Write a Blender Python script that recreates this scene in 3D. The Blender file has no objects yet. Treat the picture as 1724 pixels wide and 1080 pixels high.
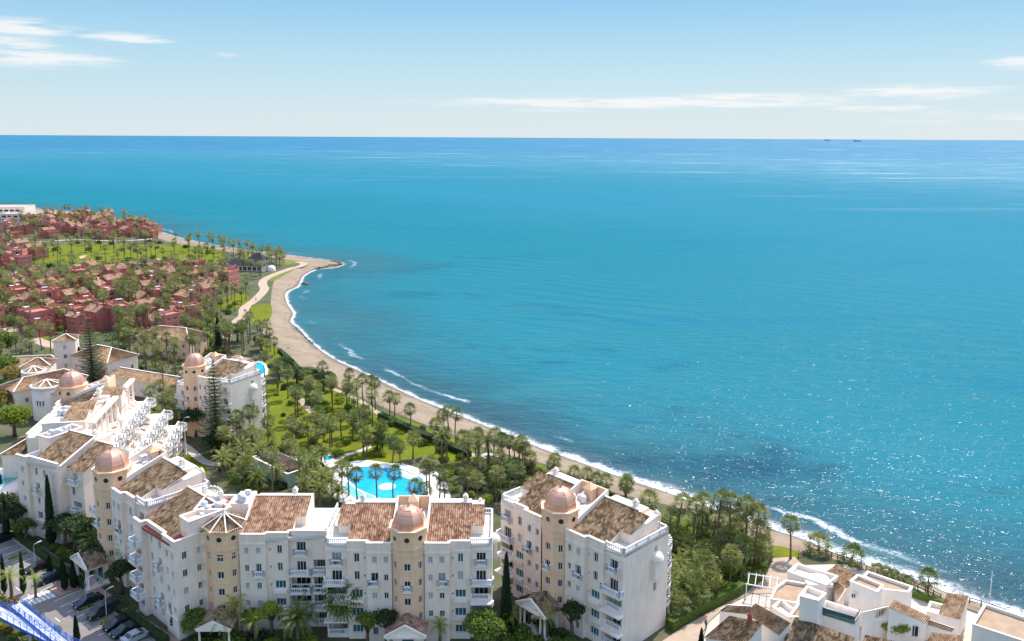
import bpy, bmesh, math, random
import numpy as np
from mathutils import Vector, Matrix, noise as mnoise
from mathutils.geometry import tessellate_polygon

scene = bpy.context.scene
col = scene.collection
R = math.radians
PI = math.pi

# ------------------------------------------------------------------ camera
CAM_H, FPX, PITCH, ROLL, CY = 83.0, 1400.0, R(8.5), R(0.3), 437.5
W0, H0 = 1724.0, 1080.0
cd = bpy.data.cameras.new('camera')
cam = bpy.data.objects.new('camera', cd)
col.objects.link(cam)
cam.location = (0, 0, CAM_H)
cam.rotation_euler = (Matrix.Rotation(PI/2 - PITCH, 4, 'X') @ Matrix.Rotation(ROLL, 4, 'Z')).to_euler()
cd.sensor_fit = 'HORIZONTAL'
cd.sensor_width = 36.0
cd.lens = 36.0*FPX/W0
cd.shift_y = -(H0/2 - CY)/W0
cd.clip_start = 1.0
cd.clip_end = 90000.0
scene.camera = cam

# ------------------------------------------------------------------ sky, sun, exposure
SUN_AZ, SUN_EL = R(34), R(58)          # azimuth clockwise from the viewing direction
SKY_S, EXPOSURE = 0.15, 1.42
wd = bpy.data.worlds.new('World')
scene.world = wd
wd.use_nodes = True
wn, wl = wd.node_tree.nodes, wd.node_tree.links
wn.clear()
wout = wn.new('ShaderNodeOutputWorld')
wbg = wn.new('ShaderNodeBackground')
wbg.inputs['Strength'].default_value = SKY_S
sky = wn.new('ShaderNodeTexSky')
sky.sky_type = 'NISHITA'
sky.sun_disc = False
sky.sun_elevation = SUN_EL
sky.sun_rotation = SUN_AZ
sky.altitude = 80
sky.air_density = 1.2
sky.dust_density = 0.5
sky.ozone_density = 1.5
def wmath(op, a, b=None, c=None):
    n = wn.new('ShaderNodeMath'); n.operation = op
    for i, v in enumerate((a, b, c)):
        if v is None: continue
        if isinstance(v, (int, float)): n.inputs[i].default_value = v
        else: wl.new(v, n.inputs[i])
    return n.outputs[0]
tc = wn.new('ShaderNodeTexCoord')
sx = wn.new('ShaderNodeSeparateXYZ'); wl.new(tc.outputs['Generated'], sx.inputs[0])
az = wmath('ARCTAN2', sx.outputs[0], sx.outputs[1])
el = wmath('ARCSINE', sx.outputs[2])
cx = wn.new('ShaderNodeCombineXYZ')
wl.new(wmath('MULTIPLY', az, 9.0), cx.inputs[0]); wl.new(wmath('MULTIPLY', el, 95.0), cx.inputs[1])
wnz = wn.new('ShaderNodeTexNoise'); wnz.inputs['Scale'].default_value = 1.7; wnz.inputs['Detail'].default_value = 7
wnz.inputs['Roughness'].default_value = 0.62
wl.new(cx.outputs[0], wnz.inputs['Vector'])
nzv = wnz.outputs[0]
def dpx(px, py): return (math.atan((px-862)/FPX), (231.5-py + (px-862)*0.0052)/FPX*0.985)
clouds = None
for (px, py, rx, ry, amp) in [(52, 78, 62, 11, 1.0), (30, 100, 60, 13, .7), (75, 120, 95, 12, .85), (232, 86, 58, 6.5, 1.0),
                              (1075, 178, 290, 8, 1.0), (1260, 173, 120, 9, .8), (1530, 166, 110, 10, .75), (1475, 190, 75, 6, .6),
                              (1700, 129, 42, 9, .8), (1600, 205, 210, 14, .3), (395, 105, 22, 5, .45), (930, 190, 70, 4, .5)]:
    a0, e0 = dpx(px, py)
    da = wmath('DIVIDE', wmath('SUBTRACT', az, a0), rx/FPX)
    de = wmath('DIVIDE', wmath('SUBTRACT', el, e0), ry/FPX)
    d2 = wmath('ADD', wmath('MULTIPLY', da, da), wmath('MULTIPLY', de, de))
    g = wmath('MULTIPLY', wmath('EXPONENT', wmath('MULTIPLY', d2, -0.9)), amp)
    clouds = g if clouds is None else wmath('MAXIMUM', clouds, g)
cm = wn.new('ShaderNodeMapRange'); cm.interpolation_type = 'SMOOTHSTEP'
wl.new(wmath('MULTIPLY', wmath('POWER', clouds, .8), wmath('MULTIPLY_ADD', nzv, 2.6, -.55)), cm.inputs[0])
cm.inputs[1].default_value = .12; cm.inputs[2].default_value = .7; cm.inputs[3].default_value = 0; cm.inputs[4].default_value = .82
mx = wn.new('ShaderNodeMix'); mx.data_type = 'RGBA'
wl.new(cm.outputs[0], mx.inputs['Factor'])
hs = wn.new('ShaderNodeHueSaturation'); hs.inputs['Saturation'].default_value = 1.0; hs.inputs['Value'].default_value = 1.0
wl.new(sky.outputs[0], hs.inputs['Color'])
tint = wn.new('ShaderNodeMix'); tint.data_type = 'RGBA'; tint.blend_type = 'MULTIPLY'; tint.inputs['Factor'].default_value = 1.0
wl.new(hs.outputs[0], tint.inputs['A']); tint.inputs['B'].default_value = (1.14, .97, .89, 1)  # warm tint added to the upper sky to warm the shaded facades
hz = wn.new('ShaderNodeMix'); hz.data_type = 'RGBA'                       # painted low-sky colour ramp over the sky texture, the same all round
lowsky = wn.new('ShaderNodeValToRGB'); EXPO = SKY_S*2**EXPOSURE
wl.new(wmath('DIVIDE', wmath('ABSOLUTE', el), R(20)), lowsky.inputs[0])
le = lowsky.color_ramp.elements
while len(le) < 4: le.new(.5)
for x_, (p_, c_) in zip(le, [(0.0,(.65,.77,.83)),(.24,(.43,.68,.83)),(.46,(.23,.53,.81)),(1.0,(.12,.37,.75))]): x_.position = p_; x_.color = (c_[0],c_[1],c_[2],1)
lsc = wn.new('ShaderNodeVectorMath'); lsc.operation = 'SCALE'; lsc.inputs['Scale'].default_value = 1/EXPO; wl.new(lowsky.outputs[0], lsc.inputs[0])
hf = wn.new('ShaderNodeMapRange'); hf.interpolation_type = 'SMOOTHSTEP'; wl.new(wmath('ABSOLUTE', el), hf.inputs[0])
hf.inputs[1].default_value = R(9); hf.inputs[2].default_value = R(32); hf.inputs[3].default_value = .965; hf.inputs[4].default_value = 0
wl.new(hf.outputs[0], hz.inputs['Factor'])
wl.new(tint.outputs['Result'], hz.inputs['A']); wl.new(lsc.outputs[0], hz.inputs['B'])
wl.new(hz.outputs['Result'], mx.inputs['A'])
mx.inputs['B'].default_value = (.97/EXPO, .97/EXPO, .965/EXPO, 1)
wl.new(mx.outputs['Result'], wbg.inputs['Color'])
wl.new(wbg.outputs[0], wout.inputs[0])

sl = bpy.data.lights.new('sun', 'SUN')
sl.energy = 2.1
sl.angle = R(0.53)
sl.color = (1.0, 0.95, 0.86)
sun = bpy.data.objects.new('sun', sl)
col.objects.link(sun)
sd = Vector((math.sin(SUN_AZ)*math.cos(SUN_EL), math.cos(SUN_AZ)*math.cos(SUN_EL), math.sin(SUN_EL)))
sun.rotation_euler = sd.to_track_quat('Z', 'Y').to_euler()
sun.location = (200, 300, 400)

vs = scene.view_settings
vs.view_transform = 'Standard'; vs.look = 'None'; vs.gamma = 1.0; vs.use_curve_mapping = False
vs.exposure = EXPOSURE
scene.render.engine = 'CYCLES'
scene.cycles.use_denoising = True
try: scene.cycles.denoiser = 'OPENIMAGEDENOISE'
except Exception: pass
scene.cycles.max_bounces = 6
scene.cycles.diffuse_bounces = 3
scene.cycles.glossy_bounces = 3
scene.cycles.transparent_max_bounces = 8
scene.cycles.sample_clamp_indirect = 6.0

# ------------------------------------------------------------------ helpers
GZ = 3.0                                # level of the land behind the beach
def ray(px, py):
    x = (px-862)/FPX; y = -(py-CY)/FPX
    c, s = math.cos(ROLL), math.sin(ROLL)
    x, y = c*x - s*y, s*x + c*y
    return (x, math.cos(PITCH)+y*math.sin(PITCH), -math.sin(PITCH)+y*math.cos(PITCH))
def at(px, py, z=GZ):
    """place on the level z that the photograph shows at pixel px, py"""
    d = ray(px, py); t = (z-CAM_H)/d[2]
    return (d[0]*t, d[1]*t)
def at3(px, py, z): return at(px, py, z) + (z,)
def proj(X, Y, Z):
    Z -= CAM_H
    yc = Y*math.sin(PITCH)+Z*math.cos(PITCH); zc = Y*math.cos(PITCH)-Z*math.sin(PITCH)
    x, y = X/zc, yc/zc
    c, s = math.cos(ROLL), math.sin(ROLL)
    return (862+FPX*(c*x+s*y), CY-FPX*(-s*x+c*y))

class MB:
    def __init__(self): self.v = []; self.f = []; self.m = []; self.uv = {}; self.sm = set()
    def vert(self, p): self.v.append(tuple(p)); return len(self.v)-1
    def face(self, pts, m=0, uv=None, smooth=False):
        i0 = len(self.v); self.v.extend(tuple(p) for p in pts)
        self.f.append(tuple(range(i0, i0+len(pts)))); self.m.append(m)
        if uv is not None: self.uv[len(self.f)-1] = uv
        if smooth: self.sm.add(len(self.f)-1)
    def idx(self, ids, m=0, smooth=False):
        self.f.append(tuple(ids)); self.m.append(m)
        if smooth: self.sm.add(len(self.f)-1)
    def box(self, x0, x1, y0, y1, z0, z1, m=0, bottom=True):
        p = [(x0,y0,z0),(x1,y0,z0),(x1,y1,z0),(x0,y1,z0),(x0,y0,z1),(x1,y0,z1),(x1,y1,z1),(x0,y1,z1)]
        b = len(self.v); self.v.extend(p)
        for q in ((0,1,5,4),(1,2,6,5),(2,3,7,6),(3,0,4,7),(4,5,6,7)) + (((3,2,1,0),) if bottom else ()):
            self.f.append(tuple(b+i for i in q)); self.m.append(m)
    def prism(self, poly, z0, z1, m=0, cap=True, bottom=False, mtop=None):
        """vertical walls under a polygon; z1 may be one height or one per corner"""
        n = len(poly); zt = z1 if isinstance(z1, (list, tuple)) else [z1]*n
        a = sum(poly[i][0]*poly[(i+1)%n][1]-poly[(i+1)%n][0]*poly[i][1] for i in range(n))
        if a < 0: poly = poly[::-1]; zt = list(zt)[::-1]
        b = len(self.v)
        self.v.extend((p[0],p[1],z0) for p in poly); self.v.extend((p[0],p[1],z) for p, z in zip(poly, zt))
        for i in range(n):
            j = (i+1)%n; self.f.append((b+i,b+j,b+n+j,b+n+i)); self.m.append(m)
        if cap:
            if n <= 4: self.f.append(tuple(b+n+i for i in range(n))); self.m.append(m if mtop is None else mtop)
            else:
                for t in tessellate_polygon([[Vector((p[0],p[1],0)) for p in poly]]):
                    q = [poly[k] for k in t]
                    ar = (q[1][0]-q[0][0])*(q[2][1]-q[0][1])-(q[2][0]-q[0][0])*(q[1][1]-q[0][1])
                    t = t if ar > 0 else t[::-1]
                    self.f.append(tuple(b+n+k for k in t)); self.m.append(m if mtop is None else mtop)
        if bottom: self.f.append(tuple(b+n-1-i for i in range(n))); self.m.append(m)
    def bar(self, p, q, w, h, m=0):
        """rectangular beam from p to q, w wide, h high (h measured up from the points)"""
        p, q = Vector(p), Vector(q); d = q-p
        s = Vector((d.y, -d.x, 0))
        s = s.normalized()*w/2 if s.length > 1e-6 else Vector((w/2,0,0))
        up = Vector((0,0,h)) if abs(d.z) < d.length*.99 else Vector((0,h,0))
        c = [p-s,p+s,q+s,q-s]; b = len(self.v)
        self.v.extend(tuple(x) for x in c); self.v.extend(tuple(x+up) for x in c)
        for f in ((0,3,2,1),(4,5,6,7),(0,1,5,4),(1,2,6,5),(2,3,7,6),(3,0,4,7)):
            self.f.append(tuple(b+i for i in f)); self.m.append(m)
    def tube(self, pts, radii, n=6, m=0, cap=True, smooth=True):
        b = len(self.v); k = len(pts)
        for i, (p, r) in enumerate(zip(pts, radii)):
            a = Vector(pts[max(0,i-1)]); c = Vector(pts[min(k-1,i+1)])
            t = (c-a).normalized(); u = t.orthogonal().normalized() if abs(t.z) < .99 else Vector((1,0,0))
            u = (u - t*u.dot(t)).normalized(); w = t.cross(u)
            for j in range(n):
                A = 2*PI*j/n; q = Vector(p)+u*math.cos(A)*r+w*math.sin(A)*r
                self.v.append(tuple(q))
        for i in range(k-1):
            for j in range(n):
                self.idx((b+i*n+j, b+i*n+(j+1)%n, b+(i+1)*n+(j+1)%n, b+(i+1)*n+j), m, smooth)
        if cap:
            self.idx([b+(k-1)*n+j for j in range(n)], m); self.idx([b+n-1-j for j in range(n)], m)
    def lathe(self, prof, n=12, m=0, c=(0,0,0), smooth=True, a0=0.0, squash=1.0):
        """profile [(r,z)] spun about z"""
        b = len(self.v); k = len(prof)
        for r, z in prof:
            for j in range(n):
                A = a0+2*PI*j/n; self.v.append((c[0]+r*math.cos(A), c[1]+r*math.sin(A)*squash, c[2]+z))
        for i in range(k-1):
            for j in range(n):
                self.idx((b+i*n+j, b+i*n+(j+1)%n, b+(i+1)*n+(j+1)%n, b+(i+1)*n+j), m, smooth)
        if prof[-1][0] > 1e-4: self.idx([b+(k-1)*n+j for j in range(n)], m)
    def mesh(self, name, mats):
        me = bpy.data.meshes.new(name)
        me.from_pydata(self.v, [], self.f)
        if not isinstance(mats, (list, tuple)): mats = [mats]
        for mt in mats: me.materials.append(mt)
        if len(mats) > 1: me.polygons.foreach_set('material_index', self.m)
        if self.sm: me.polygons.foreach_set('use_smooth', [i in self.sm for i in range(len(self.f))])
        if self.uv:
            lay = me.uv_layers.new(name='UVMap')
            for fi, uv in self.uv.items():
                for li, c in zip(me.polygons[fi].loop_indices, uv): lay.data[li].uv = c
        me.update()
        return me
    def build(self, name, mats, parent=None, loc=None, rz=None):
        return put(name, self.mesh(name, mats), parent, loc, rz)

def put(name, me, parent=None, loc=None, rz=None, scale=None):
    o = bpy.data.objects.new(name, me); col.objects.link(o)
    if parent is not None: o.parent = parent
    if loc is not None: o.location = loc
    if rz: o.rotation_euler = (0,0,rz)
    if scale is not None: o.scale = scale if isinstance(scale, (tuple, list)) else (scale,)*3
    return o
def tag(o, label, cat=None, group=None, kind=None):
    if label: o['label'] = label
    if cat: o['category'] = cat
    if group: o['group'] = group
    if kind: o['kind'] = kind
    return o
def struct(o, label=None, kind='structure'):
    o['kind'] = kind
    if label: o['label'] = label
    return o
def thing(name, loc, rz=0, label=None, cat=None, group=None, scale=None):
    o = put(name, None, None, loc, rz, scale); o.empty_display_size = .5
    return tag(o, label, cat, group)
def copy_tree(o, parent=None):
    c = o.copy(); col.objects.link(c); c.parent = parent
    for ch in list(o.children): copy_tree(ch, c)
    return c

AUTO = []          # (object, description, category, group): labelled at the end by the landmark beside it
def auto(o, desc, cat, group): AUTO.append((o, desc, cat, group))

def smooth_line(pts, per=6, closed=False):
    P = [np.array(p, float) for p in pts]; n = len(P); out = []
    for i in range(n if closed else n-1):
        g = (lambda k: P[k % n]) if closed else (lambda k: P[min(max(k,0),n-1)])
        p0,p1,p2,p3 = g(i-1),g(i),g(i+1),g(i+2)
        for k in range(per):
            t = k/per
            out.append(.5*((2*p1)+(-p0+p2)*t+(2*p0-5*p1+4*p2-p3)*t*t+(-p0+3*p1-3*p2+p3)*t**3))
    if not closed: out.append(P[-1])
    return [tuple(o) for o in out]
_BB = {}
def in_poly(x, y, poly):
    bb = _BB.get(id(poly))
    if bb is None:
        bb = (min(p[0] for p in poly), max(p[0] for p in poly), min(p[1] for p in poly), max(p[1] for p in poly), poly); _BB[id(poly)] = bb
    if not (bb[0] <= x <= bb[1] and bb[2] <= y <= bb[3]): return False
    c = False; n = len(poly)
    for i in range(n):
        x0,y0 = poly[i][:2]; x1,y1 = poly[i-1][:2]
        if (y0 > y) != (y1 > y) and x < (x1-x0)*(y-y0)/(y1-y0)+x0: c = not c
    return c
def pxpoly(pts, z=GZ): return [at(a, b, z) for a, b in pts]
def sheet(name, polys, z, material, label=None, holes=None, kind='structure', skirt=0.0):
    mb = MB()
    for i, poly in enumerate(polys):
        loops = [[Vector((p[0],p[1],0)) for p in poly]]
        if holes: loops += [[Vector((p[0],p[1],0)) for p in h] for h in holes]
        flat = [q for l in loops for q in l]
        b = len(mb.v); mb.v.extend((q.x,q.y,z) for q in flat)
        for t in tessellate_polygon(loops):
            q = [flat[k] for k in t]
            ar = (q[1]-q[0]).cross(q[2]-q[0]).z
            mb.idx([b+k for k in (t if ar > 0 else t[::-1])])
        if skirt:
            for l in loops:
                for k in range(len(l)):
                    p, q = l[k], l[(k+1) % len(l)]
                    mb.face([(p.x,p.y,z-skirt),(q.x,q.y,z-skirt),(q.x,q.y,z),(p.x,p.y,z)])
    o = mb.build(name, material)
    return struct(o, label, kind) if kind else o
def ribbon(pts, w):
    """polygon of a path w metres wide along pts"""
    L, Rr = [], []
    for i, p in enumerate(pts):
        a = np.array(pts[max(0,i-1)][:2]); b = np.array(pts[min(len(pts)-1,i+1)][:2])
        d = (b-a)/(np.linalg.norm(b-a)+1e-9); n = np.array((-d[1], d[0]))
        ww = w[i] if isinstance(w, (list, tuple)) else w
        L.append(tuple(np.array(p[:2])+n*ww/2)); Rr.append(tuple(np.array(p[:2])-n*ww/2))
    return L + Rr[::-1]

# ------------------------------------------------------------------ materials
def newmat(name):
    m = bpy.data.materials.new(name); m.use_nodes = True
    nt = m.node_tree; return m, nt.nodes, nt.links, nt.nodes['Principled BSDF']
def ramp(nodes, stops):
    r = nodes.new('ShaderNodeValToRGB'); e = r.color_ramp.elements
    while len(e) < len(stops): e.new(.5)
    for x, (p, c) in zip(e, stops): x.position = p; x.color = (c[0],c[1],c[2],1)
    return r
def posnoise(n, l, scale, detail=5, rough=.6, src='Position', stretch=None):
    g = n.new('ShaderNodeNewGeometry'); nz = n.new('ShaderNodeTexNoise')
    nz.inputs['Scale'].default_value = scale; nz.inputs['Detail'].default_value = detail; nz.inputs['Roughness'].default_value = rough
    v = g.outputs['Position']
    if stretch:
        mp = n.new('ShaderNodeMapping'); mp.inputs['Scale'].default_value = stretch; l.new(v, mp.inputs[0]); v = mp.outputs[0]
    l.new(v, nz.inputs['Vector']); return nz.outputs[0]
def mat(name, base, rough=.85, var=.12, scale=.5, spec=.25, metal=0.0, bump=0.0, bscale=6.0, col2=None, streak=0.0):
    m, n, l, b = newmat(name)
    lo = tuple(c*(1-var) for c in base); hi = tuple(min(1,c*(1+var)) for c in (col2 or base))
    f = posnoise(n, l, scale, 6, .65)
    r = ramp(n, [(.3, lo), (.7, hi)]); l.new(f, r.inputs[0]); out = r.outputs[0]
    if streak:                                   # rain streaks and grime running down
        f2 = posnoise(n, l, 1.0, 4, .6, stretch=(1.6,1.6,.22))
        mr = n.new('ShaderNodeMapRange'); l.new(f2, mr.inputs[0])
        mr.inputs[1].default_value = .45; mr.inputs[2].default_value = .8; mr.inputs[3].default_value = 0; mr.inputs[4].default_value = streak
        mm = n.new('ShaderNodeMix'); mm.data_type = 'RGBA'; l.new(mr.outputs[0], mm.inputs['Factor'])
        l.new(out, mm.inputs['A']); mm.inputs['B'].default_value = (base[0]*.45, base[1]*.43, base[2]*.4, 1); out = mm.outputs['Result']
    l.new(out, b.inputs['Base Color'])
    b.inputs['Roughness'].default_value = rough; b.inputs['Metallic'].default_value = metal
    b.inputs['Specular IOR Level'].default_value = spec
    if bump:
        bp = n.new('ShaderNodeBump'); bp.inputs['Strength'].default_value = bump; bp.inputs['Distance'].default_value = .1
        l.new(posnoise(n, l, bscale, 5), bp.inputs['Height']); l.new(bp.outputs[0], b.inputs['Normal'])
    return m
def leafmat(name, a, b2, trans=.35, rough=.55):
    m, n, l, b = newmat(name)
    g = n.new('ShaderNodeNewGeometry'); oi = n.new('ShaderNodeObjectInfo')
    ad = n.new('ShaderNodeMath'); ad.operation = 'MULTIPLY_ADD'; ad.inputs[1].default_value = .55
    l.new(g.outputs['Random Per Island'], ad.inputs[0])
    ml = n.new('ShaderNodeMath'); ml.operation = 'MULTIPLY'; ml.inputs[1].default_value = .45
    l.new(oi.outputs['Random'], ml.inputs[0]); l.new(ml.outputs[0], ad.inputs[2])
    r = ramp(n, [(.1, a), (.9, b2)]); l.new(ad.outputs[0], r.inputs[0])
    l.new(r.outputs[0], b.inputs['Base Color']); b.inputs['Roughness'].default_value = rough
    b.inputs['Specular IOR Level'].default_value = .25
    t = n.new('ShaderNodeBsdfTranslucent')
    hv = n.new('ShaderNodeHueSaturation'); hv.inputs['Hue'].default_value = .485; hv.inputs['Value'].default_value = 1.5; hv.inputs['Saturation'].default_value = 1.1
    l.new(r.outputs[0], hv.inputs['Color']); l.new(hv.outputs[0], t.inputs['Color'])
    mx = n.new('ShaderNodeMixShader'); mx.inputs[0].default_value = trans
    l.new(b.outputs[0], mx.inputs[1]); l.new(t.outputs[0], mx.inputs[2])
    l.new(mx.outputs[0], n['Material Output'].inputs['Surface'])
    return m
def tilemat(name, stops, pu=.36, pv=.62):
    m, n, l, b = newmat(name)
    uv = n.new('ShaderNodeUVMap'); uv.uv_map = 'UVMap'
    mu = n.new('ShaderNodeVectorMath'); mu.operation = 'MULTIPLY'; mu.inputs[1].default_value = (1/pu, 1/pv, 0)
    l.new(uv.outputs[0], mu.inputs[0])
    sxy = n.new('ShaderNodeSeparateXYZ'); l.new(mu.outputs[0], sxy.inputs[0])
    fu = n.new('ShaderNodeMath'); fu.operation = 'FLOOR'; l.new(sxy.outputs[0], fu.inputs[0])
    wc = n.new('ShaderNodeTexWhiteNoise'); wc.noise_dimensions = '1D'; l.new(fu.outputs[0], wc.inputs['W'])
    fv = n.new('ShaderNodeMath'); fv.operation = 'ADD'; l.new(sxy.outputs[1], fv.inputs[0]); l.new(wc.outputs['Value'], fv.inputs[1])
    cxy = n.new('ShaderNodeCombineXYZ'); l.new(fu.outputs[0], cxy.inputs[0]); l.new(fv.outputs[0], cxy.inputs[1])
    fl = n.new('ShaderNodeVectorMath'); fl.operation = 'FLOOR'; l.new(cxy.outputs[0], fl.inputs[0])
    wn_ = n.new('ShaderNodeTexWhiteNoise'); wn_.noise_dimensions = '2D'; l.new(fl.outputs[0], wn_.inputs['Vector'])
    big = posnoise(n, l, .55, 5, .7)
    ad = n.new('ShaderNodeMath'); ad.operation = 'MULTIPLY_ADD'; ad.inputs[1].default_value = .62
    l.new(wn_.outputs['Value'], ad.inputs[0])
    m2 = n.new('ShaderNodeMath'); m2.operation = 'MULTIPLY_ADD'; m2.inputs[1].default_value = 1.1; m2.inputs[2].default_value = -.36
    l.new(big, m2.inputs[0]); l.new(m2.outputs[0], ad.inputs[2])
    r = ramp(n, stops); l.new(ad.outputs[0], r.inputs[0]); l.new(r.outputs[0], b.inputs['Base Color'])
    b.inputs['Roughness'].default_value = .85; b.inputs['Specular IOR Level'].default_value = .2
    return m

MT = {}
MT['white'] = mat('white_stucco', (.91,.745,.61), .9, .07, .35, .2, streak=.26, bump=.05)
MT['trim'] = mat('white_trim', (.90,.785,.67), .85, .05, .8, .25, streak=.14)
MT['cream'] = mat('cream_stucco', (.86,.575,.36), .9, .07, .4, .2, streak=.26, bump=.05)
MT['house'] = mat('whitewash', (.88,.80,.71), .9, .05, .4, .2, streak=.14, bump=.05)
MT['flat'] = mat('flat_roof_membrane', (.66,.60,.52), .9, .12, .6, .2)
MT['redfloor'] = mat('red_terrace_tile', (.34,.10,.07), .8, .15, 1.5)
MT['copper'] = mat('copper_sheet', (.74,.40,.27), .42, .12, .9, .5, metal=.55, bump=.04, bscale=2.0)
MT['frame'] = mat('window_frame_paint', (.78,.77,.75), .5, .03)
MT['railing'] = mat('railing_paint', (.80,.79,.77), .6, .04)
MT['pane'] = mat('window_glass', (.018,.024,.028), .06, .3, .8, .6)
MT['pane_teal'] = mat('teal_window_glass', (.03,.11,.12), .08, .3, .8, .6)
MT['shutter'] = mat('roller_shutter', (.42,.42,.42), .6, .1, .8)
MT['sill_dark'] = mat('dark_metal', (.05,.05,.055), .5, .2)
MT['tile_red'] = tilemat('red_clay_tile', [(.0,(.08,.045,.03)),(.3,(.22,.115,.07)),(.55,(.33,.19,.12)),(.8,(.44,.29,.19)),(1,(.54,.40,.28))])
MT['tile_gold'] = tilemat('weathered_clay_tile', [(.0,(.045,.03,.018)),(.3,(.14,.09,.05)),(.55,(.25,.165,.095)),(.8,(.36,.26,.16)),(1,(.50,.39,.26))])
MT['tile_sand'] = tilemat('sandy_clay_tile', [(.0,(.14,.08,.04)),(.3,(.27,.16,.09)),(.55,(.37,.24,.14)),(.8,(.44,.31,.19)),(1,(.52,.40,.27))])
MT['ac'] = mat('rooftop_unit_metal', (.62,.63,.64), .5, .12, 1.2, .4, metal=.2)
MT['pink1'] = mat('pink_stucco', (.55,.21,.155), .9, .12, .25, .2, streak=.15)
MT['pink2'] = mat('red_stucco', (.47,.16,.12), .9, .12, .25, .2, streak=.15)
MT['pink3'] = mat('salmon_stucco', (.62,.29,.21), .9, .12, .25, .2, streak=.15)
MT['trunk'] = mat('palm_trunk_bark', (.17,.125,.09), .9, .3, 3.0, .1)
MT['bark'] = mat('tree_bark', (.14,.10,.075), .95, .3, 2.0, .1)
MT['fan'] = leafmat('fan_palm_leaf', (.055,.09,.016), (.215,.255,.07), .3, .45)
MT['fan2'] = leafmat('fan_palm_leaf_olive', (.07,.095,.02), (.27,.275,.085), .3, .45)
MT['date'] = leafmat('feather_palm_leaf', (.085,.12,.022), (.29,.30,.08), .3, .45)
MT['dead'] = leafmat('dead_palm_leaf', (.14,.09,.05), (.30,.21,.12), .2, .8)
MT['dark_leaf'] = leafmat('dark_leaf', (.018,.04,.012), (.07,.11,.03), .25)
MT['mid_leaf'] = leafmat('mid_leaf', (.06,.11,.014), (.19,.26,.045), .3)
MT['lime_leaf'] = leafmat('lime_leaf', (.14,.20,.02), (.36,.42,.06), .4)
MT['gold_leaf'] = leafmat('ochre_leaf', (.15,.12,.03), (.36,.27,.07), .35)
MT['cypress'] = leafmat('cypress_leaf', (.012,.03,.013), (.04,.075,.03), .12, .7)
MT['pine'] = leafmat('pine_needles', (.05,.08,.035), (.15,.19,.09), .2, .7)
MT['steel'] = mat('painted_steel', (.55,.56,.57), .45, .08, 1.5, .4)
MT['blue'] = mat('blue_painted_steel', (.02,.10,.45), .45, .15, 1.0, .4)
MT['wood'] = mat('brown_fence_wood', (.14,.085,.055), .85, .25, 2.0)
MT['tyre'] = mat('tyre_rubber', (.02,.02,.02), .8, .1)
MT['rim'] = mat('alloy_rim', (.45,.46,.47), .35, .1, 2.0, .5, metal=.7)
MT['lamp_red'] = mat('red_tail_lamp', (.35,.02,.02), .3, .1)
MT['lamp_clear'] = mat('clear_lamp', (.75,.77,.8), .15, .05, 1, .6)
# ------------------------------------------------------------------ coast line: (water's edge, edge of the vegetation) as seen in the photograph
PAIRS = [(70,352,60,357),(190,366,180,372),(287,397,283,407),(345,410,340,417),(405,420,400,427),(470,428,462,434),
 (525,435,488,439),(562,440,503,441),(576,445,507,443),(560,451,506,445),(532,454,500,450),(510,465,482,460),(500,482,463,472),
 (481,493,458,487),(482,510,456,505),(492,528,455,522),(488,542,452,540),(500,553,442,558),(517,572,458,577),
 (540,592,487,598),(565,608,502,617),(600,624,545,641),(650,648,600,665),(700,672,650,688),(745,690,700,709),
 (800,712,760,732),(860,736,802,749),(918,759,862,768),(985,783,930,786),(1050,807,1000,818),(1111,827,1060,836),
 (1170,848,1130,852),(1230,868,1200,876),(1300,893,1285,917),(1350,909,1347,931),(1400,930,1413,945),(1455,951,1458,962),
 (1540,978,1543,988),(1620,1009,1600,1013),(1690,1032,1650,1032),(1724,1044,1700,1047)]
SH = [at(a, b, 0.0) for a, b, c, d in PAIRS]; IN = [at(c, d, GZ) for a, b, c, d in PAIRS]
SH = [(-1500,1500),(-900,1130)] + SH + [(118,108),(200,30),(420,-180)]
IN = [(-1520,1480),(-915,1110)] + IN + [(108,98),(190,20),(410,-190)]
SHs = smooth_line(SH, 6); INs = smooth_line(IN, 6)

# ---- sea: one sheet to the horizon, finer near the shore
def axis(a, b, step, far0, far1, g=1.22):
    v = list(np.arange(a, b+.1, step)); s = step; x = b
    while x < far1: s *= g; x += s; v.append(min(x, far1))
    s = step; x = a; pre = []
    while x > far0: s *= g; x -= s; pre.append(max(x, far0))
    return np.array(pre[::-1]+v)
X = axis(-330, 175, 2.5, -30000, 30000); Y = axis(90, 700, 2.5, -3000, 31000)
gx, gy = np.meshgrid(X, Y)
px_, py_ = gx.ravel(), gy.ravel()
seg = np.array(SHs)
dist = np.full(px_.shape, 1e9)
for a, b in zip(seg[:-1], seg[1:]):
    ab = b-a; L2 = ab@ab
    t = np.clip(((px_-a[0])*ab[0]+(py_-a[1])*ab[1])/L2, 0, 1)
    dist = np.minimum(dist, np.hypot(px_-a[0]-t*ab[0], py_-a[1]-t*ab[1]))
landp = list(SHs) + [(420,-3500),(-40000,-3500),(-40000,1500)]
ins = np.zeros(px_.shape, bool)
for i in range(len(landp)):
    x0, y0 = landp[i]; x1, y1 = landp[i-1]
    if y0 == y1: continue
    c = ((y0 > py_) != (y1 > py_)) & (px_ < (x1-x0)*(py_-y0)/(y1-y0)+x0)
    ins ^= c
dist = np.where(ins, -dist, dist)
nx, ny = len(X), len(Y)
ids = np.arange(nx*ny).reshape(ny, nx)
q = np.stack([ids[:-1,:-1], ids[:-1,1:], ids[1:,1:], ids[1:,:-1]], -1).reshape(-1,4)
keep = dist[q].max(1) > -6
q = q[keep]
me = bpy.data.meshes.new('sea')
me.vertices.add(nx*ny); me.vertices.foreach_set('co', np.stack([px_, py_, np.zeros_like(px_)], -1).ravel())
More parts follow.
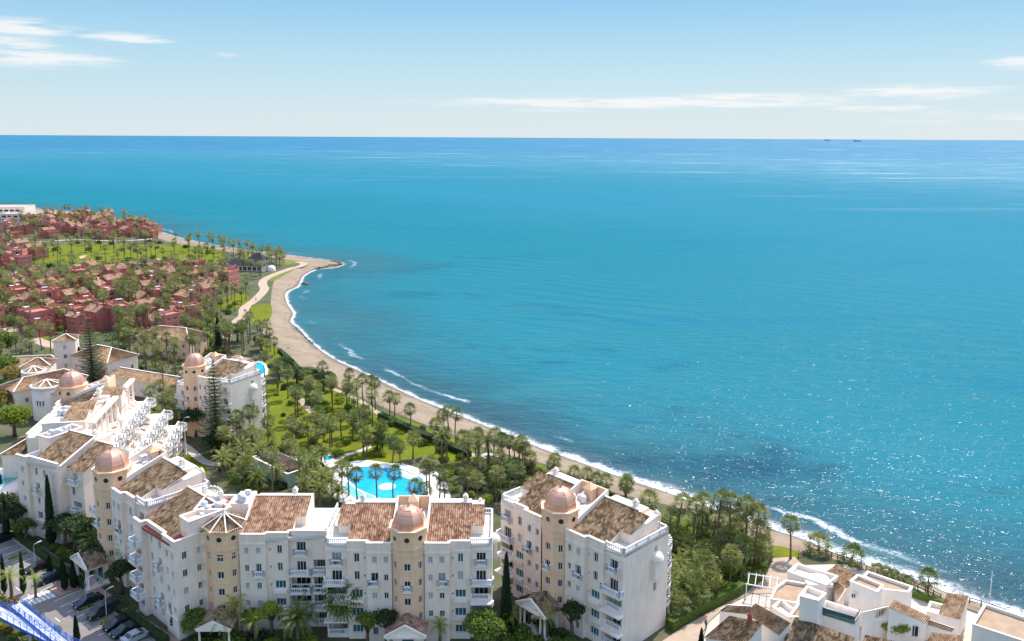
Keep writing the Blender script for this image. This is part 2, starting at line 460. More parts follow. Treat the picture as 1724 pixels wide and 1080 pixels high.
me.loops.add(q.size); me.loops.foreach_set('vertex_index', q.ravel())
me.polygons.add(len(q)); me.polygons.foreach_set('loop_start', np.arange(len(q))*4); me.polygons.foreach_set('loop_total', np.full(len(q),4))
me.update()
at_ = me.attributes.new('shore', 'FLOAT', 'POINT'); at_.data.foreach_set('value', dist.astype(np.float32))

def sea_material():
    m, n, l, b = newmat('sea_water')
    A = n.new('ShaderNodeAttribute'); A.attribute_name = 'shore'; S = A.outputs['Fac']
    geo = n.new('ShaderNodeNewGeometry'); P = geo.outputs['Position']
    def mth(op, a, b_=None, c=None, clamp=False):
        k = n.new('ShaderNodeMath'); k.operation = op; k.use_clamp = clamp
        for i, v in enumerate((a, b_, c)):
            if v is None: continue
            if isinstance(v, (int, float)): k.inputs[i].default_value = v
            else: l.new(v, k.inputs[i])
        return k.outputs[0]
    def nz(scale, detail=4, stretch=(1,1,1), rot=0, rough=.55):
        mp = n.new('ShaderNodeMapping'); mp.inputs['Scale'].default_value = stretch; mp.inputs['Rotation'].default_value = (0,0,rot); l.new(P, mp.inputs[0])
        k = n.new('ShaderNodeTexNoise'); k.inputs['Scale'].default_value = scale; k.inputs['Detail'].default_value = detail; k.inputs['Roughness'].default_value = rough
        l.new(mp.outputs[0], k.inputs['Vector']); return k.outputs[0]
    def rng(v, a, b_, c=0., d=1., sm=True):
        k = n.new('ShaderNodeMapRange'); k.interpolation_type = 'SMOOTHSTEP' if sm else 'LINEAR'; l.new(v, k.inputs[0])
        for i, x in enumerate((a,b_,c,d)): k.inputs[i+1].default_value = x
        return k.outputs[0]
    def mixc(f, a, b_):
        k = n.new('ShaderNodeMix'); k.data_type = 'RGBA'; l.new(f, k.inputs['Factor'])
        for nm, v in (('A', a), ('B', b_)):
            if isinstance(v, tuple): k.inputs[nm].default_value = v+(1,)
            else: l.new(v, k.inputs[nm])
        return k.outputs['Result']
    big = nz(.006, 5, (1,1,1), 0, .6)
    mid = nz(.022, 4, (1,1.6,1), .5)
    Sw = mth('MULTIPLY_ADD', mth('SUBTRACT', big, .5), 140, S)     # wandering depth
    spw = n.new('ShaderNodeSeparateXYZ'); l.new(P, spw.inputs[0])
    c = mixc(rng(Sw, -10, 75), mixc(rng(spw.outputs[0], -100, 0), (.030,.118,.145), (.024,.066,.085)), (.013,.155,.200))   # silty shallows to turquoise
    c = mixc(rng(Sw, 120, 520), c, (.022,.170,.235))
    c = mixc(rng(Sw, 700, 4200), c, (.006,.140,.240))
    spx = n.new('ShaderNodeSeparateXYZ'); l.new(P, spx.inputs[0]); east = rng(spx.outputs[0], -75, 25)
    patch = mth('MULTIPLY', rng(nz(.013, 5, (1,1.5,1), .6, .62), .52, .66), rng(Sw, 170, 10))
    c = mixc(mth('MULTIPLY', mth('MULTIPLY', patch, .85), rng(spx.outputs[0], -90, 0, .15, 1.0)), c, (.004,.052,.095))          # seagrass beds
    sandp = mth('MULTIPLY', rng(mid, .5, .7), rng(S, 220, 10))
    c = mixc(mth('MULTIPLY', sandp, .35), c, (.03,.17,.19))
    calm = mth('MULTIPLY', rng(nz(.0016, 4, (1,5,1), .06, .6), .55, .72), rng(S, 120, 900))      # slicks of calmer water
    streak = rng(nz(.0035, 4, (1,6,1), .0, .6), .56, .68)
    c = mixc(mth('MULTIPLY', streak, .3), c, (.004,.13,.24))
    # foam along the water's edge and one breaking line
    e = nz(.16, 5, (1,1,1), 0, .65); e2 = nz(1.1, 4, (1,1,1), 0, .7); lane = nz(.018, 3)
    edge = mth('MULTIPLY_ADD', mth('SUBTRACT', e, .5), 8.0, mth('MULTIPLY', S, rng(spx.outputs[0], -75, 40, 2.0, .95)))
    f1 = mth('MULTIPLY', rng(edge, 4.6, 1.0), rng(e2, .33, .56))
    s2 = mth('MULTIPLY_ADD', mth('SUBTRACT', nz(.05, 4), .5), 14.0, S)
    b2 = mth('MULTIPLY', mth('MULTIPLY', rng(s2, 7.6, 9.0), rng(s2, 10.8, 9.2)), mth('MULTIPLY', mth('MULTIPLY', rng(lane, .5, .6), rng(spx.outputs[0], -100, 45, .35, 1.0)), rng(e2, .36, .56)))
    foam = mth('MAXIMUM', f1, mth('MULTIPLY', b2, .8), clamp=True)
    wash = mth('MULTIPLY', rng(edge, 9.0, 2.0), .35)
    c = mixc(wash, c, (.13,.15,.15))
    c = mixc(foam, c, (.80,.82,.83))
    # waves: chop at three sizes, and a swell that follows the shore
    w1 = nz(.55, 2, (1,1.5,1), .45, .55); w2 = nz(.12, 3, (1,2.0,1), .5, .55); w3 = nz(2.2, 1, (1,1.2,1), .2, .5)
    sw = mth('SINE', mth('MULTIPLY_ADD', S, .34, mth('MULTIPLY', nz(.02, 1), 11)))
    swa = mth('MULTIPLY', sw, mth('MULTIPLY', rng(nz(.012, 1), .42, .62), rng(S, 420, 60)))
    sp = n.new('ShaderNodeSeparateXYZ'); l.new(P, sp.inputs[0])
    ph = mth('MULTIPLY_ADD', sp.outputs[0], .19, mth('MULTIPLY_ADD', sp.outputs[1], .36, mth('MULTIPLY', nz(.012, 2), 16)))
    sw2 = mth('MULTIPLY', mth('SINE', ph), mth('MULTIPLY', rng(nz(.007, 1), .4, .6), rng(S, 30, 110)))
    swa = mth('ADD', mth('MULTIPLY', swa, .8), mth('MULTIPLY', sw2, 2.6))
    h = mth('ADD', mth('MULTIPLY', w1, .62), mth('ADD', mth('MULTIPLY', w2, 1.9), mth('ADD', mth('MULTIPLY', w3, .13), mth('MULTIPLY', swa, .16))))
    bp = n.new('ShaderNodeBump'); bp.inputs['Strength'].default_value = 1.0; bp.inputs['Distance'].default_value = .55
    l.new(h, bp.inputs['Height'])
    n.remove(b); df = n.new('ShaderNodeBsdfDiffuse'); gs = n.new('ShaderNodeBsdfGlossy'); ms = n.new('ShaderNodeMixShader')
    l.new(c, df.inputs['Color']); l.new(bp.outputs[0], df.inputs['Normal']); l.new(bp.outputs[0], gs.inputs['Normal'])
    l.new(rng(S, 150, 2600, .14, .5), gs.inputs['Roughness'])
    lw = n.new('ShaderNodeLayerWeight'); lw.inputs['Blend'].default_value = .5; l.new(bp.outputs[0], lw.inputs['Normal']); lw0 = n.new('ShaderNodeLayerWeight'); lw0.inputs['Blend'].default_value = .5
    tilt = mth('MULTIPLY', mth('SUBTRACT', lw.outputs['Facing'], lw0.outputs['Facing']), .95)
    base_f = mth('MAXIMUM', mth('ADD', mth('ADD', mth('MULTIPLY', calm, .22), mth('MULTIPLY', rng(S, 40, 1500, .019, .085), rng(nz(.011, 3, (1,2.5,1), .1), .38, .6, .5, 1.6))), tilt), rng(S, 40, 1500, .013, .05))
    l.new(mth('MULTIPLY', base_f, mth('SUBTRACT', 1.0, foam), None, True), ms.inputs[0])   # share of light mirrored by the tilted wave faces
    l.new(df.outputs[0], ms.inputs[1]); l.new(gs.outputs[0], ms.inputs[2]); l.new(ms.outputs[0], n['Material Output'].inputs['Surface'])
    return m
me.materials.append(sea_material())
struct(put('sea', me), 'turquoise sea with small waves reaching to the horizon')

# ---- land sheet and beach
def sand_material():
    m, n, l, b = newmat('beach_sand')
    g = n.new('ShaderNodeNewGeometry'); s = n.new('ShaderNodeSeparateXYZ'); l.new(g.outputs['Position'], s.inputs[0])
    f = posnoise(n, l, .12, 8, .7); f2 = posnoise(n, l, 1.4, 5, .7)
    r = ramp(n, [(.3,(.215,.16,.11)),(.5,(.29,.22,.155)),(.72,(.35,.275,.20))]); l.new(f, r.inputs[0])
    mm = n.new('ShaderNodeMix'); mm.data_type = 'RGBA'; mm.blend_type = 'MULTIPLY'; mm.inputs['Factor'].default_value = .5
    r2 = ramp(n, [(.3,(.72,.72,.72)),(.6,(1,1,1))]); l.new(f2, r2.inputs[0])
    l.new(r.outputs[0], mm.inputs['A']); l.new(r2.outputs[0], mm.inputs['B'])
    # wet strip just above the water and a dark line of seaweed
    ad = n.new('ShaderNodeMath'); ad.operation = 'MULTIPLY_ADD'; ad.inputs[1].default_value = 1.1; l.new(posnoise(n, l, .09, 4), ad.inputs[0]); l.new(s.outputs[2], ad.inputs[2])
    wet = n.new('ShaderNodeMapRange'); l.new(ad.outputs[0], wet.inputs[0]); wet.inputs[1].default_value = 1.15; wet.inputs[2].default_value = .8
    mw = n.new('ShaderNodeMix'); mw.data_type = 'RGBA'; l.new(wet.outputs[0], mw.inputs['Factor']); l.new(mm.outputs['Result'], mw.inputs['A']); mw.inputs['B'].default_value = (.17,.14,.115,1)
    k = n.new('ShaderNodeMath'); k.operation = 'COMPARE'; k.inputs[1].default_value = 1.62; k.inputs[2].default_value = .05; l.new(ad.outputs[0], k.inputs[0])
    k2 = n.new('ShaderNodeMath'); k2.operation = 'MULTIPLY'; l.new(k.outputs[0], k2.inputs[0])
    thr = n.new('ShaderNodeMapRange'); l.new(posnoise(n, l, .6, 5, .7), thr.inputs[0]); thr.inputs[1].default_value = .48; thr.inputs[2].default_value = .6; l.new(thr.outputs[0], k2.inputs[1])
    ms = n.new('ShaderNodeMix'); ms.data_type = 'RGBA'; l.new(k2.outputs[0], ms.inputs['Factor']); l.new(mw.outputs['Result'], ms.inputs['A']); ms.inputs['B'].default_value = (.11,.085,.06,1)
    l.new(ms.outputs['Result'], b.inputs['Base Color'])
    b.inputs['Roughness'].default_value = .95; b.inputs['Specular IOR Level'].default_value = .15
    bp = n.new('ShaderNodeBump'); bp.inputs['Strength'].default_value = .5; bp.inputs['Distance'].default_value = .25
    l.new(f2, bp.inputs['Height']); l.new(bp.outputs[0], b.inputs['Normal'])
    return m
MT['sand'] = sand_material()
mb = MB(); prof = [(-.12,2.7),(0,2.985),(.15,2.75),(.35,2.3),(.55,1.75),(.72,1.15),(.86,.55),(1.0,.12),(1.12,-.25),(1.5,-1.6)]
n_ = len(prof)
for i, (s_, a_) in enumerate(zip(SHs, INs)):
    for k, (v, z) in enumerate(prof):
        x = a_[0]+(s_[0]-a_[0])*v; y = a_[1]+(s_[1]-a_[1])*v
        if 0 < v < 1: z += .28*(mnoise.noise(Vector((x*.12,y*.12,3)))) + .1*mnoise.noise(Vector((x*.5,y*.5,9)))
        mb.vert((x,y,z))
for i in range(len(SHs)-1):
    for k in range(n_-1):
        a = i*n_+k; mb.idx((a, a+1, a+n_+1, a+n_), 0, True)
beach = struct(mb.build('beach', MT['sand']), 'pale sand beach curving along the sea')
gm, gn, gl, gb = newmat('garden_soil')
r = ramp(gn, [(.28,(.045,.055,.02)),(.5,(.075,.085,.03)),(.62,(.12,.10,.06)),(.78,(.17,.14,.09))]); gl.new(posnoise(gn, gl, .09, 8, .7), r.inputs[0])
gl.new(r.outputs[0], gb.inputs['Base Color']); gb.inputs['Roughness'].default_value = 1
land = list(INs) + [(410,-1200),(-6000,-1200),(-6000,1480)]
sheet('ground', [land], GZ, gm, 'dark planted soil under the gardens')

# ---- lawns, paths, paving
def grassmat(name, a, b2, sc=.25):
    m, n, l, b = newmat(name)
    r = ramp(n, [(.3,a),(.7,b2)]); l.new(posnoise(n, l, sc, 7, .68), r.inputs[0])
    r2 = ramp(n, [(.35,(.75,.75,.7)),(.6,(1,1,1))]); l.new(posnoise(n, l, 5.0, 3, .7), r2.inputs[0])
    mm = n.new('ShaderNodeMix'); mm.data_type = 'RGBA'; mm.blend_type = 'MULTIPLY'; mm.inputs['Factor'].default_value = 1
    l.new(r.outputs[0], mm.inputs['A']); l.new(r2.outputs[0], mm.inputs['B']); l.new(mm.outputs['Result'], b.inputs['Base Color'])
    b.inputs['Roughness'].default_value = .9; b.inputs['Specular IOR Level'].default_value = .1
    bp = n.new('ShaderNodeBump'); bp.inputs['Strength'].default_value = .4; bp.inputs['Distance'].default_value = .1
    l.new(posnoise(n, l, 3.0, 4), bp.inputs['Height']); l.new(bp.outputs[0], b.inputs['Normal'])
    return m
MT['grass'] = grassmat('lawn_grass', (.10,.135,.006), (.19,.205,.012))
MT['grass2'] = grassmat('dry_lawn_grass', (.14,.16,.03), (.22,.22,.05))
MT['paving'] = mat('pale_paving', (.50,.45,.39), .9, .12, .8, .2, bump=.1)
MT['sandpath'] = mat('sandy_path', (.42,.325,.24), .95, .14, .5, .15, bump=.2)
MT['deck'] = mat('white_pool_deck', (.80,.76,.72), .85, .05, .8, .2)
MT['asphalt'] = mat('asphalt', (.23,.205,.185), .9, .16, .5, .2, bump=.15, bscale=12)
MT['pinkpave'] = mat('pink_footway_paving', (.40,.25,.20), .9, .15, 1.2, .2, bump=.1)
MT['line'] = mat('white_road_paint', (.72,.72,.70), .8, .15, 3.0)
MT['kerb'] = mat('kerb_stone', (.42,.39,.34), .9, .12, 1.5)
LAWNS = [
 ([(452,648),(500,640),(548,652),(600,676),(650,700),(708,722),(768,752),(806,772),(770,779),(715,770),(660,781),(600,778),(540,768),(490,772),(440,760),(452,700)], 'bright green lawn between the palms and the pool'),
 ([(646,694),(700,713),(760,737),(800,751),(806,762),(760,748),(700,727),(646,704)], 'narrow lawn between the beach and the garden hedge'),
 ([(48,440),(80,416),(150,410),(255,412),(330,414),(378,426),(360,446),(300,440),(240,436),(180,444),(110,446)], 'golf lawn between the two groups of red houses'),
 ([(422,518),(440,513),(456,514),(456,534),(440,542),(420,543),(424,530)], 'round lawn beside the beach promenade'),
 ([(337,533),(361,529),(359,561),(336,563)], 'lawn below the nearest red houses'),
 ([(364,506),(396,496),(416,494),(414,512),(372,522)], 'lawn between red houses and promenade'),
 ([(434,578),(452,576),(470,588),(500,616),(478,614),(452,598)], 'green lawn strip at the edge of the beach'),
 ([(1098,944),(1140,940),(1168,962),(1120,986)], 'lawn beside the right-hand block'),
 ([(1104,902),(1124,900),(1140,918),(1110,926)], 'small lawn behind the right-hand block'),
 ([(292,778),(322,768),(352,790),(330,802),(300,795)], 'lawn beside the white garden path'),
 ([(20,690),(44,672),(50,690),(40,700)], 'small lawn by the upper left pool'),
 ([(406,428),(420,429),(424,434),(410,437)], 'patch of grass at the start of the point'),
 ([(476,438),(500,440.5),(488,446),(474,445)], 'grass on the sandy point'),
 ([(455,468),(486,453),(500,450),(470,468),(458,474)], 'grass verge along the promenade'),
 ([(428,612),(452,604),(452,632),(430,632)], 'lawn beside the far turquoise pool'),
 ([(1290,922),(1316,920),(1346,932),(1340,940),(1300,936)], 'low green ground cover at the edge of the beach'),
 ([(60,560),(86,566),(80,572),(48,566)], 'grass beside the village road'),
]
for poly, lab in LAWNS:
    P2 = smooth_line(pxpoly(poly), 4, True)
    sheet('lawn', [P2], GZ+.02, MT['grass2'] if 'dry' in lab or 'verge' in lab or 'point' in lab else MT['grass'], lab)
prom = smooth_line(pxpoly([(500,441.5),(512,444),(505,449),(488,453),(452,467),(442,477),(445,488),(431,504),(412,519),(410,532),(397,543),(384,562),(372,572)]), 6)
sheet('promenade', [ribbon(prom, 4.6)], GZ+.04, MT['sandpath'], 'pale promenade winding along the beach')
bp_ = smooth_line(pxpoly([(560,655),(600,672),(640,698),(672,713),(700,727),(750,748),(785,762),(806,770),(840,778)]), 6)
sheet('beach_path', [ribbon(bp_, 1.7)], GZ+.05, MT['sandpath'], 'narrow beach path behind the lawn')
gp = smooth_line(pxpoly([(284,737),(312,752),(345,778),(378,782),(420,775),(446,772),(500,772),(540,777),(562,786)]), 6)
sheet('garden_path', [ribbon(gp, 2.2)], GZ+.06, MT['paving'], 'white paved path from the buildings to the pool')
gp2 = smooth_line(pxpoly([(556,780),(580,768),(605,760),(625,752)]), 6)
sheet('garden_path', [ribbon(gp2, 1.6)], GZ+.064, MT['paving'], 'short white path leading off the pool deck')
gp3 = smooth_line(pxpoly([(802,774),(820,765),(845,772),(862,790)]), 6)
sheet('garden_path', [ribbon(gp3, 1.4)], GZ+.06, MT['paving'], 'pale path through the palms right of the pool')
gp4 = smooth_line(pxpoly([(505,672),(520,690),(535,702)]), 6)
sheet('garden_path', [ribbon(gp4, 2.0)], GZ+.06, MT['sandpath'], 'sandy path across the upper lawn')
vr = smooth_line(pxpoly([(-30,548),(10,552),(45,566),(80,580),(120,590)]), 6)
sheet('village_road', [ribbon(vr, 5)], GZ+.04, MT['sandpath'], 'sandy road in front of the red village')
vw = smooth_line(pxpoly([(60,408),(130,404),(200,406),(262,402)]), 6)
sheet('village_path', [ribbon(vw, 4)], GZ+.04, MT['paving'], 'pale path behind the golf lawn')
bunk = smooth_line(pxpoly([(134,432),(146,430),(142,434),(136,436)]), 4, True)
sheet('bunker', [bunk], GZ+.05, MT['sandpath'], 'pale sand bunker in the golf lawn')
lane = pxpoly([(1100,1090),(1150,1056),(1230,1012),(1284,976),(1299,940),(1338,938),(1360,960),(1330,972),(1300,1000),(1262,1000),(1224,1020),(1190,1050),(1180,1090)])
sheet('lane', [lane], GZ+.03, MT['sandpath'], 'sandy lane between the palm hedge and the white houses')
yard = pxpoly([(1180,1092),(1192,1050),(1226,1020),(1264,1001),(1302,1001),(1332,973),(1352,952),(1420,950),(1470,966),(1545,990),(1600,1018),(1650,1036),(1760,1060),(1760,1100)])
sheet('courtyard', [yard], GZ+.02, MT['paving'], 'pale paving around the white houses')
rot_terr = pxpoly([(352,632),(372,608),(400,598),(428,606),(424,640),(390,650)])
sheet('terrace', [rot_terr], GZ+.03, mat('terracotta_paving', (.42,.24,.17), .9, .15, .8), 'terracotta terrace beside the far pool')

# car park
walk_in = [(-40,868),(0,894),(40,922),(83,952),(137,991),(185,1028),(259,1077),(300,1104)]
lot = pxpoly(walk_in + [(120,1104),(83,1050),(66,1036),(40,1022),(14,1010),(-40,985)])
sheet('car_park', [lot], GZ+.02, MT['asphalt'], 'grey asphalt car park in front of the left blocks')
wl_ = [at(a,b) for a,b in walk_in]
fw = ribbon([(x+1.2*.62, y+1.2*.78) for x, y in wl_], 2.2)
mbk = sheet('footway', [fw], GZ+.14, MT['pinkpave'], 'pink paved footway beside the car park', skirt=.14)
mbk = MB()
for p, q in zip(wl_[:-1], wl_[1:]): mbk.bar((p[0],p[1],GZ),(q[0],q[1],GZ), .22, .15)
struct(mbk.build('kerb', MT['kerb']), 'stone kerb along the car park')
# ------------------------------------------------------------------ building kit
WC = {}
rw = random.Random(5)
def win_mesh(w, h, pane='pane', mull=1, arch=False):
    k = (round(w,2), round(h,2), pane, mull, arch)
    if k in WC: return WC[k]
    f = MB(); t = .07
    if arch:
        n = 8; pts = [(w/2*math.cos(PI*i/n), h/2-w/2+w/2*math.sin(PI*i/n)) for i in range(n+1)]
        outer = [(-w/2,-h/2),(w/2,-h/2)] + pts[0:] ; 
        inner = [(x*(1-2*t/w), (z+h/2)*(1-1.2*t/h)-h/2+t*.6) for x, z in outer]
        for i in range(len(outer)):
            j = (i+1) % len(outer); a, b_, c, d = outer[i], outer[j], inner[j], inner[i]
            f.face([(a[0],0,a[1]),(b_[0],0,b_[1]),(c[0],0,c[1]),(d[0],0,d[1])])
        p = MB(); p.face([(x,.02,z) for x, z in inner])
    else:
        f.box(-w/2,-w/2+t,-.02,.06,-h/2,h/2); f.box(w/2-t,w/2,-.02,.06,-h/2,h/2)
        f.box(-w/2+t,w/2-t,-.02,.06,-h/2,-h/2+t); f.box(-w/2+t,w/2-t,-.02,.06,h/2-t,h/2)
        f.box(-w/2-.07,w/2+.07,-.21,-.0201,-h/2-.02,-h/2+.05)      # sill
        for i in range(mull):
            x = -w/2+w*(i+1)/(mull+1); f.box(x-t/2,x+t/2,-.018,.06,-h/2+t,h/2-t)
        p = MB(); p.face([(-w/2+.02,.03,-h/2+.02),(w/2-.02,.03,-h/2+.02),(w/2-.02,.03,h/2-.02),(-w/2+.02,.03,h/2-.02)])
    WC[k] = (f.mesh('window_frame', MT['frame']), p.mesh('pane', MT[pane]))
    return WC[k]

def plain_win(w, h):
    k = (round(w,2), round(h,2), 'plain')
    if k not in WC:
        f = MB(); f.face([(-w/2,.03,-h/2),(w/2,.03,-h/2),(w/2,.03,h/2),(-w/2,.03,h/2)], 1)
        f.box(-.04,.04,-.02,.03,-h/2,h/2,0); f.box(-w/2-.07,w/2+.07,-.3,.02,-h/2-.06,-h/2+.04,0); f.box(-w/2,w/2,-.02,.03,h/2-.1,h/2,0)
        WC[k] = f.mesh('window', [MT['frame'], MT['pane']])
    return WC[k]
class Bld:
    """one building: an Empty with its parts"""
    plain = False
    def __init__(self, name, loc, rz=0, label=None, cat='building', scale=1.0, wall='white', group=None):
        self.root = thing(name, loc, rz, label, cat, group, scale)
        self.w = MB(); self.mats = [MT[wall], MT['cream'], MT['trim'], MT['flat'], MT['redfloor']]
    def panes(self):
        r = rw.random(); return 'pane' if r < .55 else ('pane_teal' if r < .72 else 'shutter')
    def window(self, x, y, z, ang, w, h, pane=None, mull=None, arch=False):
        if self.plain: return put('window', plain_win(w, h), self.root, (x,y,z), ang)
        f, p = win_mesh(w, h, pane or self.panes(), (0 if w < .55 else 1 if w < 1.3 else 2) if mull is None else mull, arch)
        o = put('window', f, self.root, (x,y,z), ang); put('pane', p, o)
        return o
    def facade(self, p0, p1, z0, z1, ops=(), m=0, depth=.28):
        """wall from p0 to p1 (left to right seen from outside) with openings (u, z, w, h, kind)"""
        p0 = np.array(p0[:2], float); p1 = np.array(p1[:2], float); L = np.linalg.norm(p1-p0); d = (p1-p0)/L; nrm = np.array((d[1],-d[0]))
        ang = math.atan2(d[1], d[0])
        P = lambda u, z, k=0.: (p0[0]+d[0]*u-nrm[0]*k, p0[1]+d[1]*u-nrm[1]*k, z)
        ops = [o for o in ops if o[2] < L]
        us = sorted({0., L} | {round(o[0]+s*o[2]/2, 4) for o in ops for s in (-1,1)}); zs = sorted({z0, z1} | {round(o[1]+s*o[3]/2, 4) for o in ops for s in (-1,1)})
        for a, b_ in zip(us[:-1], us[1:]):
            run = None
            for c, e in zip(zs[:-1], zs[1:]):
                hole = any(abs((a+b_)/2-o[0]) < o[2]/2 and abs((c+e)/2-o[1]) < o[3]/2 for o in ops)
                if hole:
                    if run: self.w.face([P(a,run[0]),P(b_,run[0]),P(b_,run[1]),P(a,run[1])], m); run = None
                else: run = (run[0] if run else c, e)
            if run: self.w.face([P(a,run[0]),P(b_,run[0]),P(b_,run[1]),P(a,run[1])], m)
        for o in ops:
            u, z, w, h = o[:4]; kind = o[4] if len(o) > 4 else 'w'
            dp = 1.5 if kind == 'log' else .5 if kind == 'deep' else depth
            a, b_, c, e = u-w/2, u+w/2, z-h/2, z+h/2
            for q in ((P(a,c),P(a,c,dp),P(a,e,dp),P(a,e)), (P(b_,c,dp),P(b_,c),P(b_,e),P(b_,e,dp)), (P(a,e),P(a,e,dp),P(b_,e,dp),P(b_,e)), (P(a,c,dp),P(a,c),P(b_,c),P(b_,c,dp))):
                self.w.face(q, m)
            c3 = P(u, z, dp-.07)
            if kind == 'log':
                self.w.face([P(a,c,dp),P(b_,c,dp),P(b_,e,dp),P(a,e,dp)], m)
                self.window(*P(u, c+min(1.05,h/2-.05), dp-.04), ang, w*.72, min(2.0,h-.15), rw.choice(['shutter','pane','pane_teal']), 2)
                self.balus([P(a,c,.15)[:2], P(b_,c,.15)[:2]], c)
            elif kind == 'blind': self.w.face([P(a,c,dp-.02),P(b_,c,dp-.02),P(b_,e,dp-.02),P(a,e,dp-.02)], m)
            elif kind == 'arch': self.window(*P(u,z,dp-.1), ang, w, h, 'pane', 0, True); self.w.face([P(a,c,dp),P(b_,c,dp),P(b_,e,dp),P(a,e,dp)], m)
            else: self.window(*c3, ang, w, h, kind if kind in ('pane','pane_teal','shutter') else None)
    def band(self, pts, z, h=.25, out=.12, closed=False, m=0):
        """a moulding that runs along a line of wall corners, proud by out"""
        n = len(pts); T = MB()
        for i in range(n if closed else n-1):
            a, b_ = np.array(pts[i][:2], float), np.array(pts[(i+1)%n][:2], float); d = (b_-a)/np.linalg.norm(b_-a); nr = np.array((d[1],-d[0]))
            w = out+.14; off = nr*(out-w/2)
            a2 = a-d*.02+off; b2 = b_+d*.02+off
            T.bar((a2[0],a2[1],z+.003*i), (b2[0],b2[1],z+.003*i), w, h, m)
        T.build('cornice', MT['trim'], self.root)
    def parapet(self, pts, z0, z1, closed=False, th=.3):
        n = len(pts); T = MB()
        for i in range(n if closed else n-1):
            a, b_ = np.array(pts[i][:2], float), np.array(pts[(i+1)%n][:2], float); d = (b_-a)/np.linalg.norm(b_-a); nr = np.array((d[1],-d[0]))
            off = nr*(.04-th/2); a2 = a-d*.03+off; b2 = b_+d*.03+off
            T.bar((a2[0],a2[1],z0), (b2[0],b2[1],z0), th, z1-z0+.002*i, 1)
            T.bar((a2[0],a2[1],z1), (b2[0],b2[1],z1), th+.16, .12+.003*i, 0)
        T.build('parapet', [MT['trim'], self.mats[0]], self.root)
    def balus(self, pts, z, h=.95, step=.3, parent=None):
        """balustrade along a line, standing on z"""
        T = MB()
        for i in range(len(pts)-1):
            a, b_ = np.array(pts[i][:2], float), np.array(pts[i+1][:2], float); L = np.linalg.norm(b_-a)
            if L < .05: continue
            d = (b_-a)/L; e = .004*(i % 3)
            T.bar((a[0],a[1],z+.02+e),(b_[0],b_[1],z+.02+e), .2, .16); T.bar((a[0],a[1],z+h-.14+e),(b_[0],b_[1],z+h-.14+e), .24, .14)
            k = max(1, int(L/step))
            for j in range(k+1):
                p = a+d*L*j/k; big = (j % 9 == 0) or j == k
                r = .13 if big else .055
                T.box(p[0]-r,p[0]+r,p[1]-r,p[1]+r,z+.1,z+h-.08+(.14 if big else 0),0,False)
        if T.f: T.build('balustrade', MT['railing'], parent or self.root)
    def balcony(self, p0, p1, z, out=1.1, rail=True, th=.22):
        p0 = np.array(p0[:2], float); p1 = np.array(p1[:2], float); d = (p1-p0)/np.linalg.norm(p1-p0); nr = np.array((d[1],-d[0]))
        q = [p0-nr*.05, p1-nr*.05, p1+nr*out, p0+nr*out]
        T = MB(); T.prism([tuple(x) for x in q], z-th, z, 0, True, True); o = T.build('balcony', MT['trim'], self.root)
        if rail:
            i = .12; self.balus([tuple(p0+nr*.05+d*i), tuple(p0+nr*(out-i)+d*i), tuple(p1+nr*(out-i)-d*i), tuple(p1+nr*.05-d*i)], z, parent=o)
    def round_balcony(self, c, r, z, a0, a1, n=14, th=.3, rail=True):
        pts = [(c[0]+r*math.cos(a0+(a1-a0)*i/n), c[1]+r*math.sin(a0+(a1-a0)*i/n)) for i in range(n+1)]
        T = MB(); T.prism(pts+[tuple(c[:2])], z-th, z, 0, True, True); o = T.build('balcony', MT['trim'], self.root)
        if rail: self.balus([(c[0]+(x-c[0])*.95, c[1]+(y-c[1])*.95) for x, y in pts], z, step=.4, parent=o)
    def column(self, x, y, z0, z1, r=.22, name='column'):
        m_ = MB(); m_.lathe([(r*1.4,0),(r*1.4,.2),(r,.3),(r*.88,z1-z0-.3),(r*1.35,z1-z0-.2),(r*1.35,z1-z0)], 10, 0, (x,y,z0)); m_.build(name, MT['trim'], self.root)
    def roof(self, e0, e1, r1, r0, tile='tile_gold', th=.14, name='roof', pitch=.36):
        """corrugated clay roof: eave e0->e1, upper edge r0->r1 (all 3-D)"""
        e0, e1, r1, r0 = (np.array(p, float) for p in (e0,e1,r1,r0))
        Lu = max(np.linalg.norm(e1-e0), np.linalg.norm(r1-r0)); Lv = max(np.linalg.norm(r0-e0), np.linalg.norm(r1-e1))
        nu = max(4, int(round(Lu/pitch)))*4; nv = max(2, int(round(Lv/.9)))
        nr = np.cross(e1-e0, r0-e0); 
        if np.linalg.norm(nr) < 1e-6: nr = np.cross(e1-e0, r1-e0)
        nr /= np.linalg.norm(nr)
        if nr[2] < 0: nr = -nr
        mb = MB(); st = .02
        for j in range(nv):
            v0, v1 = j/nv, (j+1)/nv
            for k, v in ((0, v0), (1, v1)):
                for i in range(nu+1):
                    u = i/nu; a = e0+(e1-e0)*u; b_ = r0+(r1-r0)*u
                    h = .1*math.cos(2*PI*i/4) + (st if k == 0 else 0)
                    mb.vert(a+(b_-a)*v + nr*(h+.06))
        W = nu+1
        for j in range(nv):
            base = j*2*W
            for i in range(nu):
                mb.f.append((base+i, base+i+1, base+W+i+1, base+W+i)); mb.m.append(0)
                u0, u1 = i/nu*Lu, (i+1)/nu*Lu; mb.uv[len(mb.f)-1] = ((u0,j/nv*Lv),(u1,j/nv*Lv),(u1,(j+1)/nv*Lv-.001),(u0,(j+1)/nv*Lv-.001))
        k = len(mb.v)                       # slab under the tiles
        dn = nr*th
        c = [e0,e1,r1,r0]; mb.v.extend(tuple(p-dn) for p in c); mb.v.extend(tuple(p+nr*.01) for p in c)
        for f in ((0,3,2,1),(0,1,5,4),(1,2,6,5),(2,3,7,6),(3,0,4,7)): mb.f.append(tuple(k+i for i in f)); mb.m.append(1)
        return mb.build(name, [MT[tile], MT['trim']], self.root)
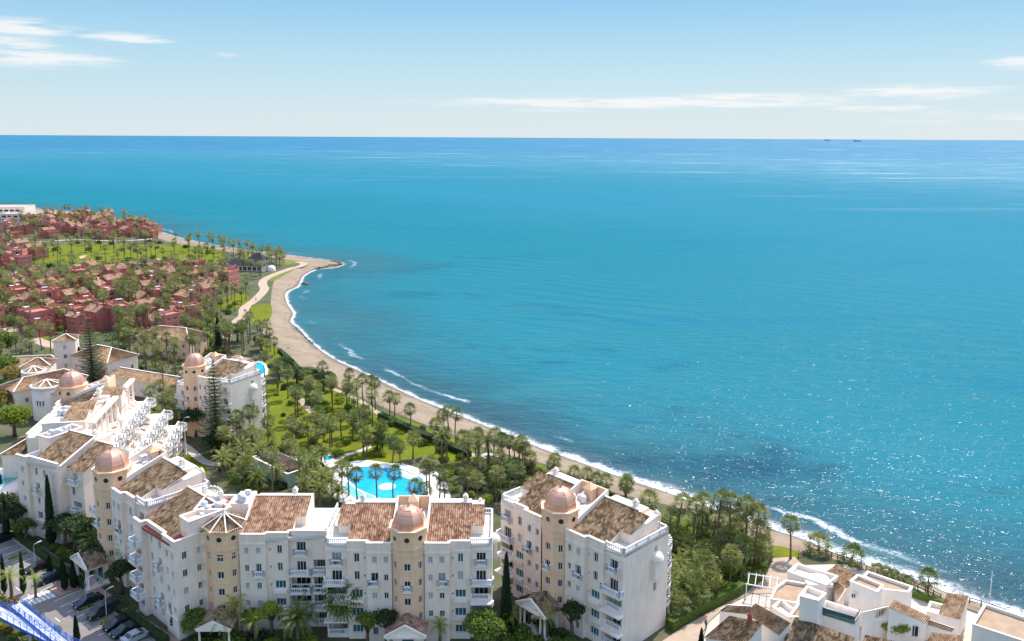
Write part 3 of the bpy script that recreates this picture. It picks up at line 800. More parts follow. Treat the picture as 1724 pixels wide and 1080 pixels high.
    def ridge(self, a, b_, name='ridge_cap', mt='trim', w=.35, h=.2):
        m_ = MB(); m_.bar(a, b_, w, h); return m_.build(name, MT[mt], self.root)
    def chimney(self, x, y, z, h=1.2, w=.7, mt='trim'):
        m_ = MB(); m_.box(x-w/2,x+w/2,y-w/2,y+w/2,z-.6,z+h,0,False); m_.box(x-w*.65,x+w*.65,y-w*.65,y+w*.65,z+h,z+h+.15)
        m_.box(x-w*.35,x+w*.35,y-w*.35,y+w*.35,z+h+.15,z+h+.4)
        m_.lathe([(w*.75,z+h+.4),(0.01,z+h+.85)], 4, 0, (x,y,0), False, PI/4); return m_.build('chimney', MT[mt], self.root)
    def dome(self, c, r, z, h):
        m_ = MB(); n = 8; k = 10; a0 = PI/8
        rings = []
        for j in range(k+1):
            t = j/k*PI/2; rr = r*math.cos(t)**.86; zz = z+h*math.sin(t)
            rings.append([(c[0]+rr*math.cos(a0+2*PI*i/n), c[1]+rr*math.sin(a0+2*PI*i/n), zz) for i in range(n)])
        for i in range(n):
            b = len(m_.v)
            for j in range(k+1): m_.v.append(rings[j][i]); m_.v.append(rings[j][(i+1)%n])
            for j in range(k): m_.idx((b+2*j, b+2*j+1, b+2*j+3, b+2*j+2), 0, True)
        o = m_.build('dome', MT['copper'], self.root)
        f = MB()
        f.lathe([(.34,0),(.22,.18),(.12,.3),(.2,.42),(.1,.55),(.02,.95)], 8, 0, (c[0],c[1],z+h-.03)); f.build('finial', MT['copper'], o)
        s = MB()
        for i in range(n):                                   # standing seams on the eight hips
            s.tube([Vector(rings[j][i])+Vector((0,0,.01)) for j in range(k)], [.05]*k, 4, 0, False)
        for j in (2,5,7): s.tube([Vector(rings[j][i%n])+Vector((0,0,.01)) for i in range(n+1)], [.03]*(n+1), 4, 0, False)
        s.build('seam', MT['copper'], o)
    def octo(self, c, R_): return [(c[0]+R_*math.cos(PI/8+PI/4*i), c[1]+R_*math.sin(PI/8+PI/4*i)) for i in range(8)]
    def porthole(self, x, y, z, ang, r=.42):
        m_ = MB(); n = 14
        for i in range(n):
            a, b_ = 2*PI*i/n, 2*PI*(i+1)/n
            m_.face([(r*1.25*math.cos(a),-.05,r*1.25*math.sin(a)),(r*1.25*math.cos(b_),-.05,r*1.25*math.sin(b_)),(r*math.cos(b_),-.05,r*math.sin(b_)),(r*math.cos(a),-.05,r*math.sin(a))])
            m_.face([(r*1.25*math.cos(a),.02,r*1.25*math.sin(a)),(r*1.25*math.cos(b_),.02,r*1.25*math.sin(b_)),(r*1.25*math.cos(b_),-.05,r*1.25*math.sin(b_)),(r*1.25*math.cos(a),-.05,r*1.25*math.sin(a))])
        o = m_.build('porthole', MT['cream'], self.root, (x,y,z), ang)
        p = MB(); p.face([(r*math.cos(2*PI*i/n),-.02,r*math.sin(2*PI*i/n)) for i in range(n)]); p.build('pane', MT['pane'], o)
    def units(self, x0, x1, y0, y1, z, n, seed):
        rr = random.Random(seed)
        for i in range(n):
            x, y = rr.uniform(x0,x1), rr.uniform(y0,y1); m_ = MB()
            if rr.random() < .5:
                m_.box(-.5,.5,-.22,.22,0,.8); m_.lathe([(.3,0),(.3,.02)], 12, 0, (0,0,.8)); nm = 'air_conditioner'
            else:
                m_.lathe([(.02,0),(.5,.02),(.55,.15),(.55,1.0),(.4,1.2),(.05,1.28)], 12, 0); nm = 'water_tank'
            m_.build(nm, MT['ac'], self.root, (x,y,z), rr.choice([0,PI/2,.2]))
    def done(self):
        if self.w.f: self.w.build('wall', self.mats, self.root)
        return self.root

FL = [1.75, 4.75, 7.8, 10.85, 13.85]     # window heights of the five storeys
def tower(b, c, R_, ztop, dome_r, dome_h, skip=(), winlev=(4.6,7.4,10.3,13.2), drum=3.0):
    """octagonal stair tower with a copper dome"""
    P = b.octo(c, R_)
    for i in range(8):
        p, q = P[(i)%8], P[(i+1)%8]
        # left to right seen from outside: counter-clockwise order gives p->q
        L = math.dist(p, q); front = (p[1]+q[1])/2 < c[1]+.1
        ops = []
        if front and i not in skip:
            wide = 1.0 if abs((p[0]+q[0])/2-c[0]) < .3 else .72
            ops = [(L/2, z, wide, 1.25, 'pane') for z in winlev]
        b.facade(p, q, 0, ztop-drum, ops, 1)
        b.facade(p, q, ztop-drum, ztop, (), 1)
        if front:
            mx_, my_ = (p[0]+q[0])/2, (p[1]+q[1])/2; ang = math.atan2(q[1]-p[1], q[0]-p[0])
            b.porthole(mx_+.0*math.sin(ang), my_, ztop-1.25, ang)
    def ring(R0, R1, z0, z1, cap=False):
        sub = MB(); A0, A1 = b.octo(c, R0), b.octo(c, R1)
        for i in range(8):
            j = (i+1)%8
            sub.face([A0[i]+(z0,),A0[j]+(z0,),A1[j]+(z0,),A1[i]+(z0,)][::-1]); sub.face([A1[i]+(z0,),A1[j]+(z0,),A1[j]+(z1,),A1[i]+(z1,)]); sub.face([A1[i]+(z1,),A1[j]+(z1,),A0[j]+(z1,),A0[i]+(z1,)])
        if cap: sub.prism(b.octo(c, R_-.3), ztop-.1, ztop+.12, 0)
        sub.build('tower_cornice', MT['cream'], b.root)
    ring(R_-.05, R_+.16, ztop-drum, ztop-drum+.3); ring(R_-.05, R_+.1, ztop-drum-1.0, ztop-drum-.85)
    ring(R_-.05, R_+.14, 3.3, 3.5); ring(R_-.6, R_+.28, ztop-.12, ztop+.18, True)
    if len(winlev): ring(R_-.05, R_+.06, winlev[0]+4.2, winlev[0]+4.32)
    if dome_h: b.dome(c, dome_r, ztop+.14, dome_h)

def portico(b, y0, w=3.0, dep=3.6, h=3.9, rise=1.7, tile='tile_gold'):
    """gabled entrance porch in front of the tower"""
    for sx_ in (-1, 1):
        for k in (0, 1): b.column(sx_*(w-.35-.9*k), y0-dep+.35, .3, h-.4, .2)
    m_ = MB(); m_.box(-w,w,y0-dep,y0,h-.4,h); m_.box(-w-.05,w+.05,y0-dep-.1,y0,.0,.3)
    for yy in (y0-dep,):
        m_.face([(-w,yy,h),(w,yy,h),(0,yy,h+rise)])
    m_.bar((-w-.25,y0-dep-.12,h-.02),(0,y0-dep-.12,h+rise+.1),.3,.28); m_.bar((0,y0-dep-.121,h+rise+.1),(w+.25,y0-dep-.121,h-.02),.3,.28); m_.bar((-w-.2,y0-dep-.11,h-.1),(w+.2,y0-dep-.11,h-.1),.34,.2)
    m_.box(-w+.6,w-.6,y0-.3,y0+.05,.3,h-.4)
    o = m_.build('portico', MT['trim'], b.root)
    d = MB(); d.box(-.9,.9,y0-.36,y0-.31,.3,2.7); d.build('door', MT['pane_teal'], o)
    b.roof((-w-.2,y0,h),(-w-.2,y0-dep,h),(0,y0-dep,h+rise),(0,y0,h+rise), tile, .1, 'porch_roof')
    b.roof((w+.2,y0-dep,h),(w+.2,y0,h),(0,y0,h+rise),(0,y0-dep,h+rise), tile, .1, 'porch_roof')

def half(b, s, Lx=13.2, depth=11.6, tile='tile_gold', end_open=True, seed=1, back=True):
    """one half of a domed block, s = +1 right of the tower, -1 left"""
    EV = 15.9
    def strip(x0, x1, y, ops):
        if s > 0: b.facade((x0,y), (x1,y), 0, EV, [(o[0]-x0,)+tuple(o[1:]) for o in ops])
        else: b.facade((-x1,y), (-x0,y), 0, EV, [(x1-o[0],)+tuple(o[1:]) for o in ops])
    def ret(x, y0, y1):                 # return wall between two strips
        a, c = (s*x, min(y0,y1)), (s*x, max(y0,y1))
        b.w.face([a+(0,),c+(0,),c+(EV,),a+(EV,)])
    F = FL
    strip(2.6, 4.5, -.7, [(3.5,F[k],.72,1.15) for k in (1,2,3,4)])
    strip(4.5, 6.5, -.7, [(5.3,F[4],.78,1.2),(5.3,F[3]-.15,1.15,2.0,'deep'),(5.3,F[2],.8,1.1),(5.3,F[1],.8,1.1),(5.3,F[0],.8,1.3)])
    ret(6.5, -.7, 0)
    strip(6.5, 9.7, 0, [(6.95,z,.32,.38,'pane') for z in F[1:]]+[(8.2,F[4],.85,1.5),(8.2,F[3],.85,1.5),(8.2,F[2],1.7,1.35,'pane_teal'),(8.2,F[1]-.1,1.8,1.4,'pane_teal'),(8.2,F[0],1.7,1.35,'pane_teal')])
    ret(9.7, 0, .4)
    strip(9.7, Lx, .4, [((9.7+Lx)/2,F[4]-.3,1.5,2.0,'deep'),((9.7+Lx)/2,F[3]-.35,1.6,2.0,'pane')]+[((9.7+Lx)/2,F[k]-.2,Lx-10.1,2.2,'log') for k in (2,1,0)])
    X_ = lambda a, c, y: ((s*a,y),(s*c,y)) if s > 0 else ((s*c,y),(s*a,y))
    # balconies of the end bay, bay-window shelves, planter boxes
    xm = (9.7+Lx)/2
    b.balcony(*X_(xm-1.0,xm+1.0,.4), 12.7, .8)
    b.balcony(*X_(9.75,Lx+.3,.4), 9.55, 1.2)
    b.balcony(*X_(9.75,Lx+.3,.4), 6.45, 1.2, False); b.balcony(*X_(9.75,Lx+.3,.4), 3.4, 1.2, False)
    b.balcony(*X_(7.2,9.2,0), 7.0, .45, False, .5); b.balcony(*X_(7.2,9.2,0), 3.95, .45, False, .5); b.balcony(*X_(4.6,6.4,-.7), 9.65, .6)
    pts = [(2.6,-.7),(6.5,-.7),(6.5,0),(9.7,0),(9.7,.4),(Lx,.4)]
    line = [(s*x,y) for x, y in pts]; line = line if s > 0 else line[::-1]
    b.band(line, 14.95, .22, .12); b.band(line, 3.25, .18, .1)
    top = [(2.6,-.7),(6.5,-.7),(6.5,0),(9.7,0)]; top = [(s*x,y) for x, y in top]; b.parapet(top if s > 0 else top[::-1], EV, 16.65)
    # end wall, back wall
    eo = [(depth*.72-.4,F[4],.8,1.5),(depth*.72-.4,F[2],.8,1.5)]
    if s > 0: b.facade((Lx,.4),(Lx,depth),0,EV,[(o[0],)+o[1:] for o in eo])
    else: b.facade((-Lx,depth),(-Lx,.4),0,EV,[(depth-.4-o[0],)+o[1:] for o in eo])
    bo = [(3.0+2.6*k, F[j], 1.6, 2.0, 'pane') for k in range(4) for j in (1,2,3,4)]
    if s > 0: b.facade((Lx,depth),(0,depth),0,EV,[(Lx-o[0],)+o[1:] for o in bo])
    else: b.facade((0,depth),(-Lx,depth),0,EV,bo)
    # oriel on the end wall
    a0 = depth*.72
    oy = [a0-1.0,a0+1.0]
    o_ = MB(); o_.box(s*(Lx+.75)-.75 if s > 0 else -Lx-.75, s*(Lx+.75)+.0 if s > 0 else -Lx, oy[0], oy[1], 9.6, 12.6)
    o_.lathe([(1.2,0),(1.1,.5),(.7,1.0),(.05,1.25)], 12, 0, (s*(Lx+.1),a0,12.6)); o_.build('oriel', MT['trim'], b.root)
    # terrace roof, parapets and balustrades
    b.w.prism([(s*2.0,-.68),(s*6.48,-.68),(s*6.48,.02),(s*Lx,.42),(s*Lx,depth),(s*.0,depth),(s*.0,3)], EV-.4, EV-.02, 3)
    tr = [(9.75,.6),(Lx-.15,.6),(Lx-.15,depth-.2),(6,depth-.2)]
    tr = [(s*x,y) for x, y in tr]; b.balus(tr, EV, .95, .32)
    # main tiled roof with closed gable ends and an attic behind the ridge
    ey, ez, ry, rz = .35, 16.0, 8.4, 19.2
    b.roof((s*2.75,ey,ez) if s > 0 else (-9.7,ey,ez), (s*9.7,ey,ez) if s > 0 else (-2.75,ey,ez), (9.7,ry,rz) if s > 0 else (-2.75,ry,rz), (2.75,ry,rz) if s > 0 else (-9.7,ry,rz), tile)
    for x in (2.9, 9.6): b.w.face([(s*x,ey+.1,EV-.1),(s*x,ry,EV-.1),(s*x,ry,rz-.12),(s*x,ey+.1,ez-.12)], 0)
    b.w.prism([(s*2.9,ry-.1),(s*9.6,ry-.1),(s*9.6,ry+2.8),(s*2.9,ry+2.8)], EV-.1, rz-.5, 0, True, False, 3)
    b.ridge((s*2.75,ry,rz-.02),(s*9.75,ry,rz-.02))
    # lower side roof over the end rooms
    b.w.prism([(s*9.65,3.9),(s*11.7,3.9),(s*11.7,ry+2.4),(s*9.65,ry+2.4)], EV-.1, [17.35,17.35,18.3,18.3], 0)
    b.roof(*((((9.72,3.7,17.45),(11.9,3.7,17.45),(11.9,8.3,19.0),(9.72,8.3,19.0)) if s > 0 else ((-11.9,3.7,17.45),(-9.72,3.7,17.45),(-9.72,8.3,19.0),(-11.9,8.3,19.0)))), tile, name='side_roof')
    b.chimney(s*8.6, ry+.6, rz-.4, 1.1); b.chimney(s*11.0, ry+2.8, EV+.6, 1.6, .6)
    # pergola beams over the rear terrace
    pg = MB()
    for k in range(4): pg.bar((s*(5+2.2*k),ry+2.8,18.3),(s*(5+2.2*k),depth-.3,18.3), .2, .25)
    pg.bar((s*4.8,depth-.35,18.1),(s*11.8,depth-.35,18.1), .25, .22)
    for k in range(4): pg.bar((s*(5+2.2*k),depth-.35,EV),(s*(5+2.2*k)+.001,depth-.35,18.1), .22, .22)
    pg.build('pergola', MT['trim'], b.root)
    if back:                                # curved balconies that step out to the garden side
        for k, z in enumerate((3.4,6.45,9.55,12.6)):
            b.round_balcony((s*(Lx-3.6),depth), 3.6, z, 0, PI); b.round_balcony((s*4.2,depth), 2.4, z, 0, PI)
        for a in (.5, PI/2, PI-.5): b.column(s*(Lx-3.6)+3.3*math.cos(a), depth+3.3*math.sin(a), 0, 12.4, .2, 'balcony_column')

def stub(b, s, Lx=6.5, depth=12.0, EV=12.8, terr=9.6):
    """short low wing beside the tower with open terraces"""
    ops = [(Lx/2-.9, z, .8, 1.3) for z in FL[1:4]]
    P0, P1 = ((2.6,0),(Lx,0)) if s > 0 else ((-Lx,0),(-2.6,0))
    b.facade(P0, P1, 0, EV, ops)
    if s > 0: b.facade((Lx,0),(Lx,depth),0,EV,[(3,z,1.6,1.6,'log') for z in FL[1:4]])
    else: b.facade((-Lx,depth),(-Lx,0),0,EV,[(depth-3,z,1.6,1.6,'log') for z in FL[1:4]])
    b.facade(*(((s*Lx,depth),(0,depth)) if s > 0 else ((0,depth),(s*Lx,depth))), 0, EV)
    b.w.prism([(0,0.05),(s*Lx,0.05),(s*Lx,depth),(0,depth)], EV-.3, EV-.02, 3)
    b.w.prism([(0,3.2),(s*(Lx-1.6),3.2),(s*(Lx-1.6),depth-.5),(0,depth-.5)], EV-.1, 15.9, 0, True, False, 3)
    ln = [(s*2.6,.15),(s*(Lx-.15),.15),(s*(Lx-.15),depth-.15)]; b.balus(ln, EV, .95, .32)
    b.parapet([(0,3.2),(s*(Lx-1.6),3.2)] if s > 0 else [(s*(Lx-1.6),3.2),(0,3.2)], 15.9, 16.5)
    for k, z in enumerate((6.45,9.55)): b.balcony(*((P0[0],0) if s > 0 else (-Lx,0), (Lx,0) if s > 0 else (-2.6,0)), z, .9)

def well(b, seed, n=7, depth=11.6):
    """walled service court behind the dome"""
    for s in (-1, 1):
        x = s*2.75
        b.w.face([(x-.15,1.8,15.8),(x+.15,1.8,15.8),(x+.15,1.8,17.6),(x-.15,1.8,17.6)], 2)
        for xx in (x-.15, x+.15): b.w.face([(xx,1.8,15.8),(xx,9.0,15.8),(xx,9.0,20.1),(xx,1.8,17.6)], 2)
        b.w.face([(x-.15,1.8,17.6),(x+.15,1.8,17.6),(x+.15,9.0,20.1),(x-.15,9.0,20.1)], 2)
    b.w.box(-2.9,2.9,9.0,9.3,15.8,20.1,1); b.w.box(-2.6,2.6,1.8,9.0,15.8,17.9,3)
    b.units(-2.0,2.0,4.6,8.2,17.9,n,seed)
    m_ = MB(); m_.box(-.8,.8,7.4,8.7,17.9,19.9,0); m_.lathe([(1.25,19.9),(.02,21.0)], 4, 0, (0,8.05,0), False, PI/4); m_.build('stair_hood', MT['cream'], b.root)
    b.w.face([(2.9,depth,0),(-2.9,depth,0),(-2.9,depth,16),(2.9,depth,16)])

def domed_block(name, label, loc, rz, scale=1.0, tile='tile_gold', seed=1, left=True, right=True, dr=2.62, back=True, Lr=13.2, Ll=13.2, porch=True, wall='white'):
    b = Bld(name, (loc[0],loc[1],GZ), rz, label, 'apartment block', scale, wall=wall)
    tower(b, (0,.9), 3.02, 19.0, dr, 3.0)
    b.balcony((-.75,-1.9),(.75,-1.9), 9.4, .55)
    if right: half(b, 1, Lr, 11.6, tile, seed=seed, back=back)
    if left == 'stub': stub(b, -1)
    elif left: half(b, -1, Ll, 11.6, tile, seed=seed+1, back=back)
    well(b, seed)
    if porch: portico(b, -1.95, tile=tile)
    b.done(); return b

# ------------------------------------------------------------------ the apartment complex
A_ = domed_block('apartment_block', 'white block with copper dome facing the camera, front and centre', (-16.1,123.0), R(.5), 1.0, 'tile_red', 3, back=False)
H_ = domed_block('apartment_block', 'cream white domed block at the right, seen on its corner', (7.5,128.6), R(-46), 1.04, 'tile_gold', 8)
F_ = domed_block('apartment_block', 'white domed block standing alone among the garden palms', (-85.0,214.5), R(-28), 1.0, 'tile_gold', 14, left='stub', porch=False)
C_ = domed_block('apartment_block', 'domed block with cream tower above the car park', (-72.9,142.8), R(-41.5), 1.06, 'tile_gold', 21, left='stub')

def wing_strips(b, strips, EV=15.9, cornice=True):
    """facade strips (x0, x1, y, openings) with return walls, cornices and parapet"""
    prev = None; line = []
    for x0, x1, y, ops in strips:
        b.facade((x0,y),(x1,y),0,EV,[(o[0]-x0,)+tuple(o[1:]) for o in ops])
        if prev is not None and prev != y:
            a, c = (x0,min(prev,y)), (x0,max(prev,y)); b.w.face([a+(0,),c+(0,),c+(EV,),a+(EV,)])
        line += [(x0,y),(x1,y)]; prev = y
    line = [p for i, p in enumerate(line) if i == 0 or p != line[i-1]]
    if cornice: b.band(line, 14.95, .22, .12); b.band(line, 3.25, .18, .1); b.parapet(line, EV, 16.65)
    return line

# diagonal wing below the dome block
b = Bld('apartment_wing', (-62.2,131.4,GZ), R(-42), 'white wing with mottled tile roof and corner loggias above the car park', 'apartment block')
F = FL
wing_strips(b, [(0,2.6,-1.0,[(1.3,F[k]-.2,2.0,2.1,'log') for k in (0,1,2,3)]),
                (2.6,5.4,0,[(4.0,z,.8,1.45) for z in F]),
                (5.4,9.2,0,[(6.9,F[4],.85,1.4),(6.9,F[3]-.3,1.2,2.0,'deep'),(6.9,F[2],.85,1.4),(6.9,F[1]-.3,1.2,2.0,'deep'),(6.9,F[0],.85,1.4)]),
                (9.2,13.2,-.5,[(10.4,z,.8,1.3) for z in F]+[(12.3,z,.7,1.2) for z in F[1:]])])
for z in (3.4,6.45,9.55,12.6): b.balcony((-.1,-1),(2.7,-1), z, 1.3)
for z in (9.7,3.6): b.balcony((6.0,0),(7.8,0), z, .9)
b.facade((13.2,-.5),(13.2,5.4),0,15.9,[(1.6,z,.8,1.3) for z in F]+[(4.0,z,.7,1.2) for z in F[1:]]); b.parapet([(13.2,-.5),(13.2,5.4)],15.9,16.65)
b.w.prism([(0,-.9),(13.15,-.45),(13.15,11),(0,11)], 15.4, 15.88, 4)
b.facade((13.2,5.4),(13.2,11),0,15.9); b.facade((13.2,11),(0,11),0,15.9); b.facade((0,11),(0,-1),0,15.9)
b.roof((.6,.4,16.0),(9.8,.4,16.0),(9.8,8.4,19.2),(.6,8.4,19.2),'tile_gold')
for x in (.7,9.7): b.w.face([(x,.5,15.8),(x,8.4,15.8),(x,8.4,19.05),(x,.5,15.9)])
b.w.prism([(.7,8.3),(9.7,8.3),(9.7,10.8),(.7,10.8)],15.8,18.7,0,True,False,3); b.ridge((.6,8.4,19.18),(9.85,8.4,19.18))
b.w.prism([(9.9,2.2),(13.0,2.2),(13.0,9.5),(9.9,9.5)],15.8,18.4,0,True,False,3)
b.parapet([(9.9,2.2),(13.0,2.2),(13.0,9.5),(9.9,9.5)],18.4,19.0,True,.25)
b.units(10.5,12.4,3.2,8.6,18.4,4,77); b.chimney(4,9.6,18.4); b.chimney(8.4,10.2,18.2,1.6,.6)
for z in (6.45,9.55,12.6,15.9): b.round_balcony((6.5,11), 3.0, z, 0, PI)
b.done()

# frontal wing with the tiled turret
b = Bld('apartment_wing', (-46.2,125.2,GZ), R(.5), 'white wing with tile-roofed octagonal turret, left of the central domed block', 'apartment block')
tower(b, (0,1.3), 3.05, 17.6, 0, 0, drum=3.2)
P = b.octo((0,1.3), 3.5)
for i in range(8):
    p, q = P[i], P[(i+1)%8]; b.roof(p+(17.55,), q+(17.55,), (.02,1.32,19.5), (0,1.3,19.5), 'tile_gold', .12, 'turret_roof')
    mid = (p[0],p[1],17.62); b.ridge(mid, (0,1.3,19.58), 'hip_cap', w=.2, h=.14)
fin = MB(); fin.lathe([(.25,19.5),(.25,19.8),(.1,19.9),(.18,20.05),(.02,20.4)], 8, 0, (0,1.3,0)); fin.build('finial', MT['trim'], b.root)
wing_strips(b, [(-6.2,-2.6,.4,[(-5.3,z,.7,1.25,'arch' if z < 14 else 'w') for z in F[1:]]+[(-3.6,z,.8,1.25) for z in F]),])
wing_strips(b, [(2.7,4.6,-.3,[(3.8,z,.65,1.15) for z in F]),
                (4.6,6.9,-.3,[(5.7,F[4],.75,1.15),(5.7,F[3]-.2,.9,2.0,'deep'),(5.7,F[2],.75,1.15),(5.7,F[1],.75,1.15)]),
                (6.9,10.4,.2,[(7.5,z,.34,.4,'pane') for z in F[2:]]+[(9.0,F[4],.8,1.45),(9.0,F[3],.8,1.45),(9.0,F[2],1.7,1.4,'pane_teal'),(9.0,F[1],1.6,1.3,'pane_teal'),(9.0,F[0],1.6,1.3,'pane_teal')]),
                (10.4,16.5,.9,[(12.3,F[4]-.1,1.5,2.1,'deep'),(12.3,F[3]-.4,1.5,2.0,'pane')]+[(12.2,F[k]-.2,3.2,2.2,'log') for k in (2,1,0)]+[(15.2,F[k]-.2,1.9,2.2,'log') for k in (3,2,1,0)])])
b.balcony((11.2,.9),(13.4,.9), 12.75, .8)
for z in (9.55,6.45,3.4): b.balcony((10.5,.9),(14.0,.9), z, 1.2); b.balcony((14.1,.9),(16.5,.9), z, 1.0)
b.balcony((4.8,-.3),(6.7,-.3), 9.65, .6); b.balcony((8.0,.2),(10.0,.2), 6.95, .45, False, .5); b.balcony((8.0,.2),(10.0,.2), 3.95, .45, False, .5)
b.facade((16.5,.9),(16.5,11),0,15.9); b.facade((16.5,11),(-6.2,11),0,15.9); b.facade((-6.2,11),(-6.2,.4),0,15.9)
b.w.prism([(-6.15,.45),(-2.6,.45),(2.7,-.25),(6.9,-.25),(16.45,.95),(16.45,11),(-6.15,11)], 15.4, 15.88, 3)
b.roof((3.0,.6,16.0),(10.8,.6,16.0),(10.8,8.6,19.2),(3.0,8.6,19.2),'tile_red')
b.roof((10.8,4.4,17.5),(12.4,4.4,17.5),(12.4,8.6,19.2),(10.8,8.6,19.2),'tile_red',name='side_roof')
for x in (3.1,10.7): b.w.face([(x,.7,15.8),(x,8.6,15.8),(x,8.6,19.05),(x,.7,15.9)])
b.w.prism([(10.7,4.5),(12.3,4.5),(12.3,8.6),(10.7,8.6)],15.8,[17.4,17.4,19.0,19.0],0); b.w.prism([(3.1,8.5),(12.3,8.5),(12.3,10.8),(3.1,10.8)],15.8,18.7,0,True,False,3)
b.ridge((3.0,8.6,19.18),(12.4,8.6,19.18)); b.chimney(9.4,9.6,18.5)
for x in (2.85,): b.w.face([(x-.15,.8,15.8),(x-.15,9,15.8),(x-.15,9,19.9),(x-.15,.8,16.7)],2); b.w.face([(x+.1,.8,15.8),(x+.1,9,15.8),(x+.1,9,19.9),(x+.1,.8,16.7)],2); b.w.face([(x-.15,.8,16.7),(x+.1,.8,16.7),(x+.1,9,19.9),(x-.15,9,19.9)],2)
b.w.prism([(-5.6,3.4),(-.4,3.4),(-.4,9.0),(-5.6,9.0)],15.8,18.5,0,True,False,4); b.parapet([(-5.6,3.4),(-.4,3.4),(-.4,9.0),(-5.6,9.0)],18.5,19.1,True,.25)
b.units(-4.8,-1.4,4.4,8.2,18.5,5,31); b.w.prism([(-.2,5.5),(2.6,5.5),(2.6,10.5),(-.2,10.5)],15.8,19.2,0,True,False,3); b.units(.4,2.0,6.2,9.6,19.2,4,39)
b.balus([(12.6,1.15),(16.3,1.15),(16.3,10.8)],15.9)
pr = MB(); pr.box(-2.7,2.7,-6.0,-2.2,3.5,3.9); 
for x in (-2.3,2.3): b.column(x,-5.6,.1,3.5,.2)
pr.face([(-2.7,-6,3.9),(2.7,-6,3.9),(0,-6,5.3)]); pr.build('portico', MT['trim'], b.root)
b.roof((-2.9,-2.2,3.9),(-2.9,-6.0,3.9),(0,-6.0,5.4),(0,-2.2,5.4),'tile_gold',.1,'porch_roof'); b.roof((2.9,-6.0,3.9),(2.9,-2.2,3.9),(0,-2.2,5.4),(0,-6.0,5.4),'tile_gold',.1,'porch_roof')
b.done()

# low link between the frontal wing and the central block
b = Bld('link_building', (-29.4,127.5,GZ), 0, 'low tiled link between the turret wing and the central block', 'building')
b.facade((0,0),(1.8,0),0,11.5,[(.9,z,1.0,1.9,'deep') for z in F[:3]]); b.facade((1.8,0),(1.8,8),0,11.5); b.facade((0,8),(0,0),0,11.5); b.facade((1.8,8),(0,8),0,11.5)
b.roof((-.1,-.3,11.4),(1.9,-.3,11.4),(1.9,6,13.4),(-.1,6,13.4),'tile_red'); b.w.prism([(0,.2),(1.8,.2),(1.8,5.9),(0,5.9)],11.4,[11.4,11.4,13.2,13.2],0); b.done()

# block at the far left end of the row
b = Bld('apartment_block', (-98.7,158.0,GZ), R(-27), 'white block with two stepped tile roofs at the far left end', 'apartment block')
wing_strips(b, [(0,3.4,0,[(1.9,F[4],.9,1.3),(1.7,F[3],.65,1.2),(1.9,F[2],.65,1.1),(1.8,F[0],.9,1.3)]),
                (3.4,12.0,.6,[(5.3,F[4],.85,1.6),(5.5,F[3]-.3,1.1,2.0,'deep'),(5.5,F[2],.8,1.3),(5.5,F[1],1.6,1.5,'pane_teal'),(7.8,F[4],.75,1.5),(8.0,F[3],.75,1.5),(8.2,F[2],.75,1.4),(10.6,F[4],.45,.5,'pane'),(10.6,F[3],.45,.5,'pane'),(10.3,F[1],.8,1.4)]),])
b.balcony((4.6,.6),(6.4,.6), 9.6, .9); b.balcony((4.4,.6),(6.6,.6), 3.9, .5, False, .6)
wing_strips(b, [(12.0,16.6,2.6,[(14.2,F[4]-.3,1.4,2.0,'deep'),(13.4,F[3]-.2,1.0,1.8),(14.4,F[2]-.2,2.4,2.1,'log'),(14.4,F[1]-.2,2.4,2.1,'log'),(14.4,F[0]-.2,2.4,2.1,'log')])], 14.9, False)
for z in (12.6,6.45,3.4): b.balcony((12.9,2.6),(15.6,2.6), z, 1.1)
b.w.face([(12.0,.6,0),(12.0,2.6,0),(12.0,2.6,15.9),(12.0,.6,15.9)])
b.facade((16.6,2.6),(16.6,13),0,14.9); b.facade((16.6,13),(0,13),0,15.9); b.facade((0,13),(0,0),0,15.9)
b.w.prism([(0,.05),(3.4,.05),(11.95,.65),(11.95,13),(0,13)],15.4,15.88,3)
b.roof((4.2,1.0,16.0),(11.9,1.0,16.0),(11.9,9.0,19.4),(4.2,9.0,19.4),'tile_gold'); b.roof((12.3,2.4,15.0),(16.9,2.4,15.0),(16.9,9.4,18.4),(12.3,9.4,18.4),'tile_gold',name='side_roof')
for x in (4.3,11.8): b.w.face([(x,1.0,15.6),(x,9,15.6),(x,9,19.25),(x,1.0,15.85)])
b.w.prism([(12.1,2.65),(16.58,2.65),(16.58,9.3),(12.1,9.3)],14.6,[14.85,14.85,18.2,18.2],0)
b.w.prism([(12.1,9.31),(16.58,9.31),(16.58,12.95),(12.1,12.95)],12,[18.2,18.2,16.0,16.0],0)
b.w.prism([(4.3,8.9),(11.8,8.9),(11.8,12.8),(4.3,12.8)],15.6,18.6,0,True,False,3); b.w.prism([(.6,4.5),(4.1,4.5),(4.1,12),(.6,12)],15.6,18.6,0,True,False,3)
b.parapet([(.6,4.5),(4.1,4.5),(4.1,12),(.6,12)],18.6,19.2,True,.25); b.units(1.2,3.5,5.4,11,18.6,6,55)
b.ridge((4.2,9.0,19.38),(11.95,9.0,19.38)); b.ridge((12.3,9.4,18.38),(16.9,9.4,18.38)); b.ridge((12.1,1.0,15.9),(12.1,9.2,19.4),'verge_cap',w=.4,h=.3); b.chimney(10.5,10,18.5)
b.done()

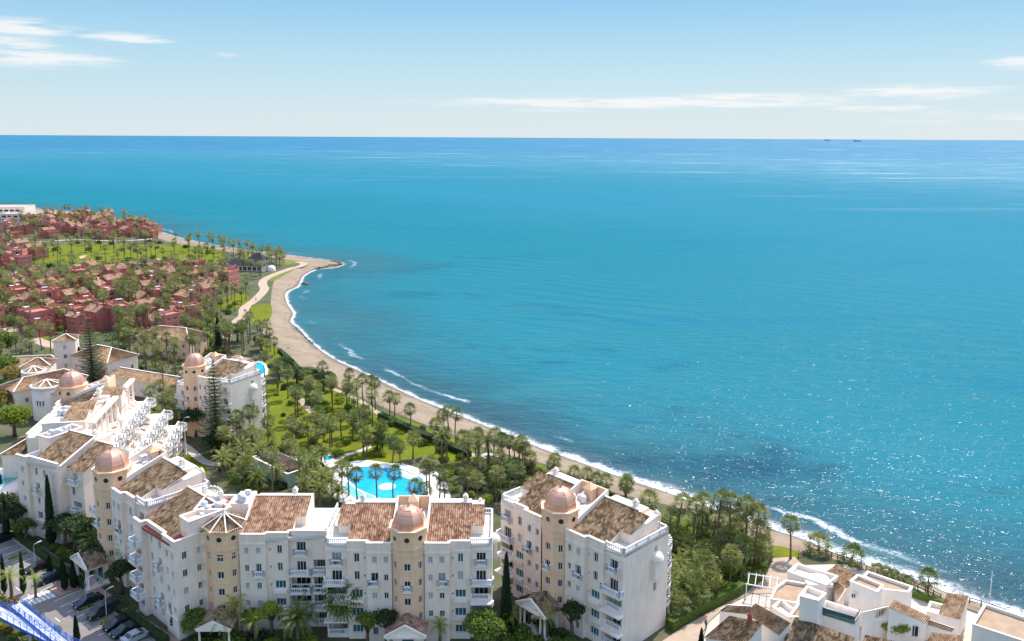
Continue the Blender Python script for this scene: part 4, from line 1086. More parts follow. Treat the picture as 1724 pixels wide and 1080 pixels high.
# terraced block behind, its garden side stepping down in curved balconies
E_ = Bld('terraced_block', (-106.5,193.0,GZ), R(-80), 'white terraced block with copper dome and stepped curved balconies', 'apartment block', 1.06)
b = E_
tower(b, (0,.9), 3.02, 19.0, 2.7, 3.0)
half(b, 1, 13.2, 11.6, 'tile_gold', seed=4, back=False); stub(b, -1); well(b, 41, 9)
wing_strips(b, [(13.25,25.5,.4,[(15+2.4*i,z,.8,1.3) for i in range(4) for z in F[1:]])])
b.facade((25.5,.4),(25.5,11.6),0,15.9,[(3+2.6*i,z,.8,1.3) for i in range(3) for z in F[1:]]); b.facade((25.5,11.6),(13.25,11.6),0,15.9)
b.w.prism([(13.25,.45),(25.45,.45),(25.45,11.6),(13.25,11.6)],15.4,15.88,3)
b.w.prism([(14,3),(24.5,3),(24.5,11),(14,11)],15.8,17.8,0,True,False,3); b.parapet([(14,3),(24.5,3),(24.5,11),(14,11)],17.8,18.3,True,.25); b.units(15,23,4,7,17.8,9,91)
for (x0,x1,y0,y1) in ((14.4,18.2,6.4,10.6),(4.4,8.0,9.6,13.4),(19.4,23.2,7.0,10.8)):      # gabled dormer houses on the roof terraces
    zz = 18.6; b.w.prism([(x0,y0),(x1,y0),(x1,y1),(x0,y1)],15.8,zz,0); xm = (x0+x1)/2
    b.w.face([(x0,y0-.01,zz),(x1,y0-.01,zz),(xm,y0-.01,zz+1.2)]); b.w.face([(x1,y1+.01,zz),(x0,y1+.01,zz),(xm,y1+.01,zz+1.2)])
    b.roof((x0-.3,y1+.2,zz-.1),(x0-.3,y0-.2,zz-.1),(xm,y0-.2,zz+1.3),(xm,y1+.2,zz+1.3),'tile_sand',.1,'dormer_roof'); b.roof((x1+.3,y0-.2,zz-.1),(x1+.3,y1+.2,zz-.1),(xm,y1+.2,zz+1.3),(xm,y0-.2,zz+1.3),'tile_sand',.1,'dormer_roof')
    b.window(xm, y0-.08, 17.5, 0, 1.0, 1.1)
bm_ = MB(); bm_.box(-5,25.5,11.9,13.0,18.0,18.5)
bm_.build('roof_beam', MT['trim'], b.root)
for x in np.arange(-4.6, 25.6, 3.35): b.column(x,12.45,12.8,18.0,.24,'terrace_column')
for (y0,y1,z) in ((11.62,15.6,12.8),(15.62,19.2,9.6),(19.22,22.2,6.5)):
    b.w.prism([(-5,y0),(25.4,y0),(25.4,y1),(-5,y1)],0,z,0,True,False,2)
    b.facade((25.41,y1+.02),(-5.01,y1+.02),0,z,[(2.2+2.9*i,zz,1.7,2.0,'deep') for i in range(10) for zz in F if zz+1.1 < z])
    for i, x in enumerate(np.arange(-2.2,25,5.2)):
        b.round_balcony((x,y1), 2.4, z, 0, PI, 10)
        lo = z-3.05
        if lo > 3 and i % 2: b.round_balcony((x,y1), 2.2, lo, 0, PI, 10)
        if i != 3: continue
        m_ = MB(); m_.lathe([(.02,0),(.9,.0),(.95,.25),(.7,.7),(.2,1.0),(.05,1.35)], 12, 0, (x+2.6,y1-.3,z+2.4)); m_.lathe([(.3,0),(.26,2.4)],8,0,(x+2.6,y1-.3,z)); m_.build('kiosk_dome', MT['trim'], b.root)
    b.balus([(-5,y1-.1),(25.4,y1-.1)], z, .95, .4); b.balus([(25.3,y0+.1),(25.3,y1-.1)], z, .95, .4)
    rr = random.Random(int(z*10))
    for k in range(7):                                   # furniture and awnings on the terraces
        x = rr.uniform(-3,24); m_ = MB(); m_.box(-.8,.8,-.5,.5,.0,.45); m_.box(-.8,.8,.3,.5,.45,.9); m_.build('sofa', MT['trim'], b.root, (x, y0+1.6, z), rr.uniform(0,3))
for x in (-2.2,8.2,18.6): b.column(x,24.0,0,6.4,.22,'balcony_column')
b.done()

# ------------------------------------------------------------------ older white complex behind
def hip_house(name, label, c, L, W, rz, eave, rise, tile='tile_sand', gable=False, wall='white', cat='building', wins=True, hh=None):
    b = Bld(name, (c[0],c[1],GZ), R(rz), label, cat, wall=wall)
    x, y = L/2, W/2; nf = max(1, int(eave/3.2))
    lev = [1.7+3.1*k for k in range(nf)]
    sp = 3.4; k = max(1, int(L/sp)); k2 = max(1, int(W/sp))
    o1 = [(L/2+(i-(k-1)/2)*sp, z, .95, 1.35) for i in range(k) for z in lev] if wins else []
    o2 = [(W/2+(i-(k2-1)/2)*sp, z, .95, 1.35) for i in range(k2) for z in lev] if wins else []
    b.facade((-x,-y),(x,-y),0,eave,o1); b.facade((x,-y),(x,y),0,eave,o2); b.facade((x,y),(-x,y),0,eave); b.facade((-x,y),(-x,-y),0,eave,o2)
    x += .4; y += .4; ins = 0 if gable else min(y, x)*.95; e = eave; r = eave+rise
    A, B_, C, D = (-x,-y,e),(x,-y,e),(x,y,e),(-x,y,e); R0, R1 = (-x+ins,0,r),(x-ins,0,r)
    b.roof(A,B_,R1,R0,tile); b.roof(C,D,R0,R1,tile)
    if gable:
        b.w.face([(-x+.4,-y+.4,e),(-x+.4,y-.4,e),(-x+.4,0,r-.15)]); b.w.face([(x-.4,y-.4,e),(x-.4,-y+.4,e),(x-.4,0,r-.15)])
    else:
        b.roof(B_,C,R1,(R1[0]-.01,R1[1],R1[2]),tile); b.roof(D,A,R0,(R0[0]+.01,0,r),tile)
        for p, q in ((A,R0),(B_,R1),(C,R1),(D,R0)): b.ridge((p[0],p[1],p[2]+.1),(q[0],q[1],q[2]+.1),'hip_cap',w=.3,h=.15)
    b.ridge((R0[0],0,r+.1),(R1[0],0,r+.1))
    b.band([(-x+.4,-y+.4),(x-.4,-y+.4),(x-.4,y-.4),(-x+.4,y-.4)], eave-.45, .3, .14, True)
    return b
def turret(name, label, c, r, h):
    b = Bld(name, (c[0],c[1],GZ), 0, label, 'turret')
    n = 20
    b.w.lathe([(r,0),(r,h)], n, 0); b.w.lathe([(r+.35,h-.3),(r+.35,h+.15)], n, 2); b.w.lathe([(r,h-.6),(r+.35,h-.3)], n, 2)
    for i in range(8):
        a0, a1 = 2*PI*i/8, 2*PI*(i+1)/8
        b.roof((r*1.02*math.cos(a0),r*1.02*math.sin(a0),h+.1),(r*1.02*math.cos(a1),r*1.02*math.sin(a1),h+.1),(.01,0,h+1.4),(0,0,h+1.4),'tile_sand',.1)
        b.ridge((r*1.02*math.cos(a0),r*1.02*math.sin(a0),h+.2),(0,0,h+1.5),'hip_cap',w=.35,h=.15)
    for k in range(3): b.window(-.8+.8*k, -math.sqrt(r*r-(.8*(k-1))**2)-.05, h*.55, 0, .5, 1.5, 'pane', 0)
    return b.done()
hip_house('square_tower', 'square white tower with pyramid roof behind the terraced block', (-146.5,266.5), 6.4, 6.4, 18, 13.2, 1.4, 'tile_sand').done()
hip_house('hotel_hall', 'white hall with broad hipped tile roof behind the tall pine', (-133,264), 18, 11, -28, 8.2, 3.0).done()
hip_house('hotel_wing', 'long low tiled wing left of the square tower', (-160,268), 20, 7, 12, 5.0, 1.6).done()
hip_house('hotel_wing', 'tiled wing bending between the two round turrets', (-137,236), 20, 9, 52, 8.0, 2.2).done()
hip_house('hotel_wing', 'tiled wing below the three dark cypresses', (-124,228), 20, 8, -12, 7.6, 2.0).done()
hip_house('hotel_cube', 'low white cube with pyramid roof above the turrets', (-146,249), 8, 7, 14, 9.6, 1.6, 'tile_sand').done()
hip_house('hotel_gallery', 'long ribbed tile roof gallery right of the cypresses', (-110,249), 30, 8, -24, 5.0, 1.6, 'tile_sand', True).done()
hip_house('hotel_cube', 'small white rooftop cube with pyramid at the gallery end', (-96.5,246), 6, 5.5, -18, 8.2, 1.3, 'tile_sand').done()
hip_house('villa', 'cream villa with broad pale tile roof behind slim palms', (-124,297), 22, 11, -16, 7.0, 3.0, 'tile_sand', wall='cream').done()
hip_house('villa', 'low tiled villa beside the far terracotta terrace', (-92,262), 14, 9, -25, 4.2, 1.8).done()
turret('round_turret', 'upper white round turret with ribbed cone roof', (-143.5,242), 3.0, 9.4)
turret('round_turret', 'larger white round turret nearest the copper dome', (-131.5,227.5), 3.9, 9.6)
hip_house('garden_house', 'tiled octagon-like house left of the terraced block, below the pool', (-104,173.5), 9.5, 9.5, 10, 12.5, 2.2, 'tile_gold').done()

# spa pavilion with glazed roof at the left edge
b = Bld('spa_pavilion', (-110.5,166,GZ), R(-12), 'white curved pavilion with turquoise glass roof at the left edge', 'pavilion')
b.w.lathe([(8.5,0),(8.5,6.2)], 28, 0, (0,0,0)); b.w.lathe([(9.2,5.6),(9.2,6.6),(8.2,7.1)], 28, 2)
gl = MB()
for i in range(5):
    for j in range(4): gl.box(-5+2*i+.06,-3+2*i-.06,-4+2*j+.06,-2+2*j-.06,7.25,7.3)
gl.build('glass_roof', mat('turquoise_glass', (.10,.42,.46), .1, .15, .8, .5), b.root)['kind'] = 'stuff'
fr = MB(); fr.box(-5.2,5.2,-4.2,4.2,7.0,7.22); fr.build('roof_frame', MT['trim'], b.root)
for i in range(9):
    a = -PI*.95+i*PI*.9/8; b.window(8.56*math.cos(a), 8.56*math.sin(a), 2.6, a+PI/2, 2.3, 3.6, 'pane_teal', 1)
b.done()

# pool bar with three dark pyramid roofs
b = Bld('pool_bar', (-54.5,187.5,GZ), R(-42), 'pool bar with mint walls under three dark brown pyramid roofs', 'pool bar')
b.mats[0] = mat('mint_stucco', (.38,.52,.42), .9, .08, .4)
b.facade((-7.5,-3),(7.5,-3),0,3.0); b.facade((7.5,-3),(7.5,3),0,3.0); b.facade((7.5,3),(-7.5,3),0,3.0); b.facade((-7.5,3),(-7.5,-3),0,3.0)
b.w.prism([(-7.5,-3),(7.5,-3),(7.5,3),(-7.5,3)],2.9,3.0,2); b.parapet([(-7.5,-3),(7.5,-3),(7.5,3),(-7.5,3)],2.95,3.3,True,.25)
MT['brown_roof'] = mat('brown_canvas', (.085,.055,.045), .85, .15, 1.2)
for x in (-4.8,0,4.8):
    m_ = MB(); m_.lathe([(3.2,3.7),(2.9,4.0),(1.6,4.55),(.1,5.3)], 4, 0, (x,0,0), False, PI/4); m_.build('pyramid_roof', MT['brown_roof'], b.root)
    for sx_ in (-1,1):
        for sy_ in (-1,1):
            p_ = MB(); p_.box(x+sx_*2.0-.08,x+sx_*2.0+.08,sy_*2.0-.08,sy_*2.0+.08,3.0,3.8); p_.build('post', MT['wood'], b.root)
b.done()

# beach club with black roofs, white buildings far left
b = Bld('beach_club', at(418,455)+(GZ,), R(-8), 'beach club with black hipped roofs near the sandy point', 'beach club')
MT['black_roof'] = mat('black_roof_sheet', (.03,.03,.035), .6, .2, .4)
for (x, y, l, w, h, r_) in ((0,0,22,9,3.4,3.2),(-13,5,12,8,3.2,2.6),(2,9,9,7,5.2,3.8)):
    b.w.prism([(x-l/2,y-w/2),(x+l/2,y-w/2),(x+l/2,y+w/2),(x-l/2,y+w/2)],0,h,0)
    m_ = MB(); X0,X1,Y0,Y1 = x-l/2-.8,x+l/2+.8,y-w/2-.8,y+w/2+.8; i = w*.5
    A,B_,C,D = (X0,Y0,h),(X1,Y0,h),(X1,Y1,h),(X0,Y1,h); P0,P1 = (X0+i,y,h+r_),(X1-i,y,h+r_)
    m_.face([A,B_,P1,P0]); m_.face([B_,C,P1]); m_.face([C,D,P0,P1]); m_.face([D,A,P0]); m_.face([D,C,B_,A]); m_.build('roof', MT['black_roof'], b.root)
for i in range(7): b.window(-9+3*i, -4.58, 1.6, 0, 2.4, 2.2, 'pane', 1)
m_ = MB(); m_.lathe([(2.4,0),(2.4,1.6),(1.9,2.6),(1.0,3.2),(.05,3.4)], 16, 0, (15,-1,0)); m_.build('white_tent', MT['house'], b.root)
b.done()
b = Bld('white_hotel', at(22,374)+(GZ,), R(4), 'white flat-roofed modern building on the far left shore', 'hotel')
for (x0,x1,y0,y1,h) in ((-40,4,14,34,12),(-6,24,-8,8,7.5),(-30,-6,0,13,6)):
    nW = int((x1-x0)/5)
    b.facade((x0,y0),(x1,y0),0,h,[(2.5+5*i,z,3.6,2.0,'pane') for i in range(nW) for z in np.arange(2.2,h-1.5,3.4)]); b.facade((x1,y0),(x1,y1),0,h); b.facade((x1,y1),(x0,y1),0,h); b.facade((x0,y1),(x0,y0),0,h)
    b.w.prism([(x0,y0+.02),(x1-.02,y0+.02),(x1-.02,y1),(x0,y1)],h-.3,h-.05,3); b.parapet([(x0,y0),(x1,y0),(x1,y1),(x0,y1)],h-.05,h+.8,True)
b.done()

# ------------------------------------------------------------------ white houses by the beach, bottom right
def house(name, label, vols, extra=None, cat='house', wall='house'):
    """vols: (kind, [(px, py, z) ...]) roof outlines; quads of kind tile are eave, eave, ridge, ridge"""
    pts = [at3(*p) for k, ps in vols for p in ps]
    cx_, cy_ = sum(p[0] for p in pts)/len(pts), sum(p[1] for p in pts)/len(pts)
    b = Bld(name, (cx_,cy_,GZ), 0, label, cat, wall=wall)
    L = lambda p: (p[0]-cx_, p[1]-cy_, p[2]-GZ)
    for k, ps in vols:
        q = [L(at3(*p)) for p in ps]
        if k.startswith('tile'):
            b.w.prism([(p[0],p[1]) for p in q], 0, [p[2]-.12 for p in q], 0)
            c = np.mean(np.array(q), 0)
            ex = [tuple(c+(np.array(p)-c)*1.05) for p in q]; ex = [(e[0],e[1],p[2]+(e[2]-p[2])*.3) for e, p in zip(ex, q)]
            b.roof(ex[0], ex[1], ex[2], ex[3], k)
        else:
            m = {'flat':3,'white':2,'gravel':3}[k]
            b.w.prism([(p[0],p[1]) for p in q], 0, [p[2] for p in q], 0, True, False, m)
            a = sum(q[i][0]*q[(i+1)%len(q)][1]-q[(i+1)%len(q)][0]*q[i][1] for i in range(len(q)))
            b.parapet([(p[0],p[1]) for p in (q if a > 0 else q[::-1])], q[0][2], q[0][2]+(.45 if k != 'white' else .7), True, .22)
    if extra: extra(b, lambda px, py, z: L(at3(px,py,z)))
    b.done(); return b
def win_at(b, L, px, py, z, ang, w, h, pane='pane'):
    x, y, zz = L(px,py,z); b.window(x, y, zz, ang, w, h, pane)
MT_FLAT_KEEP = MT['flat']
MT['flat'] = mat('sandy_flat_roof', (.38,.27,.18), .95, .18, .5, .15, bump=.2)
house('flat_roof_house', 'white house with wide beige flat roof at the right edge', [('flat', [(1637,1056,7.5),(1745,1092,7.5),(1760,1056,7.5),(1658,1022,7.5)])],
      lambda b, L: [win_at(b, L, 1655, 1071, 5.0, -.2, 1.2, 1.2, 'shutter')])
house('sea_front_house', 'small white house with golden ribbed tile roof facing the sea', [('tile_sand', [(1581,1034,6.6),(1616,1043,6.6),(1630,1004,8.4),(1596,999,8.4)]), ('white', [(1560,1036,4.4),(1581,1042,4.4),(1590,1026,4.4),(1566,1020,4.4)])])
house('gabled_house', 'white gabled house with brown tile roof sloping to the right', [('tile_gold', [(1453,1045,6.6),(1496,1044,6.6),(1497,1020,8.6),(1453,1030,8.6)]),
      ('tile_sand', [(1558,1049,6.4),(1497,1023,9.4),(1507,1011,9.4),(1566,1040,6.4)]), ('tile_sand', [(1556,1050,5.6),(1600,1064,5.6),(1606,1058,6.4),(1562,1043,6.4)])],
      lambda b, L: [win_at(b, L, 1515, 1050, 6.2, -.35, 1.3, 1.3, 'shutter'), win_at(b, L, 1479, 1061, 4.5, 0, 1.0, 1.9), win_at(b, L, 1536, 1062, 5.2, -.35, 1.8, 1.9, 'pane')])
house('patio_house', 'two storey white house with shaded patio and pale flat roof', [('flat', [(1431,983,9.6),(1477,1002,9.6),(1486,990,9.6),(1444,973,9.6)]), ('flat', [(1487,997,7.6),(1529,1002,7.6),(1536,993,7.6),(1460,967,7.6),(1455,975,7.6)])],
      lambda b, L: [win_at(b, L, 1437, 1003, 8.2, -.35, .7, .8), win_at(b, L, 1452, 1007, 7.8, -.35, 1.6, 2.2, 'pane')])
def cube_extra(b, L):
    p = [L(1379,1034,8.5), L(1438,1052,8.5), L(1447,1038,8.5)]
    g = MB(); 
    for a, c in zip(p[:-1], p[1:]): g.bar(a, c, .04, 1.3)
    g.build('glass_rail', MT['pane_teal'], b.root)
    win_at(b, L, 1386, 1021, 9.6, .9, 1.6, 2.0)
house('cube_house', 'tall white cube house with roof terrace and glass rail', [('white', [(1346,1011,11),(1377,1019,11),(1390,1007,11),(1358,995,11)]), ('white', [(1378,1033,8.3),(1438,1053,8.3),(1448,1038,8.3),(1390,1019,8.3)]), ('flat', [(1328,1043,6.4),(1380,1048,6.4),(1380,1030,6.4),(1344,1021,6.4)])], cube_extra)
def jac_extra(b, L):
    x, y, z = L(1375,978,6.4); m_ = MB(); m_.box(x-2.2,x+2.2,y-1.8,y+1.8,z-.3,z+.3); o = m_.build('tub_surround', MT['house'], b.root)
    w_ = MB(); w_.lathe([(1.05,z+.31),(1.0,z+.32)], 20, 0, (x,y,0)); w_.build('tub_water', mat('tub_water', (.40,.60,.62), .1, .05), o)
house('terrace_house', 'white roof terrace with round hot tub and low parapets', [('white', [(1326,969,6.2),(1391,992,6.2),(1410,977,6.2),(1343,956,6.2)]), ('flat', [(1297,1013,5.8),(1343,1021,5.8),(1347,1007,5.8),(1372,990,5.8),(1323,982,5.8),(1306,994,5.8)])], jac_extra)
house('tile_roof_house', 'sandy tile roof house between hot tub terrace and sea', [('tile_sand', [(1388,968,6.0),(1424,990,6.0),(1450,972,7.0),(1410,952,7.0)]), ('tile_sand', [(1404,983,5.8),(1410,1011,5.8),(1423,991,6.8),(1412,982,6.8)])])
def chim(b, L):
    x, y, z = L(1262,1048,7.6); b.chimney(x, y, z, 1.0, .6, 'redfloor')
house('cluster_house', 'white house with three overlapping weathered tile roofs and brick chimney', [('tile_sand', [(1212,1029,6.0),(1257,1034,6.0),(1264,1021,7.2),(1226,1019,7.2)]), ('tile_sand', [(1258,1034,6.2),(1311,1069,6.2),(1330,1048,8.2),(1274,1017,8.2)]),
      ('tile_gold', [(1188,1074,5.8),(1256,1084,5.8),(1283,1049,7.8),(1229,1038,7.8)]), ('white', [(1300,1029,5.4),(1328,1047,5.4),(1338,1035,5.4),(1314,1017,5.4)])], chim)
house('long_roof_house', 'white house with long dark and golden tile roof at the bottom edge', [('tile_gold', [(1322,1080,5.6),(1426,1118,5.6),(1436,1074,7.8),(1342,1040,7.8)])])
house('corner_house', 'low white house with small terrace at the bottom edge, right', [('tile_gold', [(1446,1098,5.0),(1500,1110,5.0),(1512,1082,6.4),(1458,1070,6.4)]), ('tile_sand', [(1552,1100,5.0),(1606,1112,5.0),(1622,1072,6.6),(1570,1066,6.6)])])
MT['flat'] = MT_FLAT_KEEP
# pergola beside the lane
x, y = at(1283,1004); t = thing('pergola', (x,y,GZ), R(-20), 'white open pergola beside the sandy lane', 'pergola')
for sx_ in (-2.6,2.6):
    for sy_ in (-1.9,1.9): m_ = MB(); m_.box(sx_-.08,sx_+.08,sy_-.08,sy_+.08,0,2.7); m_.build('post', MT['railing'], t)
for sy_ in (-1.9,1.9): m_ = MB(); m_.box(-2.8,2.8,sy_-.07,sy_+.07,2.7,2.86); m_.build('beam', MT['railing'], t)
for k in range(5): m_ = MB(); m_.box(-2.4+1.2*k-.05,-2.4+1.2*k+.05,-2.2,2.2,2.861,2.98); m_.build('rafter', MT['railing'], t)
# ------------------------------------------------------------------ pools
def water_mat(name, c, deep):
    m, n, l, b = newmat(name)
    r = ramp(n, [(.35,deep),(.65,c)]); l.new(posnoise(n, l, .25, 3), r.inputs[0]); l.new(r.outputs[0], b.inputs['Base Color'])
    b.inputs['Roughness'].default_value = .06; b.inputs['IOR'].default_value = 1.33; b.inputs['Specular IOR Level'].default_value = .3
    bp = n.new('ShaderNodeBump'); bp.inputs['Strength'].default_value = .25; bp.inputs['Distance'].default_value = .05
    l.new(posnoise(n, l, 3.0, 2), bp.inputs['Height']); l.new(bp.outputs[0], b.inputs['Normal']); return m
MT['pool'] = water_mat('pool_water', (.010,.40,.68), (.006,.33,.62))
MT['poolpale'] = water_mat('shallow_pool_water', (.16,.60,.62), (.12,.52,.56))
deck = smooth_line(pxpoly([(590,779),(622,777),(659,782),(678,782),(708,791),(729,792),(746,808),(757,828),(752,850),(700,858),(640,860),(585,852),(556,834),(552,822),(562,798),(573,785)]), 3, True)
pool = pxpoly([(595,789.5),(612,787.5),(629,787.5),(651,789.5),(663,790),(675,791),(688,796),(702,802),(712,808),(716,826),(722,842),(705,842),(688,843),(670,843),(653.6,845.5),(633,838),(616,831),(601,824),(592,815),(584,807),(583,801),(588,794)])
sheet('pool_deck', [deck], GZ+.22, MT['deck'], 'white deck around the large turquoise pool', holes=[pool], skirt=.22)
sheet('pool_water', [pool], GZ+.1, MT['pool'], 'bright turquoise water of the large pool')
isl = at(652,820); m_ = MB(); m_.lathe([(2.0,0),(1.9,.02)], 24); struct(m_.build('pool_island', mat('pool_island_tile', (.45,.72,.70), .4, .05), None, (isl[0],isl[1],GZ+.108)), 'pale round shallow patch in the large pool')
for k in range(4):
    p, q = at(675+3.4*k*.2, 793.5+k*2.9, GZ), at(703+1.8*k, 804.5+k*3.2, GZ); m_ = MB(); m_.bar((p[0],p[1],GZ+.1),(q[0],q[1],GZ+.1),.5,.035); struct(m_.build('pool_step', MT['deck']), 'white step along the right side of the large pool')
sh = pxpoly([(583,812),(600,826),(634,840),(652,846),(640,850),(600,842),(580,828)])
sheet('shallow_pool', [sh], GZ+.235, MT['poolpale'], 'pale shallow channel in front of the large pool')
for pts, lab in (([(420,617),(440,612),(446,628),(424,633)], 'small turquoise pool beside the beach lawn'), ([(203,520),(213,518),(216,526),(204,528)], 'turquoise pool among the red houses'),
                 ([(58,694),(76,688),(84,694),(74,701),(60,700)], 'blue plunge pool left of the terraced block'), ([(545,770),(556,768),(560,774),(548,776)], 'small blue pool left of the big pool')):
    P2 = smooth_line(pxpoly(pts), 3, True); c0 = np.mean(np.array(P2), 0); big = [tuple(c0+(np.array(p)-c0)*1.35) for p in P2]
    sheet('pool_surround', [big], GZ+.08, MT['deck'], 'pale paving round the '+lab.split(' ', 0)[0]); sheet('pool_water', [P2], GZ+.1, MT['pool'], lab)

# ------------------------------------------------------------------ plants: prototypes
rp = random.Random(11)
def leaf_quads(mb, n, shape, size, rr, m=0, up=.3):
    """n leaf-sized faces; shape() gives a point and an outward direction"""
    for _ in range(n):
        p, d = shape(); p = Vector(p); d = Vector(d)
        t = Vector((rr.gauss(0,1), rr.gauss(0,1), rr.gauss(0,1)+up)) + d*1.2; t.normalize()
        u = t.orthogonal(); u.rotate(Matrix.Rotation(rr.uniform(0,6.28), 3, t)); u.normalize(); w = t.cross(u)
        s = size*rr.uniform(.65,1.35); a = s*rr.uniform(.4,.7)
        mb.face([p-u*s*.5-w*a*.12, p-w*a*.5, p+u*s*.55, p+w*a*.5], m)
def blob(rr, lobes, shell=.55):
    """points spread through a crown made of overlapping lobes"""
    tot = sum(l[3]**2 for l in lobes)
    def f():
        r = rr.uniform(0, tot)
        for l in lobes:
            r -= l[3]**2
            if r <= 0: break
        d = Vector((rr.gauss(0,1), rr.gauss(0,1), rr.gauss(0,1))); d.normalize()
        if d.z < -.45: d.z *= -.5
        k = l[3]*(shell+(1-shell)*rr.random()**.6)*(1+.18*mnoise.noise(d*3+Vector(l[:3])))
        return (Vector(l[:3])+Vector((d.x,d.y,d.z*l[4]))*k, d)
    return f
def fan_leaf(mb, o, d, L, rb, nf, droop, rr, m=0):
    """one fan leaf: a stalk from o along d and a pleated fan of radius rb"""
    o, d = Vector(o), Vector(d).normalized(); side = d.cross(Vector((0,0,1)))
    side = side.normalized() if side.length > .05 else Vector((1,0,0)); upv = side.cross(d).normalized()
    tip = o+d*L-Vector((0,0,droop*L*.25)); mb.face([o-side*.03,o+side*.03,tip+side*.02,tip-side*.02], m)
    for i in range(nf):
        a = (i/(nf-1)-.5)*3.3
        f = d*math.cos(a)+side*math.sin(a); f.normalize(); r = rb*rr.uniform(.85,1.1)*(1 if abs(a) < 1.4 else .8)
        wv = (side*math.cos(a)-d*math.sin(a))*rb*.085; mid = tip+f*r*.6+upv*.06*math.cos(i*3.1); end = tip+f*r-Vector((0,0,droop*r*(.35+.2*rr.random())))
        mb.face([tip, mid-wv, mid+wv], m); mb.face([mid-wv, end, mid+wv], m)
def fan_crown(seed, mt='fan', n=30, R0=1.25, big=1.0):
    rr = random.Random(seed); mb = MB()
    for i in range(n):
        ph = i*2.39996+rr.uniform(-.3,.3); e = math.asin(max(-1,min(1,1-1.5*((i+.5)/n))))+rr.uniform(-.12,.12)
        d = (math.cos(e)*math.cos(ph), math.cos(e)*math.sin(ph), math.sin(e)); lo = max(0, .45-math.sin(e))
        fan_leaf(mb, (0,0,.15), d, R0*rr.uniform(.75,1.05)*big, rr.uniform(.95,1.2)*big, 10, .3+.5*lo, rr)
    me = mb.mesh('crown', MT[mt])
    sk = MB()
    for i in range(11):
        ph = i*2.4+rr.random(); d = (math.cos(ph)*.55, math.sin(ph)*.55, -.8-.3*rr.random()); fan_leaf(sk, (0,0,-.1), d, .7*big, .65*big, 6, .9, rr)
    return me, sk.mesh('dead_fronds', MT['dead'])
FAN = [fan_crown(100+i, 'fan' if i % 2 else 'fan2', 25+2*(i%3)) for i in range(5)]
def trunk_mesh(seed, r0=.2, r1=.13):
    rr = random.Random(seed); mb = MB(); pts = []; rad = []; bx_, by_ = rr.uniform(-.25,.25), rr.uniform(-.25,.25)
    for i in range(9):
        t = i/8; pts.append((bx_*math.sin(t*PI), by_*math.sin(t*PI), t)); rad.append((r0*1.5 if i == 0 else r0+(r1-r0)*t))
    b = len(mb.v)
    for p, r in zip(pts, rad):
        for j in range(7): a = 2*PI*j/7; mb.v.append((p[0]+r*math.cos(a), p[1]+r*math.sin(a), p[2]))
    for i in range(8):
        for j in range(7): mb.idx((b+i*7+j, b+i*7+(j+1)%7, b+(i+1)*7+(j+1)%7, b+(i+1)*7+j), 0, True)
    return mb.mesh('trunk', MT['trunk'])
TRK = [trunk_mesh(i) for i in range(4)]; TRKF = [trunk_mesh(50+i, .3, .24) for i in range(3)]
def feather_crown(seed, n=38, L=3.2, mt='date', leaflets=22):
    rr = random.Random(seed); mb = MB()
    for i in range(n):
        ph = i*2.39996+rr.uniform(-.25,.25); e = math.asin(max(-1,min(1,1-1.35*((i+.5)/n))))
        d = Vector((math.cos(ph), math.sin(ph), 0)); l = L*rr.uniform(.85,1.1); side = Vector((-d.y,d.x,0)); P_ = []
        for k in range(leaflets+1):
            t = k/leaflets; arch = e-1.5*t*t*(.7+.3*math.cos(e))
            q = Vector((0,0,.2)) if k == 0 else P_[-1]+(d*math.cos(arch)+Vector((0,0,1))*math.sin(arch))*l/leaflets
            P_.append(q)
        for k in range(1, leaflets+1):
            p = P_[k]; t = (P_[k]-P_[k-1]).normalized(); ll = l*.17*math.sin(PI*min(1,.14+.86*k/leaflets))**.7+.08
            for s in (-1,1):
                dd = (side*s*.9+t*.55-Vector((0,0,.28+.2*rr.random()))).normalized()
                w = t*l*.018; mb.face([p-w, p+w, p+dd*ll])
        mb.face([P_[0]-side*.04, P_[0]+side*.04, P_[leaflets//2]+side*.025, P_[leaflets//2]-side*.025])
    return mb.mesh('crown', MT[mt])
FEA = [feather_crown(1), feather_crown(2, 34, 2.9), feather_crown(3, 16, 2.7, 'lime_leaf', 18), feather_crown(4, 44, 3.4)]
def broad_crown(seed, mt, lobes=7, r=2.4, n=2600, size=.34, flat=.75):
    rr = random.Random(seed); L_ = [(0,0,r*.4,r*.75,flat)]
    for i in range(lobes):
        a = i*2.4+rr.random(); k = r*rr.uniform(.35,.75); L_.append((math.cos(a)*k, math.sin(a)*k, r*rr.uniform(.05,.75)*flat, r*rr.uniform(.32,.55), flat))
    mb = MB(); leaf_quads(mb, n, blob(rr, L_), size, rr); return mb.mesh('crown', MT[mt])
BRD = {k: [broad_crown(s, k) for s in (1,2,3)] for k in ('dark_leaf','mid_leaf','lime_leaf','gold_leaf')}
PINEC = [broad_crown(70+i, 'dark_leaf', 10, 3.4, 3800, .36, .5) for i in range(2)]
def limb_mesh(seed):
    rr = random.Random(seed); mb = MB(); mb.tube([(0,0,0),(.03,.02,.45),(.0,.05,.8)], [.085,.06,.05], 7)
    for i in range(5):
        a = i*1.3+rr.random(); mb.tube([(0,.03,.55+.05*i),(math.cos(a)*.18,math.sin(a)*.18,.85),(math.cos(a)*.42,math.sin(a)*.42,1.15+.1*rr.random())], [.04,.028,.012], 5)
    return mb.mesh('trunk', MT['bark'])
LMB = [limb_mesh(i) for i in range(3)]
